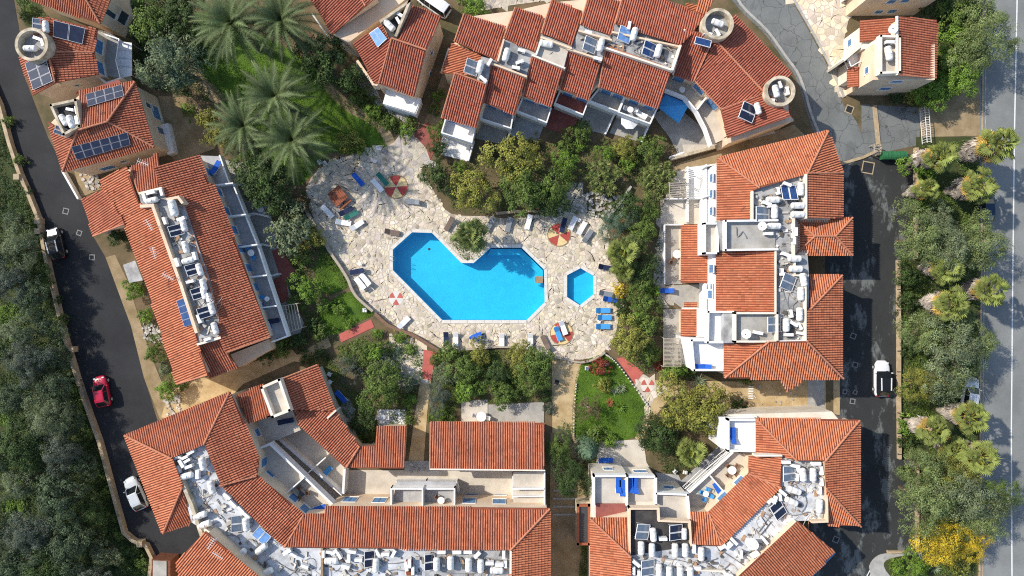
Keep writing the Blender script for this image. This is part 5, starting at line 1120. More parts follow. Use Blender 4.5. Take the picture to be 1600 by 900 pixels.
# --- lower left block
for x, y, g_ in ((316, 725, 80), (291, 744, -15), (330, 762, 75), (312, 806, -20), (319, 820, -20), (376, 867, -50), (384, 820, 85), (408, 858, -40), (517, 877, 0), (587, 884, 92), (682, 882, 90), (704, 880, 90), (732, 883, 90), (751, 885, 90), (776, 892, 0), (416, 895, -30)): tank(B, x, y, 7.0, g_, .9)
for x, y, g_, m_ in ((369, 819, 180, "panel_grey"), (408, 838, 130, "panel_sky"), (577, 874, 180, "panel_black"), (671, 879, 180, "panel_black")): collector(B, x, y, 7.0, g_, m_, 1.9, 1.2, tilt=.35)
acs(B, 7.0, [(277, 715, -15), (288, 715, -25), (298, 707, -30), (284, 724, 60), (292, 720, -30), (295, 729, -20), (278, 734, 70), (309, 741, 90), (355, 775, 40), (364, 787, 45), (376, 796, 45), (385, 805, 40), (389, 882, -40), (396, 889, 40), (449, 862, -30), (458, 867, 30), (515, 863, 10), (522, 863, -30), (530, 868, 60), (550, 862, 10), (545, 872, 90), (560, 875, 0), (590, 864, 60), (602, 866, 0), (615, 865, -60), (690, 862, 0), (714, 862, 0), (731, 862, 0), (746, 867, -45), (765, 880, 0), (787, 866, 90), (790, 882, 90), (780, 882, 0), (540, 885, 15), (640, 880, 90), (635, 885, 80), (645, 892, 90), (476, 885, 20), (505, 866, 90)])
pipes(B, 7.0, [[(305, 755), (312, 770), (318, 785), (310, 795)], [(318, 765), (322, 785), (335, 800), (345, 810)], [(330, 800), (345, 805), (352, 815), (362, 835)], [(350, 845), (365, 850), (372, 860)], [(430, 875), (445, 885), (460, 892), (480, 895)], [(455, 880), (470, 890), (490, 888)], [(520, 890), (545, 893), (570, 890)], [(590, 872), (605, 880), (630, 878)], [(600, 893), (620, 890), (650, 895)], [(690, 893), (715, 896), (745, 895)], [(755, 870), (770, 873), (785, 875)], [(340, 780), (350, 795), (365, 800)]])
dish(B, 391, 882, 7.0, .4); antenna(B, bSW, 348, 859, 30); antenna(B, bSW, 340, 840, 120)
b_ = P(640, 886, 7); e = empty("brick_stack", (b_.x, b_.y, 7.0)); tag(e, "little stack of orange bricks on the white flat roof", "bricks")
for k in range(9): MB().box(-.35+.02*(k % 2), .35+.02*(k % 2), -1.0+.22*k, -.83+.22*k, 0, .22+.12*((k*7) % 3)).build("brick", "tile_bed" if k % 3 else "box_brown", e)
flush()

# ================================================================== POOL FURNITURE
def proto_lounger():
    e = bpy.data.objects.new("sun_lounger", None); b = MB()
    b.box(-.95, .95, -.33, -.28, .24, .30).box(-.95, .95, .28, .33, .24, .30)
    for k in range(9): b.box(-.92+.14*k, -.82+.14*k, -.28, .28, .26, .285)
    o = b.build("frame", "white_gloss", None); o.parent = e
    M = Matrix.Rotation(-.55, 4, 'Y'); M.translation = Vector((.32, 0, .28)); b = MB(); b.box(0, .72, -.33, -.28, -.02, .03, M).box(0, .72, .28, .33, -.02, .03, M)
    for k in range(5): b.box(.02+.14*k, .12+.14*k, -.28, .28, 0, .025, M)
    o = b.build("backrest", "white_gloss", None); o.parent = e
    for x in (-.75, .6):
        for y in (-.3, .3): o = MB().box(x-.03, x+.03, y-.03, y+.03, 0, .24).build("leg", "white_gloss", None); o.parent = e
    b = MB(); b.box(-.92, .33, -.31, .31, .30, .37).box(.02, .72, -.31, .31, .035, .10, M); o = b.build("cushion", "white", None); o.parent = e
    return e
LG = proto_lounger()
for ch in list(LG.children): COL.objects.unlink(ch)
def lounger(px, py, ang, m, label, z=0.07, cushion=True, group="sun loungers round the pools"):
    p = P(px, py, z+.3); o = copy_proto(LG, (p.x, p.y, z), -math.radians(ang)); tag(o, label, "sun lounger", group)
    for c in list(o.children):
        if c.name.startswith("cushion"):
            if not cushion: bpy.data.objects.remove(c)
            else: setmat(c, m)
for a in ((560, 281, 230, "blue_fabric", "dark blue sun lounger standing alone near the timber shelter"), (590, 290, 230, "white", "white sun lounger left of the green lounger"), (598, 280, 230, "green_fabric", "green sun lounger overlapping the north mosaic"), (512, 331, 228, "white", "white sun lounger at the deck's far western corner"),
          (541, 330, 150, "navy_fabric", "navy sun lounger beside the brown table"), (549, 336, 150, "green_fabric", "dark green sun lounger next to the navy one by the brown table"), (537, 348, 190, "white", "short white lounger below the timber shelter"), (558, 352, 145, "white", "white lounger right of the short white one below the shelter"), (613, 363, 190, "brown_fabric", "brown grey lounger at the pool's top left corner"),
          (645, 315, 5, "grey_fabric", "grey blue lounger right of the north mosaic"), (558, 424, 350, "navy_fabric", "navy lounger against the curved west wall"), (563, 443, 50, "white", "left one of the white lounger pair at the west wall"), (571, 437, 50, "white", "right one of the white lounger pair at the west wall"), (631, 504, 135, "white", "white lounger between south west trefoil and pool corner"),
          (697, 530, 270, "navy_fabric", "navy lounger at the deck's south edge"), (712, 530, 270, "white", "white lounger right of the navy one at the south edge"), (784, 532, 270, "white", "white lounger south of the pool's middle"), (829, 532, 270, "white", "white lounger by the tree at the south deck edge"), (852, 535, 65, "brown_fabric", "brown lounger left of the south east mosaic"),
          (872, 521, 250, "sky_fabric", "blue lounger lying on the south east mosaic"), (880, 512, 250, "white", "white lounger lying on the south east mosaic"), (942, 485, 180, "sky_fabric", "uppermost of three blue loungers right of the paddling pool"), (944, 496, 180, "sky_fabric", "middle one of three blue loungers right of the paddling pool"), (942, 510, 180, "sky_fabric", "lowest of three blue loungers right of the paddling pool"),
          (953, 468, 190, "blue_fabric", "blue lounger under the shrub right of the paddling pool"), (947, 459, 190, "grey_fabric", "grey lounger above the blue one under the shrub"), (946, 418, 190, "navy_fabric", "navy striped lounger by the fan palms"), (826, 347, 285, "white", "white lounger against the low wall under the tall trees"),
          (880, 352, 285, "navy_fabric", "dark lounger on the mosaic north of the paddling pool"), (895, 349, 115, "white", "first of three pale loungers right of the north east mosaic"), (909, 357, 120, "white", "second of three pale loungers right of the north east mosaic"), (918, 369, 125, "grey_fabric", "grey lounger furthest right of the north east mosaic"), (795, 351, 285, "grey_fabric", "grey lounger left of the tall trees' low wall"), (765, 351, 300, "grey_fabric", "grey lounger right of the pool side palm"), (702, 350, 300, "brown_fabric", "brown lounger left of the pool side palm")): lounger(*a)
def folded_parasol(px, py, label, m="blue_fabric"):
    p = P(px, py, .1); e = empty("parasol", (p.x, p.y, .07)); tag(e, label, "parasol"); MB().tube([(-.2, 0, .3), (1.3, -.4, .35)], .03).build("pole", "white_gloss", e); b = MB(); n = 10; rng = random.Random(3); vv = []
    for k in range(7):
        t = k/6
        for i in range(n): r = (.12+.65*t)*(1+.35*rng.uniform(-1, 1)); vv.append((-.9+1.5*t+.1*rng.uniform(-1, 1), r*.9*math.cos(2*math.pi*i/n), .35+.25*math.sin(2*math.pi*i/n)*(.5+t*.5)))
    b.add(vv, [(k*n+i, k*n+(i+1) % n, (k+1)*n+(i+1) % n, (k+1)*n+i) for k in range(6) for i in range(n)]); b.build("canopy", m, e)
folded_parasol(745, 527, "folded blue and white parasol lying at the south deck edge")
def side_table(px, py, label, r=.22, z=.07):
    p = P(px, py, .4); e = empty("side_table", (p.x, p.y, z)); tag(e, label, "table", "small tables on the deck"); MB().tube([(0, 0, .36), (0, 0, .40)], r, 14).build("table_top", "white_gloss", e)
    for k in range(3): a = 2.1*k; MB().tube([(r*.6*math.cos(a), r*.6*math.sin(a), .36), (r*.8*math.cos(a), r*.8*math.sin(a), 0)], .02, 5).build("leg", "white_gloss", e)
for x, y, l in ((586, 252, "small white table on the paving near the deck's top entrance"), (562, 412, "small white table above the navy west wall lounger"), (905, 344, "small white table between the pale loungers"), (936, 502, "small white table between the blue loungers")): side_table(x, y, l)
def chair(px, py, ang, z=.06, m="white_gloss", s=1.0):
    p = P(px, py, z+.4); e = empty("chair", (p.x, p.y, z), -math.radians(ang)); b = MB()
    MB().box(-.22, .22, -.22, .22, .40, .45).build("seat", m, e); MB().box(-.25, -.20, -.22, .22, .45, .85).build("backrest", m, e)
    for x in (-.2, .2):
        for y in (-.2, .2): MB().box(x-.02, x+.02, y-.02, y+.02, 0, .40).build("leg", m, e)
    b = MB(); b.box(-.2, .18, -.25, -.22, .62, .66).box(-.2, .18, .22, .25, .62, .66).build("armrest", m, e); return e
def table_set(px, py, z, r, n, label, m="white_gloss", cm="white_gloss", rot=0, where=""):
    p = P(px, py, z+.74); e = empty("table", (p.x, p.y, z)); tag(e, label, "table", "garden tables")
    MB().tube([(0, 0, .70), (0, 0, .75)], r, 20).build("table_top", m, e); MB().tube([(0, 0, .04), (0, 0, .70)], .05, 8).build("pedestal", m, e); MB().tube([(0, 0, 0), (0, 0, .04)], r*.45, 12).build("base", m, e)
    for k in range(n):
        a = rot+360*k/n; rr = (r+.28)/MPP; c = chair(px+rr*math.cos(math.radians(a)), py+rr*math.sin(math.radians(a)), a+180, z, cm)
        tag(c, f"{'white' if cm == 'white_gloss' else 'brown' if cm == 'timber' else 'blue'} chair at {where}" + ("" if n == 1 else f", {ORD[k]} clockwise from the right"), "chair", "garden chairs")
for a in ((1058, 397, .06, .52, 2, "round white table on the grey patio of the right block", "white_gloss", "timber", 130, "the right block's round table"), (752, 651, .06, .62, 2, "round white table above the long low tiled roof", "white_gloss", "white_gloss", 190, "the round table above the long low roof"), (689, 782, 3.1, .42, 2, "round white table on the front balcony of the lower left block", "white_gloss", "timber", 40, "the front balcony table"),
          (1144, 735, 3.0, .5, 4, "round white table on the diagonal balcony", "white_gloss", "timber", 45, "the diagonal balcony table"), (1103, 772, 3.0, .35, 4, "small white table with blue chairs on the diagonal balcony", "white_gloss", "sky_fabric", 20, "the small blue set table"), (417, 467, 2.9, .3, 1, "small round white table on the lowest row house balcony", "white_gloss", "sky_fabric", 200, "the lowest row house balcony"),
          (392, 395, 2.9, .4, 2, "round white table on the fourth row house balcony", "white_gloss", "sky_fabric", 60, "the fourth row house balcony"), (985, 171, 2.85, .38, 2, "round white table on the sixth terrace balcony", "white_gloss", "white_gloss", 10, "the sixth terrace balcony"), (1066, 140, 2.9, .36, 0, "round white table on the curved terrace balcony", "white_gloss", "white_gloss", 0, ""), (472, 770, 3.1, .4, 3, "dark round table on the diagonal balcony of the lower left block", "steel_dark", "timber", 0, "the dark balcony table"), (598, 652, .06, .35, 2, "thin legged table on the small white patio", "alu", "white_gloss", 0, "the small white patio table"), (407, 327, .06, .4, 2, "round white table at the second row house patio", "white_gloss", "white_gloss", 50, "the second row house patio table")): table_set(*a)
for x, y, g_, l in ((1055, 737, 40, "white patio chair furthest left under the diagonal balcony"), (1070, 738, 100, "white patio chair right of its twin under the diagonal balcony"), (515, 585, 120, "pale chair upper of two beside the low wing gable"), (516, 597, 30, "pale chair lower of two beside the low wing gable"), (500, 254, 60, "white garden chair on the lawn edge by the deck"), (508, 256, 60, "second white garden chair on the lawn edge by the deck"), (570, 485, 90, "white chair on the triangular lawn"), (592, 232, 70, "white chair on the palm lawn's lower tip"), (917, 575, 0, "white chair left of the red shrub"), (947, 568, 140, "white slatted chair right of the red shrub"), (1048, 410, 30, "brown folding chair left of the round patio table")):
    tag(chair(x, y, g_, .04, "timber" if "brown" in l else "white_gloss"), l, "chair", "garden chairs")
for a in ((966, 757, 90, "blue_fabric", "left blue lounger on the north terrace of the lower right block", 5.0), (972, 762, 90, "blue_fabric", "right blue lounger on the north terrace of the lower right block", 5.0), (986, 757, 95, "blue_fabric", "blue lounger left on the second north terrace", 4.9), (993, 758, 90, "blue_fabric", "blue lounger right on the second north terrace", 4.9), (1122, 765, 60, "blue_fabric", "blue lounger on the diagonal balcony", 3.0), (510, 738, 130, "sky_fabric", "turquoise lounger on the shaded diagonal patio", .06), (1145, 680, 90, "blue_fabric", "blue lounger on the white corner terrace", 5.1), (1098, 573, 0, "blue_fabric", "long blue lounger on the white terrace of the right block", 5.0), (533, 620, 45, "blue_fabric", "blue lounger beside the low wing gable", .06), (1000, 178, 35, "white", "white lounger on the sixth terrace balcony", 2.85), (447, 658, 170, "navy_fabric", "navy lounger on the small upper terrace", 2.2), (497, 795, 160, "blue_fabric", "blue lounger at the corner of the diagonal balconies", 3.1), (425, 502, 170, "navy_fabric", "navy lounger on the lowest row house balcony", 2.9), (337, 262, 120, "blue_fabric", "blue lounger on the uppermost row house balcony", 2.9), (1041, 454, 0, "blue_fabric", "blue lounger in the yard between the tiled porches", .06), (946, 719, 180, "blue_fabric", "blue lounger on the pale north patio", .06)):
    lounger(*a, group="loungers on balconies and patios")
# blue gazebo, octagonal parasol, pergola, timber shelter
c = P(1052, 167, 2.6); e = empty("gazebo", (c.x, c.y, .06)); tag(e, "blue square gazebo canopy beside the curved terrace", "gazebo")
q = [P(x, y, 2.4)-c for x, y in ((1039, 147), (1077, 163), (1061, 192), (1028, 167))]; b = MB(); apex = Vector((0, 0, 3.0)); ring_ = []
vv = [apex]+[Vector((p.x, p.y, 2.35)) for p in q]+[Vector((p.x, p.y, 2.1)) for p in q]; b.add(vv, [(0, 2, 1), (0, 3, 2), (0, 4, 3), (0, 1, 4), (1, 2, 6, 5), (2, 3, 7, 6), (3, 4, 8, 7), (4, 1, 5, 8)]); b.build("canopy", "sky_fabric", e)
for p in q: MB().tube([(p.x*.96, p.y*.96, 0), (p.x*.96, p.y*.96, 2.3)], .04).build("leg", "alu", e)
c = P(984, 188, 2.4); e = empty("parasol", (c.x, c.y, .06)); tag(e, "octagonal white parasol below the sixth terrace balcony", "parasol"); b = MB(); r = 1.1
for k in range(8):
    a0 = math.pi/8+k*math.pi/4; a1 = a0+math.pi/4; MB().add([(0, 0, 2.5), (r*math.cos(a0), r*math.sin(a0), 2.2), (r*math.cos(a1), r*math.sin(a1), 2.2)], [(0, 1, 2)]).build("canopy_panel", "white", e)
MB().tube([(0, 0, 0), (0, 0, 2.55)], .03).build("pole", "alu", e); MB().tube([(0, 0, 0), (0, 0, .1)], .3, 12).build("base", "concrete", e)
def pergola(corners, z, n, label, m="frame_white", along=True):
    a, b, c, d = [P(x, y, z) for x, y in corners]; e = empty("pergola", (a.x, a.y, 0)); tag(e, label, "pergola"); o = Vector((a.x, a.y, 0))
    for p in (a, b, c, d): MB().bar((p.x-o.x, p.y-o.y, 0), (p.x-o.x, p.y-o.y, z), .1, .1).build("post", m, e)
    for p, q in ((a, b), (d, c)): MB().bar(p-o, q-o, .1, .12).build("beam", m, e)
    for k in range(n): t = (k+.5)/n; MB().bar(a.lerp(b, t)-o+Vector((0, 0, .1)), d.lerp(c, t)-o+Vector((0, 0, .1)), .07, .09).build("slat", m, e)
pergola([(1074, 262), (1074, 281), (1104, 276), (1104, 257)], 2.4, 6, "white slatted pergola on the patio north of the right block"); pergola([(1046, 285), (1046, 310), (1071, 308), (1071, 283)], 2.2, 7, "weathered slatted pergola left of the white patio", "timber_pale")
pergola([(1037, 528), (1037, 573), (1064, 573), (1064, 528)], 2.3, 22, "dense slatted grey pergola at the right block's south west corner", "timber_pale"); pergola([(440, 478), (466, 474), (474, 511), (447, 521)], 2.2, 6, "grey slatted pergola beside the row house's last balcony", "timber_pale")
pergola([(1366, 226), (1366, 240), (1376, 240), (1376, 226)], 1.2, 3, "low timber rack beside the green bins", "timber_pale")
pergola([(521, 280), (541, 255), (548, 262), (527, 287)], 2.3, 9, "timber slatted shelter at the deck's western corner", "timber_pale")
c = P(530, 308, .7); e = empty("picnic_table", (c.x, c.y, .07), math.radians(40)); tag(e, "reddish brown timber table by the slatted shelter", "table")
for k in range(7): MB().box(-1.0+.27*k, -.76+.27*k, -.75, .75, .70, .76).build("plank", "timber_red", e)
for x in (-.8, .7): MB().box(x-.06, x+.06, -.6, .6, 0, .70).build("trestle", "timber_red", e)
for y in (-1.1, 1.1): MB().box(-.9, .9, y-.16, y+.16, .38, .44).build("bench_seat", "timber_red", e); MB().box(-.7, -.6, y-.12, y+.12, 0, .38).box(.6, .7, y-.12, y+.12, 0, .38).build("bench_leg", "timber_red", e)

# ================================================================== BINS AND CARS
def wheelie(px, py, label):
    c = P(px, py, 1.0); e = empty("waste_container", (c.x, c.y, .02)); tag(e, label, "bin", "green waste containers"); b = MB(); b.add([(x, y, z) for z, s in ((.15, .82), (1.0, 1.0)) for x, y in ((-.72*s, -.5*s), (.72*s, -.5*s), (.72*s, .5*s), (-.72*s, .5*s))], [(3, 2, 1, 0), (4, 5, 6, 7), (0, 1, 5, 4), (1, 2, 6, 5), (2, 3, 7, 6), (3, 0, 4, 7)]); b.build("bin_body", "bin_green", e)
    for k in range(7):
        x0 = -.76+.217*k; b = MB(); n = 7; vv = []
        for x in (x0, x0+.20):
            for i in range(n): a = math.pi*i/(n-1); vv.append((x, -.54*math.cos(a), 1.0+.38*math.sin(a)+(.02 if k % 2 else 0)))
        b.add(vv, [(i, i+1, n+i+1, n+i) for i in range(n-1)]); b.build("lid_rib", "bin_green", e)
    for x in (-.55, .55):
        for y in (-.35, .35): MB().tube([(x, y-.03, .08), (x, y+.03, .08)], .08, 10).build("wheel", "rubber", e)
wheelie(1387, 243, "left one of the two green waste containers"); wheelie(1406, 243, "right one of the two green waste containers")
c = P(1437, 308, .8); e = empty("utility_box", (c.x, c.y, 0)); tag(e, "small white utility box on the yard wall", "utility box"); MB().box(-.3, .3, -.4, .4, 0, 1.1).build("cabinet", "white_gloss", e); MB().box(-.33, .33, -.43, .43, 1.1, 1.16).build("lid", "white", e)
carpaint = {}
def paint(n, c): mat("paint_"+n, c, .25, var=.05, spec=.6); return "paint_"+n
PW, PB, PR, PS, PN = paint("white", (.72, .73, .74)), paint("black", (.012, .013, .016)), paint("red", (.42, .008, .04)), paint("silver", (.50, .53, .55)), paint("navy", (.012, .03, .06))
mat("lamp_glass", (.75, .77, .8), .1, var=.1, spec=.7); mat("lamp_red", (.35, .01, .01), .2, spec=.6); mat("car_glass", (.012, .016, .02), .06, spec=.8)
def car(px, py, ang, body, roofm, label, ln=4.3, wd=1.8, ht=1.48, van=False, rails=False):
    """ang: image direction the nose points to"""
    c = P(px, py, .9); e = empty("parked_car", (c.x, c.y, .02), -math.radians(ang)); tag(e, label, "car", "parked cars")
    L2 = ln/2; W2 = wd/2
    def outline(x):
        t = x/L2; return W2*(1-.50*max(0, (t-.55)/.45)**2.6-.30*max(0, (-t-.70)/.30)**2.4)
    st = [-1, -.96, -.85, -.6, -.3, 0, .3, .55, .75, .9, .97, 1.0]; top = [.62, .86, .93, .95, .95, .94, .93, .92, .86, .76, .66, .50]
    vv = []; n = 10
    for t, zt in zip(st, top):
        x = t*L2; w = outline(x)
        for yy, zz in ((-.80, .22), (-.97, .30), (-1.0, .52), (-.97, .72*zt/.95), (-.84, zt-.03), (.84, zt-.03), (.97, .72*zt/.95), (1.0, .52), (.97, .30), (.80, .22)): vv.append((x, w*yy, min(zz, zt)))
    # soften the crown of bonnet: ridge line handled by shading
    k = len(st); ff = [(i*n+j, i*n+(j+1) % n, (i+1)*n+(j+1) % n, (i+1)*n+j) for i in range(k-1) for j in range(n)]+[tuple(range(n))[::-1], tuple((k-1)*n+j for j in range(n))]
    o = MB().add(vv, [q[::-1] for q in ff]).build("body", body, e, smooth=False)
    m = o.modifiers.new("bevel", 'SUBSURF'); m.levels = 1; m.render_levels = 2
    for p in o.data.polygons: p.use_smooth = True
    xf, xr = (.42, -.93) if not van else (.62, -.97); xf2, xr2 = (.10, -.66) if not van else (.40, -.93); zb, zt = .90, ht; wb, wt = W2*.90, W2*.70
    B4 = [(xf*L2, wb*.94), (xf2*L2*.8, wb), (xr*L2*.8, wb), (xr*L2, wb*.86)]; T4 = [(xf2*L2, wt*.95), (xf2*L2*.6, wt), (xr2*L2*.8, wt), (xr2*L2, wt*.92)]
    vb = [(x, -y, zb) for x, y in B4]+[(x, y, zb) for x, y in B4[::-1]]; vt = [(x, -y, zt-(.05 if i in (0, 3) else 0)) for i, (x, y) in enumerate(T4)]+[(x, y, zt-(.05 if i in (0, 3) else 0)) for i, (x, y) in reversed(list(enumerate(T4)))]
    MB().add(vb+vt, [(i, (i+1) % 8, 8+(i+1) % 8, 8+i)[::-1] for i in range(8)]).build("window_band", "car_glass", e)
    rf = MB().add([(x, y, z+.012) for x, y, z in vt]+[(x*.97, y*.80, z+.055) for x, y, z in vt], [(i, 8+i, 8+(i+1) % 8, (i+1) % 8) for i in range(8)]+[(8, 9, 14, 15)[::-1], (9, 10, 13, 14)[::-1], (10, 11, 12, 13)[::-1]]).build("roof", roofm, e)
    for sg in (-1, 1):
        for (xa, za, xb, zb2) in ((xf*L2, zb, xf2*L2, zt-.05), (xr*L2, zb, xr2*L2, zt-.05)):
            ya = wb*(.94 if xa > 0 else .86); yb = wt*(.95 if xa > 0 else .92); MB().bar((xa, sg*ya, za+.02), (xb, sg*yb, zb2+.03), .07, .05).build("pillar", roofm, e)
        MB().bar((-.05*L2, sg*(wb+.01), zb+.01), (-.05*L2, sg*(wt+.01), zt), .06, .03).build("pillar", roofm, e)
        MB().box(.30*L2, .30*L2+.12, sg*(W2+.02) if sg > 0 else -W2-.20, W2+.20 if sg > 0 else -W2-.02, .92, 1.06).build("mirror", body, e)
        MB().box(.82*L2, .90*L2, sg*W2*.62-.12, sg*W2*.62+.12, .66, .80).build("headlight", "lamp_glass", e); MB().box(-.97*L2, -.90*L2, sg*W2*.68-.10, sg*W2*.68+.10, .70, .90).build("tail_light", "lamp_red", e)
        for x in (.62*L2, -.60*L2):
            w_ = MB().tube([(x, sg*(W2-.20), .31), (x, sg*(W2+.012), .31)], .31, 18).build("wheel", "rubber", e); MB().tube([(x, sg*(W2+.012), .31), (x, sg*(W2+.02), .31)], .19, 12).build("rim", "alu", w_)
    if rails:
        for sg in (-1, 1): MB().bar((xf2*L2*.9, sg*wt*.92, zt+.06), (xr2*L2*.9, sg*wt*.88, zt+.06), .13, .05).build("roof_rail", PW, e)
    b = MB(); b.bar((.44*L2, -.5, .945), (.36*L2, .25, .965), .03, .02); b.build("wiper", "rubber", e)
    return e
car(85, 380, 256, PB, PB, "black car with white roof rails parked by the left wall", 4.1, 1.8, 1.55, False, True)
bk = [o for o in bpy.data.objects if o.get("label", "").startswith("black car with white")][0]
MB().add([(1.0, -.62, .945), (1.0, .62, .945), (1.75, .50, .80), (1.75, -.50, .80), (1.0, -.62, .90), (1.0, .62, .90), (1.75, .50, .76), (1.75, -.50, .76)], [(0, 3, 2, 1), (0, 1, 5, 4), (1, 2, 6, 5), (2, 3, 7, 6), (3, 0, 4, 7)]).build("bonnet", paint("grey", (.22, .24, .27)), bk)  # black bonnet's sky reflection put in as a grey coloured slab
e = car(157, 612, 259, PR, PR, "red car parked by the left wall", 3.9, 1.72)
car(210, 772, 246, PS, PS, "pale silver car parked beside the lower left roof", 4.3)
car(1380, 592, 270, PW, PB, "white car with black roof in the yard road", 4.5, 1.9, 1.6, False, True)
car(1543, 321, 270, PN, PN, "dark blue car under the fan palms by the main road", 4.0)
car(1518, 617, 280, PW, PW, "white car half hidden between pine and fan palms", 4.4)
car(676, 3, 215, PW, PW, "white van at the top edge behind the tall house", 4.8, 1.9, 1.9, True)
# steps on the brown passage
st_ = empty("garden_steps", P(885, 785)); tag(st_, "worn stone steps across the brown passage", "steps")
for k in range(4): MB().box(-1.7, 1.3, 1.4-k*1.0, 1.62-k*1.0, 0.02, .12).build("step", "kerb_grey", st_)
rg = empty("slatted_grating", P(1572, 600)); tag(rg, "pale slatted steps in the ochre yard", "steps")
rg.location = P(1173, 612)
for k in range(6): MB().box(-.3, .3, -.9+.3*k, -.75+.3*k, 0.04, .14).build("slat", "white", rg)
bl = empty("picket_edging", P(1000, 625)); tag(bl, "row of small white edging posts round the bright lawn", "edging")
pts = smooth_poly([(900, 600), (897, 640), (896, 680)], 8, False)+smooth_poly([(945, 553), (962, 566), (988, 600), (1012, 634)], 8, False)
for x, y in pts: q = P(x, y)-Vector(bl.location); MB().box(q.x-.07, q.x+.07, q.y-.07, q.y+.07, 0, .3).build("post", "coping", bl)

ga = P(1436, 170); gb = P(1440, 226); gt = empty("sliding_gate", (ga.x, ga.y, 0)); tag(gt, "white barred sliding gate beside the bin lane", "gate"); d_ = gb-ga
for z in (.15, 1.15): MB().bar((0, 0, z), (d_.x, d_.y, z), .06, .06).build("rail", "frame_white", gt)
MB().bar((.5, 0, 1.15), (.5+d_.x, d_.y, 1.15), .06, .06).build("rail", "frame_white", gt)
for k in range(15): q = d_*((k+.5)/15); MB().bar((q.x, q.y, .15), (q.x, q.y, 1.15), .04, .04).build("bar", "frame_white", gt)
for k in range(15): q = d_*((k+.5)/15); MB().bar((q.x, q.y, 1.17), (q.x+.5, q.y, 1.17), .05, .04).build("cross_bar", "frame_white", gt)
# ================================================================== PLANTS
def leafmesh(name, pos, nrm, ln, wd, tone, up_bias=0.0, rng=None, bend=True):
    """diamond leaves: pos (n,3), facing nrm, tone (n,3)"""
    n = len(pos); r = rng.normal(size=(n, 3)); nrm = nrm/np.linalg.norm(nrm, axis=1, keepdims=True)
    t = r-(r*nrm).sum(1, keepdims=True)*nrm; t /= np.linalg.norm(t, axis=1, keepdims=True)+1e-9; b = np.cross(nrm, t)
    ln = np.broadcast_to(ln, n)*rng.uniform(.7, 1.3, n); wd = np.broadcast_to(wd, n)*rng.uniform(.7, 1.3, n)
    V = np.stack([pos-t*ln[:, None]/2, pos+b*wd[:, None]/2+nrm*ln[:, None]*.08, pos+t*ln[:, None]/2, pos-b*wd[:, None]/2+nrm*ln[:, None]*.08], 1).reshape(-1, 3)
    F = np.arange(4*n).reshape(n, 4); return npmesh(name, V, F, np.repeat(tone, 4, 0))
def npmesh(name, V, F, C):
    me = bpy.data.meshes.new(name); k = F.shape[1]; me.vertices.add(len(V)); me.vertices.foreach_set("co", V.astype(np.float32).ravel())
    me.loops.add(F.size); me.loops.foreach_set("vertex_index", F.ravel().astype(np.int32)); me.polygons.add(len(F)); me.polygons.foreach_set("loop_start", np.arange(0, F.size, k, dtype=np.int32)); me.update(calc_edges=True)
    ca = me.color_attributes.new("Col", 'FLOAT_COLOR', 'POINT'); ca.data.foreach_set("color", np.concatenate([C, np.ones((len(C), 1))], 1).astype(np.float32).ravel()); return me
def tones(rng, n, k, base=None, jit=.16):
    t = (rng.normal(1, jit, n) if base is None else base*rng.normal(1, jit*.7, n)).clip(.45, 1.7); h = rng.normal(0, .06, n)
    return np.stack([t*(1+h), t, t*(1-h*.5)], 1)
def crown(name, r, hz, clumps, per, cl, leaf, seed, lobes=5, inner=.35, asp=.55, flat=0.0):
    """irregular crown: leaf clumps through an uneven dome of radius r and half height hz"""
    rng = np.random.default_rng(seed); th = rng.uniform(0, 2*np.pi, lobes); la = rng.uniform(.12, .34, lobes)
    az = rng.uniform(0, 2*np.pi, clumps); u = rng.uniform(-.35, 1, clumps); rad = np.where(rng.random(clumps) < inner, rng.uniform(.25, .8, clumps), rng.uniform(.78, 1.0, clumps))
    lob = 1+sum(la[i]*np.cos((i % 3+2)*(az-th[i]))*.6 for i in range(lobes)); lob *= rng.normal(1, .07, clumps)
    c = np.stack([np.cos(az)*np.sqrt(1-u**2)*rad*lob*r, np.sin(az)*np.sqrt(1-u**2)*rad*lob*r, u*rad*hz*(1+.25*np.sin(3*az+th[0]))], 1)
    out = c/np.array([r, r, hz]); ct = rng.normal(1, .26, clumps)
    n = clumps*per; g_ = np.repeat(np.arange(clumps), per); d = rng.normal(size=(n, 3)); d /= np.linalg.norm(d, axis=1, keepdims=True); sz = np.repeat(rng.uniform(.65, 1.35, clumps), per)
    pos = c[g_]+d*(cl*sz*rng.uniform(.3, 1.0, n)**.6)[:, None]*np.array([1, 1, .75])
    nr = d*.8+out[g_]*.5+rng.normal(size=(n, 3))*.45+np.array([0, 0, .55]); return leafmesh(name, pos, nr, leaf, leaf*asp, tones(rng, n, 0, ct[g_].clip(.5, 1.7)), rng=rng), c
def trunkmesh(name, h, r0, targets, seed):
    rng = random.Random(seed); b = MB(); hf = h*.45
    b.tube([(0, 0, -.1), (rng.uniform(-.05, .05), rng.uniform(-.05, .05), hf*.5), (0, 0, hf)], [r0*1.25, r0, r0*.8], 8)
    for t in targets:
        m = Vector((t[0]*.45, t[1]*.45, hf+(t[2]-hf)*.35)); b.tube([(0, 0, hf*.9), m, tuple(t)], [r0*.55, r0*.38, r0*.10], 5)
    me = bpy.data.meshes.new(name); me.from_pydata(b.v, [], b.f); me.update(); return me
PROTO = {}
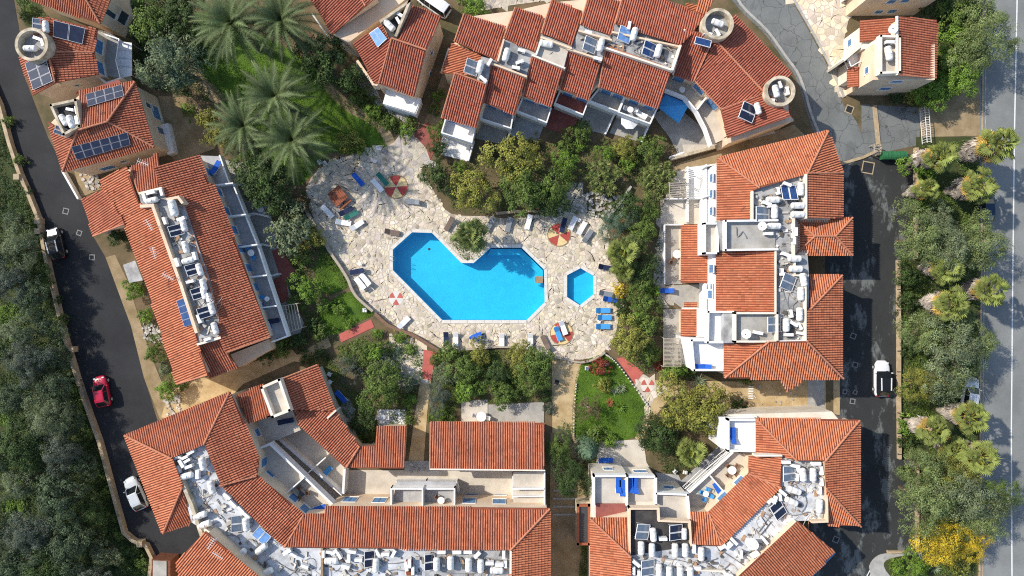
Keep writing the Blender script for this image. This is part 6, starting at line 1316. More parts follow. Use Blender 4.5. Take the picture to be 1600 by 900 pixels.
def make_proto(key, r, hz, h, clumps, per, cl, leaf, variants=3, r0=None, **kw):
    """h = height of the crown's centre above the ground"""
    L_ = []
    for k in range(variants):
        me, c = crown("crown", r, hz, clumps, per, cl, leaf, 100*len(PROTO)+k+1, **kw); idx = np.random.default_rng(k).choice(len(c), 7, replace=False)
        tm = trunkmesh("trunk", h, r0 or max(.05, r*.055), [tuple(c[i]*.85+np.array([0, 0, h])) for i in idx], k); L_.append((me, tm))
    PROTO[key] = (L_, r, h, hz)
make_proto('bush', .8, .55, .55, 46, 22, .20, .13)
make_proto('round', 1.8, 1.35, 2.3, 130, 26, .34, .20)
make_proto('tree', 2.6, 1.8, 3.8, 135, 40, .48, .23, variants=4)
make_proto('big', 3.4, 2.3, 5.2, 150, 60, .66, .25, variants=4, lobes=7)
make_proto('fine', 2.8, 1.9, 4.4, 170, 64, .50, .17, variants=4, lobes=7, asp=.4, inner=.3)
make_proto('open', 2.4, 1.6, 3.0, 95, 26, .36, .19, inner=.5, asp=.4)
make_proto('plume', 2.3, 1.3, 2.8, 120, 16, .42, .40, asp=.40)
HT = {}
def place(px, py, r_px, kind, leaf, label, cat=None, name=None, group=None, trunk="trunk", hs=1.0):
    L_, r, h, hz = PROTO[kind]; k = random.randrange(len(L_)); z = 0.0
    s = r_px*MPP/r
    for _ in range(3): zc = h*s*hs; s = r_px*MPP*(H-zc)/H/r
    p = P(px, py, zc+hz*s*.3); nm = name or ("bush" if kind == 'bush' else "tree"); e = empty(nm, (p.x, p.y, 0), random.uniform(0, 6.28)); e.scale = (s, s, s*hs); tag(e, label, cat or ("bush" if nm != "tree" else "tree"), group)
    c = bpy.data.objects.new("crown", L_[k][0]); COL.objects.link(c); c.parent = e; c.location = (0, 0, h)
    if len(c.data.materials) == 0: c.data.materials.append(MATS[leaf])
    c.material_slots[0].link = 'OBJECT'; c.material_slots[0].material = MATS[leaf]
    t = bpy.data.objects.new("trunk", L_[k][1]); COL.objects.link(t); t.parent = e
    if len(t.data.materials) == 0: t.data.materials.append(MATS[trunk])
    return e
# ---- palms
def feather_palm(seed, nf=64, fl=4.2, h=6.0):
    rng = np.random.default_rng(seed); V = []; F = []; C = []; n = 0
    for k in range(nf):
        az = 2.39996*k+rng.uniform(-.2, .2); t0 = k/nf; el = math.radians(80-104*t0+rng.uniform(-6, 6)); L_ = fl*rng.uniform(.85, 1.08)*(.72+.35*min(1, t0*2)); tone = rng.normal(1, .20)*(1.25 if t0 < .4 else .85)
        d = np.array([math.cos(az), math.sin(az), 0]); side = np.array([-math.sin(az), math.cos(az), 0]); p = np.array([0, 0, h]); ns = 24; e_ = el; prev = None
        for i in range(ns+1):
            s_ = i/ns; tv = d*math.cos(e_)+np.array([0, 0, math.sin(e_)]); upv = np.cross(side, tv)*-1
            if i > 2:
                ll = .62*math.sin(math.pi*min(1, .18+.80*s_))**.8*fl/4.4
                for sg in (-1, 1):
                    for off in (0, .5):
                        a = p-tv*off*L_/ns; o = side*sg*.80+tv*.55+upv*.22+rng.normal(size=3)*.07; o /= np.linalg.norm(o); tip = a+o*ll*rng.uniform(.85, 1.1)-np.array([0, 0, .10*ll]); w = tv*.030
                        V += [a-w, a+w, tip]; F.append((n, n+1, n+2)); C += [[tone*rng.normal(1, .12)]*3]*3; n += 3
            q = [p+side*.028, p-side*.028]
            if prev is not None: V += [prev[0], prev[1], q[1], q[0]]; F += [(n, n+1, n+2), (n, n+2, n+3)]; C += [[1.5*tone, 1.45*tone, 1.2*tone]]*4; n += 4
            prev = q; p = p+tv*L_/ns; e_ -= (1.15-.25*t0)/ns*(.6+s_)
    return npmesh("fronds", np.array(V), np.array(F), np.array(C))
def fan_leaf(V, F, C, n, a, d, up, R, rng, tone, seg=13, spread=2.3):
    side = np.cross(d, up); side /= np.linalg.norm(side)
    for i in range(seg):
        t = (i/(seg-1)-.5)*spread*1.15; o = d*math.cos(t)+side*math.sin(t); l = R*(1-.10*abs(t))*rng.uniform(.88, 1.08); w = np.cross(o, up); w /= np.linalg.norm(w)+1e-9
        m_ = a+o*l*.6+up*.03; tip = a+o*l-up*.16*R+rng.normal(size=3)*.02; hw = R*spread/seg*.34
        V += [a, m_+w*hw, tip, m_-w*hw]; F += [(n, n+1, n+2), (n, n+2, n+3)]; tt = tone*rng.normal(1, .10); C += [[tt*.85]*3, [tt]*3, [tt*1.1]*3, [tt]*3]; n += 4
    return n
def fan_palm(seed, h=5.6, nl=26, R=.80, pet=1.15, gold=False):
    rng = np.random.default_rng(seed); V = []; F = []; C = []; n = 0
    for k in range(nl):
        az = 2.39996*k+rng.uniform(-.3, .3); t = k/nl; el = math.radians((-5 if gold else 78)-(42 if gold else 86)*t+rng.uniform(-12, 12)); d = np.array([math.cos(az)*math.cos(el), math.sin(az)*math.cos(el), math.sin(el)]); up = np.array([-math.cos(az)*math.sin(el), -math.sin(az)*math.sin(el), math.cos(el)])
        a0 = np.array([0, 0, h]); a = a0+d*pet*rng.uniform(.7, 1.2)-np.array([0, 0, .1]); w = np.cross(d, up)*.03; V += [a0-w, a0+w, a+w*.6, a-w*.6]; F += [(n, n+1, n+2), (n, n+2, n+3)]; C += [[1.6, 1.35, .9]]*4; n += 4
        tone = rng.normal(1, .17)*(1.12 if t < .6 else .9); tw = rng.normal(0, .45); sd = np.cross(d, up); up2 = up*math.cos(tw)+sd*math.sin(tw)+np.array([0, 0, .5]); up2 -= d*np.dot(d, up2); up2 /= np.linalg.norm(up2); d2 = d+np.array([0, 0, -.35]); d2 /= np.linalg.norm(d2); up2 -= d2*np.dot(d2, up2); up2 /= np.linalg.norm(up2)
        n = fan_leaf(V, F, C, n, a, d2, up2, R*rng.uniform(.8, 1.15), rng, tone, 15, 2.9)
    return npmesh("fronds", np.array(V), np.array(F), np.array(C))
def dead_skirt(seed, h=5.6, length=2.6, nl=80):
    rng = np.random.default_rng(seed); V = []; F = []; C = []; n = 0
    for k in range(nl):
        az = rng.uniform(0, 6.283); z = h-.2-rng.uniform(0, 1)**.9*length; el = math.radians(-62+rng.uniform(-18, 14)); d = np.array([math.cos(az)*math.cos(el), math.sin(az)*math.cos(el), math.sin(el)]); up = np.array([-math.cos(az)*math.sin(el), -math.sin(az)*math.sin(el), math.cos(el)])
        rs = .30+.42*math.sin(3.0*min(1, (h-z)/length)+.1); a = np.array([math.cos(az)*rs, math.sin(az)*rs, z]); n = fan_leaf(V, F, C, n, a, d, up, rng.uniform(.7, 1.2), rng, rng.normal(1, .22), 7, .8)
    return npmesh("dead_skirt", np.array(V), np.array(F), np.array(C))
def palm_trunk(h, r, pale=False):
    b = MB(); k = 14; b.tube([(0, 0, -.1+(h+.1)*i/k) for i in range(k+1)], [r*(1.15-.25*i/k)*(1.06 if i % 2 else .96) for i in range(k+1)], 10); me = bpy.data.meshes.new("trunk"); me.from_pydata(b.v, [], b.f); me.update(); return me
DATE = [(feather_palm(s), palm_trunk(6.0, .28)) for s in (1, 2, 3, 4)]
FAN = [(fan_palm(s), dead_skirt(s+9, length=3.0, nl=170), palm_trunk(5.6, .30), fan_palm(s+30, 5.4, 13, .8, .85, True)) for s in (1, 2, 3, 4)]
FANS = [(fan_palm(s, 2.2, 30, .66, .85), palm_trunk(2.2, .17)) for s in (11, 12)]
ROS = [(fan_palm(s, .35, 20, .36, .32), None) for s in (21, )]
def agave_mesh(seed, n_=26, R=.75):
    rng = np.random.default_rng(seed); V = []; F = []; C = []; n = 0
    for k in range(n_):
        az = 2.39996*k; t = k/n_; el = math.radians(80-72*t); d = np.array([math.cos(az)*math.cos(el), math.sin(az)*math.cos(el), math.sin(el)]); s_ = np.array([-math.sin(az), math.cos(az), 0]); a = np.array([0, 0, .1]); l = R*rng.uniform(.85, 1.1); tone = rng.normal(1, .14)
        V += [a-s_*.03, a+s_*.03, a+d*l*.45+s_*.055, a+d*l, a+d*l*.45-s_*.055]; F += [(n, n+1, n+2), (n, n+2, n+4), (n+2, n+3, n+4)]; C += [[tone*.8]*3, [tone*.8]*3, [tone]*3, [tone*1.2]*3, [tone]*3]; n += 5
    return npmesh("leaves", np.array(V), np.array(F), np.array(C))
AG = agave_mesh(3)
def add(e, name, me, m, loc=(0, 0, 0), sc=1.0, rz=0.0):
    o = bpy.data.objects.new(name, me); COL.objects.link(o); o.parent = e; o.location = loc; o.scale = (sc,)*3; o.rotation_euler = (0, 0, rz)
    if len(me.materials) == 0: me.materials.append(MATS[m])
    o.material_slots[0].link = 'OBJECT'; o.material_slots[0].material = MATS[m]; return o
def date_palm(px, py, r_px, label, k=0, h=6.0):
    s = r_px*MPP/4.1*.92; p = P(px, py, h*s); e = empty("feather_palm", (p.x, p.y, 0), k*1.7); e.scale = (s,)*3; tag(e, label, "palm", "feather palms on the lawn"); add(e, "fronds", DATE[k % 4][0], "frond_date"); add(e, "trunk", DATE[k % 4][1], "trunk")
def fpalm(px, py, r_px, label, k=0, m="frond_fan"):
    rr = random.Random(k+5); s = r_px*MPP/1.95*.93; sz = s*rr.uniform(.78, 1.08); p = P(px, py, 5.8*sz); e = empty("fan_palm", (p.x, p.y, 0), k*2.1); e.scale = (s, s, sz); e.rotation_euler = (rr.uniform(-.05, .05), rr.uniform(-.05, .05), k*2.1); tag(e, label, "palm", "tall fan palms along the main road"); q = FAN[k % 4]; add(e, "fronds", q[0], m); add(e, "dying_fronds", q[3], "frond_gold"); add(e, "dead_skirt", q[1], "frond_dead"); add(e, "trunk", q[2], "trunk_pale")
def spalm(px, py, r_px, label, k=0, m="frond_small"):
    s = r_px*MPP/1.55*.97; p = P(px, py, 2.2*s); e = empty("fan_palm", (p.x, p.y, 0), k*2.1); e.scale = (s,)*3; tag(e, label, "palm", "small garden palms"); q = FANS[k % 2]; add(e, "fronds", q[0], m); add(e, "trunk", q[1], "trunk")
def rosettes(px, py, r_px, n, label, m="frond_small", seed=0, h=1.9):
    """many headed yucca: spiky rosettes on branching stems"""
    rng = random.Random(seed); R = r_px*MPP*.95; p = P(px, py, h*.7); e = empty("yucca", (p.x, p.y, 0)); tag(e, label, "shrub", "spiky yuccas"); b = MB(); b.tube([(0, 0, -.05), (0, 0, h*.35)], [.16, .12], 7)
    for k in range(n):
        rr = R*math.sqrt((k+.5)/n)*.85; a = 2.4*k+rng.uniform(-.2, .2); x, y = rr*math.cos(a), rr*math.sin(a); z = h*rng.uniform(.7, 1.0)*(1-.35*(rr/R)**2); add(e, "rosette", AG if k % 3 else ROS[0][0], m, (x, y, z), rng.uniform(.75, 1.05)*max(.55, R/2.4*.95), rng.uniform(0, 6)); b.tube([(0, 0, h*.3), (x*.6, y*.6, z*.7), (x, y, z)], [.08, .06, .045], 5, False)
    b.build("stem", "trunk", e)
def agave(px, py, r_px, label, m="agave"):
    p = P(px, py, .3); s = r_px*MPP/.78; e = empty("agave", (p.x, p.y, 0.02), px); e.scale = (s, s, s*.8); tag(e, label, "agave", "rosette plants"); add(e, "leaves", AG, m); b = MB().tube([(0, 0, -.03), (0, 0, .16)], [.1, .08], 8); me = bpy.data.meshes.new("root_stock"); me.from_pydata(b.v, [], b.f); add(e, "root_stock", me, "trunk")
def conifer(px, py, r_px, h, label, m="leaf_conifer"):
    rng = np.random.default_rng(int(px)); R = r_px*MPP*.93; n = 5200; t = rng.uniform(0, 1, n)**.8; az = rng.uniform(0, 6.283, n); sw = np.floor(az*2.2+t*9); rr = R*(1-t*.93)*(0.70+.30*np.abs(np.sin(az*4.5+t*14)))*rng.uniform(.75, 1.04, n); pos = np.stack([np.cos(az)*rr, np.sin(az)*rr, .3+t*(h-.3)+rng.normal(0, .05, n)], 1)
    nr = np.stack([np.cos(az), np.sin(az), np.full(n, .9)], 1)+rng.normal(size=(n, 3))*.3; tone = tones(rng, n, 0, (.75+.5*np.abs(np.sin(az*4.5+t*14)))); p = P(px, py, h*.45); e = empty("conifer", (p.x, p.y, 0)); tag(e, label, "conifer"); add(e, "crown", leafmesh("crown", pos, nr, .16, .08, tone, rng=rng), m); b = MB().tube([(0, 0, -.05), (0, 0, h*.9)], [.14, .03], 7); me = bpy.data.meshes.new("trunk"); me.from_pydata(b.v, [], b.f); add(e, "trunk", me, "trunk")
# ---- grove beyond the left wall
GR = [(20, 345, 20), (28, 385, 34), (50, 415, 22), (14, 440, 34), (48, 462, 30), (24, 520, 32), (72, 508, 24), (88, 556, 24), (38, 566, 36), (80, 606, 30), (22, 622, 30), (70, 652, 36), (106, 655, 24), (28, 700, 38), (90, 712, 34), (128, 728, 24), (24, 758, 32), (88, 782, 40), (138, 800, 26), (42, 838, 40), (106, 850, 38), (158, 866, 22), (12, 888, 36), (70, 902, 40), (130, 912, 34), (-25, 400, 36), (-30, 560, 38), (-28, 720, 38), (-30, 840, 36)]
hue = ["leaf_left", "leaf_left", "leaf_grey", "leaf_dark", "leaf_left", "leaf_olive"]
GR.sort(key=lambda q: q[1])
for i, (x, y, r) in enumerate(GR):
    m_ = hue[(i*5) % 6]; nm = {"leaf_left": "grey green", "leaf_grey": "silvery", "leaf_dark": "dark green", "leaf_olive": "olive green"}[m_]
    place(x, y, r*.90, ('big', 'fine', 'big')[i % 3] if r > 25 else 'tree', m_, f"{nm} tree in the left grove, {ORD[i] if i < len(ORD) else 'last'} counting from the top", "tree", "tree", "trees of the left grove", hs=1.0)
VERGE = [(40, 300, 9), (30, 250, 10), (62, 372, 9), (76, 440, 10), (88, 470, 9), (98, 500, 10), (108, 590, 10), (120, 606, 9), (132, 690, 10), (142, 680, 8), (150, 755, 9), (166, 770, 9), (176, 812, 10), (186, 838, 9), (208, 862, 12), (222, 880, 11), (200, 890, 12), (14, 190, 10), (36, 22, 9), (46, 14, 8)]
for i, (x, y, r) in enumerate(VERGE): place(x, y, r, 'bush', "leaf_mid" if i % 2 else "leaf_dark", f"{'mid green' if i % 2 else 'dark'} low bush along the left wall's grove side, {ORD[i]} in planting order", None, None, "bushes along the left wall")
# ---- palms and trees round the upper lawn
date_palm(364, 38, 72, "tall feather palm at the top left of the palm lawn", 0); date_palm(440, 34, 66, "tall feather palm right of the top left one", 1); date_palm(432, 152, 66, "large feather palm in the lower palm cluster, uppermost", 3); date_palm(382, 198, 60, "large feather palm of the lower cluster nearest the gravel yard", 1); date_palm(458, 220, 66, "large feather palm nearest the pool deck", 2)
place(262, 95, 50, 'open', "leaf_olive", "grey green open crowned tree beside the white awning", trunk="trunk_pale"); place(268, 100, 44, 'fine', "leaf_conifer", "fine leaved dark tree merged with the open crowned one", hs=.7)
for a in ((232, 34, 34, 'tree', "leaf_mid", "mid green tree behind the top left villa"), (282, 18, 34, 'tree', "leaf_dark", "dark tree at the top edge left of the palms"), (300, 60, 22, 'round', "leaf_dark", "dark round tree on the palm lawn's left edge"), (505, 96, 44, 'tree', "leaf_dark", "dark glossy round tree at the lawn's right edge"), (412, 280, 44, 'tree', "leaf_dark", "dark tree between the row house patios and palm lawn"), (395, 262, 28, 'round', "leaf_mid", "mid green tree behind the row house's first patio"), (325, 186, 18, 'plume', "leaf_yellowgreen", "yellow green shrub beside the gravel yard"), (293, 172, 13, 'bush', "leaf_bright", "bright green bush in the gravel yard"), (345, 212, 22, 'round', "leaf_yellowgreen", "yellowish tree at the gravel yard's right side"), (548, 222, 24, 'bush', "leaf_yellowgreen", "yellow green bush on the palm lawn's lower tip"), (606, 190, 15, 'bush', "leaf_mid", "green bush below the littered patio"), (582, 175, 16, 'bush', "leaf_bright", "bright bush along the sandy path"), (560, 150, 18, 'bush', "leaf_mid", "green bush above the sandy path"), (540, 130, 18, 'bush', "leaf_dark", "dark bush between dark round tree and sandy path"), (635, 205, 14, 'bush', "leaf_bright", "bright hedge bush left of the red brick walk"), (640, 188, 11, 'bush', "leaf_mid", "small bush below the tall middle house balcony"), (683, 205, 14, 'round', "leaf_mid", "slim bush right of the red brick walk"), (685, 150, 12, 'bush', "leaf_bright", "bush in the passage left of the stepped terrace"), (680, 170, 11, 'bush', "leaf_mid", "lower bush in the passage left of the stepped terrace"), (683, 232, 16, 'round', "leaf_dark", "dark shrub at the end of the red brick walk"), (742, 10, 20, 'round', "leaf_bright", "bright green tree at the top edge behind the terrace"), (725, 0, 14, 'bush', "leaf_mid", "bush at the top edge left of the bright tree"), (612, 5, 14, 'bush', "leaf_dark", "dark bush between the two middle houses"),
          # centre bank
          (684, 276, 27, 'round', "leaf_dark", "dark round tree at the deck's top right edge"), (738, 297, 36, 'tree', "leaf_yellowgreen", "yellow olive tree north of the pool side palm"), (803, 246, 42, 'tree', "leaf_yellowgreen", "tall yellow green tree in the central bank"), (816, 296, 38, 'tree', "leaf_mid", "green tree just below the tall yellow green one"), (862, 292, 32, 'tree', "leaf_mid", "green tree right of the central pair"), (858, 318, 26, 'round', "leaf_dark", "dark tree above the north east mosaic"), (882, 252, 22, 'round', "leaf_bright", "bright shrub in the bank above the mosaic"), (884, 230, 18, 'bush', "leaf_mid", "green bush below the fourth terrace patio"), (834, 226, 16, 'bush', "leaf_yellowgreen", "yellow green bush below the third terrace patio"), (768, 238, 16, 'bush', "leaf_dark", "dark bush below the second terrace patio"), (905, 205, 18, 'round', "leaf_mid", "shrub between fourth and fifth terrace patios"), (905, 226, 13, 'bush', "leaf_bright", "bright bush under the fourth terrace patio's corner"), (948, 238, 15, 'round', "leaf_bright", "bright round shrub below the concrete patio"), (978, 232, 19, 'round', "leaf_yellowgreen", "yellowish shrub below the white parasol"), (980, 256, 17, 'bush', "leaf_bright", "vivid green bush right of the first yucca"), (1022, 232, 22, 'round', "leaf_mid", "green tree below the blue gazebo"), (1004, 222, 13, 'bush', "leaf_bright", "bright bush left of the gazebo tree"), (718, 262, 12, 'bush', "leaf_bright", "small bush before the pale patio"),
          (985, 322, 26, 'tree', "leaf_dark", "dark tree below the right yucca"), (1012, 330, 22, 'round', "leaf_mid", "green tree left of the pale shaded patio"), (962, 350, 26, 'fine', "leaf_conifer", "blue green fine leaved shrub left of the fan palms"), (1004, 362, 24, 'tree', "leaf_mid", "green tree above the fan palm clump"), (1008, 420, 24, 'tree', "leaf_dark", "dark tree right of the lower fan palm"), (1000, 445, 22, 'round', "leaf_mid", "green tree right of the paddling pool"), (970, 452, 14, 'bush', "leaf_mimosa", "yellow bush by the paddling pool loungers"), (968, 472, 13, 'bush', "leaf_dark", "dark bush right of the blue loungers"), (972, 490, 12, 'bush', "leaf_dark", "second dark bush right of the blue loungers"), (1012, 474, 20, 'round', "leaf_mid", "green tree above the south east garden"), (1020, 455, 16, 'bush', "leaf_bright", "bright bush in the yard between the porches"), (997, 495, 18, 'round', "leaf_bright", "bright shrub in the south east garden"), (985, 532, 32, 'tree', "leaf_yellowgreen", "olive yellow tree right of the south east deck edge"), (1008, 515, 26, 'round', "leaf_mid", "green tree right of the olive yellow one"), (1012, 552, 20, 'round', "leaf_mid", "green shrub above the trefoil walk"), (1028, 566, 13, 'bush', "leaf_red", "reddish bush near the trefoil walk"), (1052, 584, 20, 'round', "leaf_bright", "bright shrub below the slatted grey pergola"), (1072, 580, 15, 'bush', "leaf_mid", "green bush below the white terrace"),
          (937, 573, 17, 'bush', "leaf_red", "dark red round shrub on the bright lawn"), (942, 601, 13, 'bush', "leaf_yellowgreen", "yellow green clipped shrub on the bright lawn"), (918, 638, 24, 'open', "leaf_brown", "bare brownish shrub on the bright lawn"), (1062, 632, 34, 'tree', "leaf_yellowgreen", "olive yellow tree left of the ochre yard"), (1102, 642, 38, 'tree', "leaf_yellowgreen", "larger olive yellow tree left of the white corner terrace"), (1028, 682, 30, 'tree', "leaf_dark", "dark tree above the small fan palm"), (1050, 668, 18, 'round', "leaf_dark", "dark shrub between olive tree and fan palm"), (930, 682, 18, 'bush', "leaf_mid", "grey green shrub at the bright lawn's foot"), (955, 690, 14, 'bush', "leaf_bright", "bright shrub above the pale north patio"), (874, 700, 24, 'fine', "leaf_mid", "feathery tree left of the blue green conifer"), (892, 748, 32, 'fine', "leaf_dark", "feathery dark tree beside the lower right block"), (1155, 632, 14, 'bush', "leaf_dark", "dark bush in the ochre yard"), (1165, 590, 14, 'bush', "leaf_mid", "bush by the right block's south wall"),
          # lower centre garden
          (590, 522, 12, 'bush', "leaf_bright", "round bush at the retaining wall's foot"), (628, 526, 14, 'bush', "leaf_bright", "bright round bush right of the first at the wall's foot"), (606, 545, 13, 'bush', "leaf_mid", "clipped bush amid the garden stones"), (622, 548, 9, 'bush', "leaf_conifer", "blue green bush amid the garden stones"), (640, 546, 11, 'bush', "leaf_bright", "yellow green bush amid the garden stones"), (572, 552, 22, 'round', "leaf_mid", "spreading shrub below the red ramp"), (585, 555, 22, 'round', "leaf_bright", "bright shrub left of the garden stones"), (545, 560, 15, 'round', "leaf_mid", "shrub left of the spreading one below the red ramp"), (545, 575, 28, 'open', "leaf_grey", "grey wiry shrub beside the low wing"), (592, 606, 40, 'tree', "leaf_mid", "large round tree above the low tiled wing"), (605, 580, 24, 'round', "leaf_olive", "olive shrub behind the large round tree"), (640, 596, 18, 'round', "leaf_olive", "pale shrub left of the ochre path"), (640, 625, 16, 'bush', "leaf_bright", "bright bush left of the ochre path"), (640, 655, 12, 'bush', "leaf_mid", "narrow bush right of the small white patio"), (568, 660, 24, 'round', "leaf_dark", "dark shrub between low wing gable and tiled wing"), (556, 690, 16, 'bush', "leaf_mid", "shrub at the low wing's valley"), (575, 680, 16, 'bush', "leaf_dark", "dark shrub above the low wing's valley"),
          (705, 552, 22, 'round', "leaf_mid", "shrub right of the red gate ramp"), (748, 552, 21, 'round', "leaf_yellowgreen", "yellowish shrub south of the folded parasol"), (725, 578, 26, 'tree', "leaf_mid", "green tree in the lower garden's middle"), (695, 585, 20, 'round', "leaf_olive", "pale shrub beside the red gate ramp"), (775, 585, 22, 'round', "leaf_dark", "dark shrub above the round garden trees"), (812, 556, 26, 'tree', "leaf_yellowgreen", "yellow green tree at the south deck edge"), (838, 566, 30, 'tree', "leaf_mid", "green tree left of the ochre walk"), (835, 598, 26, 'tree', "leaf_mid", "green tree lower along the ochre walk"), (731, 611, 23, 'round', "leaf_bright", "round light tree, left of two above the white patio"), (785, 616, 25, 'round', "leaf_mid", "round tree, right of two above the white patio"), (684, 622, 24, 'fine', "leaf_grey", "silvery olive tree beside the ochre path"), (690, 650, 15, 'bush', "leaf_bright", "bright bush above the long low roof's corner"), (706, 655, 11, 'bush', "leaf_mid", "bush next to the white patio table"), (850, 618, 14, 'bush', "leaf_dark", "dark bush at the pale grey patio's corner"), (858, 640, 12, 'bush', "leaf_grey", "grey bush beside the ochre walk"), (680, 560, 12, 'bush', "leaf_mid", "bush against the red gate ramp"), (800, 590, 16, 'bush', "leaf_mid", "bush between dark shrub and green trees"),
          # west garden
          (452, 358, 38, 'plume', "leaf_olive", "large pale leaved tree behind the row house"), (484, 372, 22, 'round', "leaf_yellowgreen", "yellow green shrub right of the pale leaved tree"), (478, 450, 24, 'round', "leaf_bright", "bright round tree left of the small lawn patch"), (462, 470, 18, 'bush', "leaf_mid", "shrub beside the row house's red patio"), (508, 478, 14, 'bush', "leaf_bright", "bright bush left of the triangular lawn"), (530, 484, 13, 'bush', "leaf_bright", "bush on the triangular lawn"), (466, 404, 20, 'bush', "leaf_mid", "low bush above the small lawn patch"), (500, 520, 18, 'bush', "leaf_mid", "bush below the triangular lawn"), (470, 535, 18, 'bush', "leaf_dark", "dark bush along the ochre path"), (440, 545, 18, 'bush', "leaf_mid", "bush by the ochre path's lower end"), (410, 552, 16, 'bush', "leaf_dark", "dark bush below the row house's south wall"), (490, 505, 16, 'bush', "leaf_dark", "dark bush right of the slatted pergola"), (545, 508, 10, 'bush', "leaf_bright", "small bush along the red ramp"), (500, 552, 14, 'bush', "leaf_dark", "dark hedge bush left of the wiry shrub"), (480, 560, 13, 'bush', "leaf_dark", "dark hedge bush above the low wing's ridge"), (405, 300, 20, 'round', "leaf_mid", "shrub behind the second row house patio"), (440, 320, 20, 'round', "leaf_dark", "dark shrub above the pale leaved tree"), (470, 320, 16, 'bush', "leaf_brown", "brownish bush at the deck's western corner"),
          # row house verge
          (184, 370, 15, 'round', "leaf_dark", "dark shrub under the row house's porch roof"), (207, 452, 15, 'round', "leaf_bright", "bright shrub on the verge beside the slab shelter"), (226, 496, 13, 'bush', "leaf_bright", "bright hedge on the verge"), (240, 548, 17, 'round', "leaf_mid", "green shrub on the verge below the hedge"), (258, 575, 13, 'bush', "leaf_olive", "olive bush on the verge"), (262, 606, 18, 'round', "leaf_bright", "bright green shrub at the row house's lower corner"), (285, 600, 11, 'bush', "leaf_mid", "small bush at the row house's lower eave"), (218, 452, 8, 'bush', "leaf_mid", "small bush against the row house's verge wall"),
          # top right
          (1545, 40, 46, 'fine', "leaf_pine", "feathery pine at the top right beside the main road"), (1508, 20, 34, 'tree', "leaf_mid", "green tree at the top edge right of the villa"), (1500, 62, 30, 'tree', "leaf_bright", "bright tree beside the square villa's tiled roof"), (1520, 82, 34, 'fine', "leaf_pine", "lower feathery pine right of the square villa"), (1506, 118, 30, 'tree', "leaf_bright", "bright tree at the square villa's right corner"), (1458, 146, 26, 'tree', "leaf_bright", "bright shrub below the square villa"), (1478, 134, 24, 'round', "leaf_bright", "bright shrub right of the one below the villa"), (1428, 150, 17, 'bush', "leaf_yellowgreen", "yellowish bush under the square villa's south wall"), (1404, 150, 15, 'bush', "leaf_dark", "dark bush under the square villa's south wall"), (1472, 20, 26, 'round', "leaf_dark", "dark tree between the two top right villas")):
    x_, y_ = a[0], a[1]; low = 500 < x_ < 862 and 510 < y_ < 700
    place(x_, y_, a[2]*(.84 if low else .92 if 430 < x_ < 1060 and 220 < y_ < 600 else 1), *a[3:], hs=.72 if low else .85)
# ---- roadside strip
for a in ((1442, 372, 40, 'fine', "leaf_pine", "uppermost pine crown of the roadside strip, left half"), (1490, 392, 42, 'fine', "leaf_olive", "large pine crown in the strip's upper middle"), (1535, 378, 40, 'fine', "leaf_pine", "pine crown reaching over the main road"), (1470, 350, 30, 'fine', "leaf_olive", "small pine crown behind the upper fan palms"), (1448, 522, 36, 'fine', "leaf_pine", "pine crown left of the middle group"), (1490, 552, 48, 'fine', "leaf_olive", "broad pine crown in the strip's middle"), (1525, 540, 36, 'fine', "leaf_pine", "pine crown right of the middle group"), (1442, 600, 30, 'fine', "leaf_yellowgreen", "yellowish pine crown above the lower fan palms"), (1488, 594, 30, 'fine', "leaf_pine", "pine crown above the half hidden white car"), (1446, 728, 32, 'fine', "leaf_pine", "pine crown right of the lower wall corner"), (1505, 735, 34, 'fine', "leaf_yellowgreen", "yellowish pine crown below the lower fan palms"), (1452, 785, 46, 'fine', "leaf_pine", "broad pine crown above the yellow mimosa, left half"), (1515, 780, 44, 'fine', "leaf_olive", "broad pine crown above the yellow mimosa, right half"), (1562, 775, 30, 'fine', "leaf_mid", "green pine crown over the main road's edge"), (1540, 815, 32, 'fine', "leaf_pine", "low pine crown right of the mimosa"), (1470, 850, 36, 'fine', "leaf_mimosa", "bright yellow mimosa at the lower right"), (1522, 852, 26, 'fine', "leaf_mimosa", "smaller yellow mimosa beside the main road"), (1500, 880, 20, 'bush', "leaf_yellowgreen", "yellow green bush under the small mimosa"), (1404, 885, 14, 'bush', "leaf_bright", "bright bush in the bottom right flower bed"), (1434, 882, 18, 'round', "leaf_bright", "larger bright bush in the bottom right flower bed"), (1422, 668, 18, 'bush', "leaf_bright", "bright bush beside the straight tan wall"), (1420, 690, 15, 'bush', "leaf_dark", "dark bush at the lower end of the straight wall"), (1448, 315, 22, 'round', "leaf_mid", "shrub right of the white utility box"), (1442, 258, 24, 'round', "leaf_bright", "bright shrub at the yard wall below the bins"), (1420, 430, 20, 'round', "leaf_dark", "dark shrub at the upper end of the straight wall"), (1418, 470, 18, 'bush', "leaf_dark", "dark bush along the straight wall, upper"), (1421, 548, 13, 'bush', "leaf_dark", "dark bush along the straight wall opposite the car's nose"), (1421, 612, 13, 'bush', "leaf_mid", "green bush along the straight wall behind the white car"), (1422, 740, 14, 'bush', "leaf_mid", "bush at the lower wall corner")): place(*a, trunk="trunk_pale")
for i, (x, y, r, l) in enumerate(((1468, 240, 30, "fan palm at the strip's upper left, above the pines"), (1558, 226, 34, "tall fan palm leaning over the main road at the top"), (1530, 288, 32, "fan palm above the dark blue car"), (1482, 416, 30, "fan palm amid the upper pines"), (1548, 450, 30, "fan palm right of the upper pines"), (1488, 474, 32, "fan palm between upper and middle pines"), (1458, 672, 28, "lower fan palm nearest the straight wall"), (1518, 655, 30, "fan palm just below the half hidden white car"), (1535, 715, 32, "lower fan palm nearest the main road"), (1492, 700, 26, "fan palm in the lower palm group's middle"), (1452, 295, 22, "short fan palm left of the upper group"))): fpalm(x, y, r, l, i)
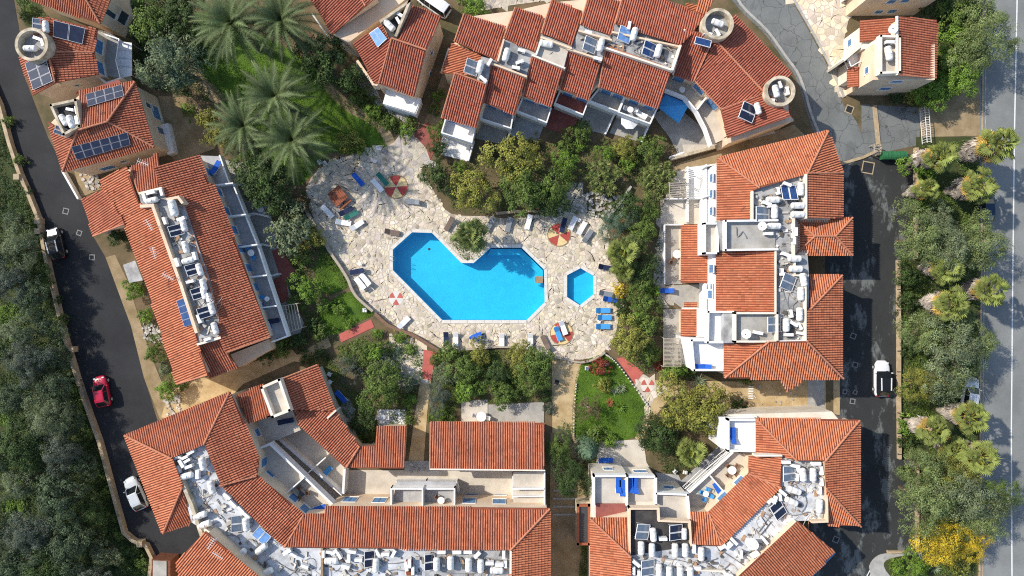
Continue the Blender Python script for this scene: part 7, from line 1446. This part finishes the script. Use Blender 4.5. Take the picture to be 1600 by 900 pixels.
spalm(735, 368, 32, "fan palm in the planter at the pool's inner corner", 0); spalm(972, 398, 30, "upper fan palm of the clump right of the deck", 1, "frond_fan"); spalm(982, 385, 24, "second fan palm of the clump right of the deck", 0); spalm(975, 420, 24, "lower fan palm of the clump right of the deck", 0, "frond_fan"); spalm(1079, 708, 28, "small fan palm by the diagonal balcony", 1, "frond_fan")
rosettes(942, 276, 32, 24, "many headed yucca left of the garden wall", seed=1); rosettes(1026, 280, 34, 26, "many headed yucca beside the weathered pergola", seed=2); rosettes(1018, 250, 16, 8, "small yucca above the right many headed yucca", seed=3)
agave(1092, 596, 16, "pale spiky agave below the white terrace"); agave(961, 610, 10, "pale agave on the bright lawn, left one", "agave"); agave(971, 607, 11, "pale agave on the bright lawn, right one", "agave"); agave(953, 629, 9, "orange spiky plant on the bright lawn", "leaf_orange"); agave(969, 636, 12, "green spiky cycad on the bright lawn", "leaf_bright"); agave(716, 660, 6, "orange flowering plant beside the white patio", "leaf_orange"); agave(503, 478, 12, "spiky plant left of the triangular lawn", "agave"); agave(556, 578, 16, "grey spiky plant beside the wiry shrub", "leaf_grey"); agave(1460, 888, 12, "blue grey agave under the yellow mimosa", "agave"); agave(625, 560, 9, "blue grey agave amid the garden stones", "agave")
conifer(919, 704, 25, 5.6, "dense blue green conifer beside the pale north patio"); 
# ---- ground cover that nobody could count
def cover(name, px, n, leaf, m, label, h=.25, seed=1, patch=.5, parent=None, zb=.02, asp=.5):
    rng = np.random.default_rng(seed); w = W(px); xs = [p[0] for p in w]; ys = [p[1] for p in w]; X = rng.uniform(min(xs), max(xs), n*3); Y = rng.uniform(min(ys), max(ys), n*3); ok = inpoly_np(X, Y, w)
    f = np.sin(X*.9+seed)*np.cos(Y*.8-seed)+np.sin(X*2.3+Y*1.7+seed)*.6+rng.normal(0, .5, n*3); ok &= f > (1-2*patch)*.9
    X = X[ok][:n]; Y = Y[ok][:n]; k = len(X); hz = np.abs(np.sin(X*2.1+seed*2)*np.cos(Y*2.4))*h; Z = zb+rng.uniform(.05, 1, k)*(hz+.05); nr = rng.normal(size=(k, 3))*.5+np.array([0, 0, 1.0])
    o = bpy.data.objects.new(name, leafmesh(name, np.stack([X, Y, Z], 1), nr, leaf, leaf*asp, tones(rng, k, 0, 1+.2*np.sin(X*1.3)*np.cos(Y*1.1)), rng=rng)); COL.objects.link(o); o.data.materials.append(MATS[m]); tag(o, label, "ground cover", None, "stuff")
cover("grass", LAWNS['top'], 26000, .16, "grass_blade", "short grass of the shaded palm lawn", .06, 1, .95, asp=.3); cover("grass", LAWNS['heart'], 14000, .14, "grass_blade", "short vivid grass round the red shrub", .06, 2, .97, asp=.3); cover("grass", LAWNS['west'], 3000, .14, "grass_blade", "short grass of the small western patch", .05, 3, .9, asp=.3); cover("grass", LAWNS['ramp'], 5000, .14, "grass_blade", "short grass of the triangular patch", .05, 4, .9, asp=.3)
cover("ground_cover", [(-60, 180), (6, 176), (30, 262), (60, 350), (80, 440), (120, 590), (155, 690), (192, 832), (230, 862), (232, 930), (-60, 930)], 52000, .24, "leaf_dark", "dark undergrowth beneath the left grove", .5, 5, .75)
cover("ground_cover", [(690, 255), (740, 255), (790, 232), (850, 225), (950, 215), (1050, 240), (1040, 310), (1030, 350), (1036, 440), (1036, 580), (1000, 585), (960, 550), (968, 480), (968, 430), (955, 400), (955, 345), (880, 330), (770, 335), (705, 330)], 17000, .20, "leaf_mid", "leafy ground cover on the central bank", .45, 6, .55)
cover("ground_cover", [(480, 560), (530, 540), (590, 515), (660, 545), (660, 590), (640, 660), (560, 700), (530, 640), (500, 580)], 9000, .18, "leaf_mid", "leafy ground cover of the lower left garden", .4, 7, .55)
cover("ground_cover", [(682, 550), (790, 546), (858, 560), (860, 626), (765, 630), (720, 626), (700, 660), (668, 660), (676, 595)], 13000, .18, "leaf_mid", "leafy ground cover of the lower middle garden", .4, 8, .75)
cover("ground_cover", [(1404, 410), (1430, 300), (1432, 230), (1528, 216), (1526, 900), (1440, 895), (1434, 722), (1406, 716)], 30000, .22, "leaf_mid", "weedy undergrowth of the roadside strip", .4, 9, .6)
cover("ground_cover", [(430, 290), (480, 300), (500, 370), (545, 440), (498, 480), (510, 530), (440, 550), (372, 572), (425, 535), (470, 520), (470, 470), (450, 400), (430, 340)], 11000, .18, "leaf_mid", "leafy ground cover behind the row house", .35, 10, .6)
cover("ground_cover", [(205, 0), (320, 0), (320, 110), (330, 160), (290, 150), (240, 140), (208, 110)], 8000, .22, "leaf_dark", "dark ground cover round the open crowned tree", .4, 11, .65)
cover("ground_cover", [(1420, 140), (1450, 125), (1470, 20), (1530, -10), (1532, 120), (1470, 160), (1425, 165)], 7000, .2, "leaf_bright", "bright ground cover round the square villa", .5, 12, .6)
cover("ground_cover", [(540, 100), (570, 110), (600, 165), (640, 190), (630, 215), (600, 200), (560, 168)], 4000, .18, "leaf_mid", "low plants between sandy path and littered patio", .4, 13, .7)
cover("ground_cover", [(1015, 640), (1130, 605), (1125, 660), (1060, 680), (1080, 740), (1020, 740), (1005, 690)], 5000, .18, "leaf_dark", "leafy ground cover left of the white corner terrace", .35, 14, .55)
cover("ground_cover", PLANTER, 1800, .16, "leaf_mid", "leafy plants in the palm planter at the pool", .5, 15, .9)
cover("ground_cover", [(868, 690), (935, 680), (935, 742), (925, 780), (868, 770)], 3500, .18, "leaf_dark", "dark plants round the blue green conifer", .4, 16, .7)
cover("ground_cover", [(908, 852), (920, 852), (920, 910), (904, 910)], 1200, .18, "leaf_mid", "weeds below the narrow lean-to", .4, 17, .8)
cover("ground_cover", [(25, 0), (60, 0), (75, 28), (105, 34), (60, 42), (38, 38)], 1200, .18, "leaf_mid", "weeds behind the round roof tower", .3, 18, .6)
cover("ground_cover", [(1385, 878), (1395, 873), (1435, 869), (1448, 898), (1400, 902)], 1500, .15, "leaf_bright", "low plants of the bottom right flower bed", .3, 19, .7, zb=.16)
def litter(name, px, n, s, m, label, seed):
    rng = np.random.default_rng(seed); w = W(px); xs = [p[0] for p in w]; ys = [p[1] for p in w]; X = rng.uniform(min(xs), max(xs), n*3); Y = rng.uniform(min(ys), max(ys), n*3); ok = inpoly_np(X, Y, w); X = X[ok][:n]; Y = Y[ok][:n]; b = MB(); C = []
    for x, y in zip(X, Y):
        r = s*rng.uniform(.4, 1.3); k = 5; a = rng.uniform(0, 6); poly = [(x+r*math.cos(a+6.283*i/k)*rng.uniform(.7, 1.1), y+r*math.sin(a+6.283*i/k)*rng.uniform(.7, 1.1)) for i in range(k)]; b.prism(poly, 0.0, r*.7+.02); t = rng.uniform(.6, 1.2); C += [t, t, t, 1]*(2*k)
    o = b.build(name, m); ca = o.data.color_attributes.new("Col", 'FLOAT_COLOR', 'POINT'); ca.data.foreach_set("color", C); tag(o, label, "stones", None, "stuff")
litter("rubble", [(905, 300), (960, 300), (985, 330), (955, 345), (900, 330)], 160, .22, "rubble", "loose grey rocks on the bank above the mosaic", 1); litter("rubble", [(120, 262), (155, 258), (158, 292), (140, 300)], 90, .2, "rubble", "loose white stones between villa and row house", 2); litter("rubble", [(222, 505), (250, 510), (255, 535), (228, 535)], 70, .2, "rubble", "grey stones on the row house verge", 3); litter("rubble", [(258, 625), (282, 615), (282, 650), (262, 652)], 50, .22, "rubble", "stone pile at the lower block's upper corner", 4); litter("rubble", [(600, 150), (640, 170), (638, 195), (605, 175)], 90, .15, "rubble", "white litter on the patio before the tall house", 5); litter("rubble", [(640, 720), (668, 720), (668, 738), (640, 738)], 60, .15, "rubble", "grey rubble between the low tiled wings", 6); litter("rubble", [(1160, 600), (1255, 600), (1255, 640), (1160, 640)], 50, .15, "rubble", "scattered stones in the ochre yard", 7)

# ---- odds and ends lying on the flat roofs
def clutter(px, z, n, label, seed, bld):
    rng = np.random.default_rng(seed); w = W(px, z); xs = [p[0] for p in w]; ys = [p[1] for p in w]; X = rng.uniform(min(xs), max(xs), n*4); Y = rng.uniform(min(ys), max(ys), n*4); ok = inpoly_np(X, Y, w); X = X[ok][:n]; Y = Y[ok][:n]; b = MB(); C = []
    pal = [(1.5, 1.5, 1.5), (.9, .9, .9), (.3, .3, .32), (.9, .6, .4), (1.3, 1.3, 1.25), (.55, .5, .45), (.2, .2, .2)]
    for i, (x, y) in enumerate(zip(X, Y)):
        a = rng.uniform(0, 3.14); c = pal[rng.integers(len(pal))]
        if i % 3 == 0:
            q = [(x+.35*j*math.cos(a+.35*j*math.sin(i)), y+.35*j*math.sin(a+.3*j), z+.05+.02*(j % 2)) for j in range(rng.integers(3, 8))]; k0 = len(b.v); b.tube(q, .025, 4); C += [*c, 1]*(len(b.v)-k0)
        else:
            M = Matrix.Rotation(a, 4, 'Z'); M.translation = Vector((x, y, z)); l, v_, h_ = rng.uniform(.08, .4), rng.uniform(.05, .2), rng.uniform(.03, .28); k0 = len(b.v); b.box(-l, l, -v_, v_, 0.01, h_, M); C += [*c, 1]*(len(b.v)-k0)
    o = b.build("roof_debris", "rubble"); ca = o.data.color_attributes.new("Col", 'FLOAT_COLOR', 'POINT'); ca.data.foreach_set("color", C); tag(o, label, "debris", None, "stuff")
clutter([(272, 718), (318, 698), (344, 760), (370, 786), (444, 858), (796, 862), (795, 920), (440, 920), (400, 890), (322, 828), (300, 812), (287, 760)], 7.01, 330, "loose cables and scrap on the lower left block's flat roof", 1, B)
clutter([(990, 870), (1082, 857), (1128, 857), (1222, 765), (1222, 718), (1286, 724), (1290, 810), (1246, 812), (1158, 895), (1130, 920), (990, 920)], 6.56, 220, "loose cables and scrap on the lower right block's flat roof", 2, Q)
clutter([(1180, 302), (1256, 276), (1256, 338), (1240, 342), (1240, 398), (1258, 432), (1256, 530), (1214, 530), (1214, 392), (1212, 345), (1180, 340)], 7.01, 150, "loose cables and scrap on the yard road block's flat roof", 3, R)
clutter([(222, 305), (250, 297), (264, 313), (282, 318), (326, 440), (340, 500), (340, 525), (312, 533), (306, 515), (284, 447), (240, 323)], 7.11, 110, "loose cables and scrap on the left row house's flat roof", 4, L)
clutter([(900, 50), (960, 55), (1058, 74), (1050, 104), (950, 74), (940, 88), (890, 74)], 7.01, 60, "loose cables and scrap on the stepped terrace's flat roof", 5, T)

cover("ground_cover", [(20, 300), (58, 352), (76, 440), (116, 592), (150, 690), (188, 832), (170, 840), (130, 700), (95, 600), (60, 450), (30, 360)], 15000, .2, "leaf_mid", "lighter green weeds along the grove edge by the left wall", .5, 21, .7)
cover("ground_cover", [(0, 480), (30, 470), (40, 520), (10, 540)], 1500, .22, "leaf_bright", "bright green clearing in the upper grove", .5, 22, .95); cover("ground_cover", [(0, 620), (20, 640), (20, 665), (0, 665)], 1200, .22, "leaf_bright", "bright green clearing at the grove's left edge", .5, 23, .95); cover("ground_cover", [(5, 750), (40, 740), (40, 800), (5, 800)], 1800, .22, "leaf_bright", "bright green clearing in the lower grove", .5, 24, .95); cover("ground_cover", [(190, 850), (228, 862), (228, 900), (200, 900)], 2000, .2, "leaf_mid", "weeds beside the stone topped shed", .5, 25, .9)
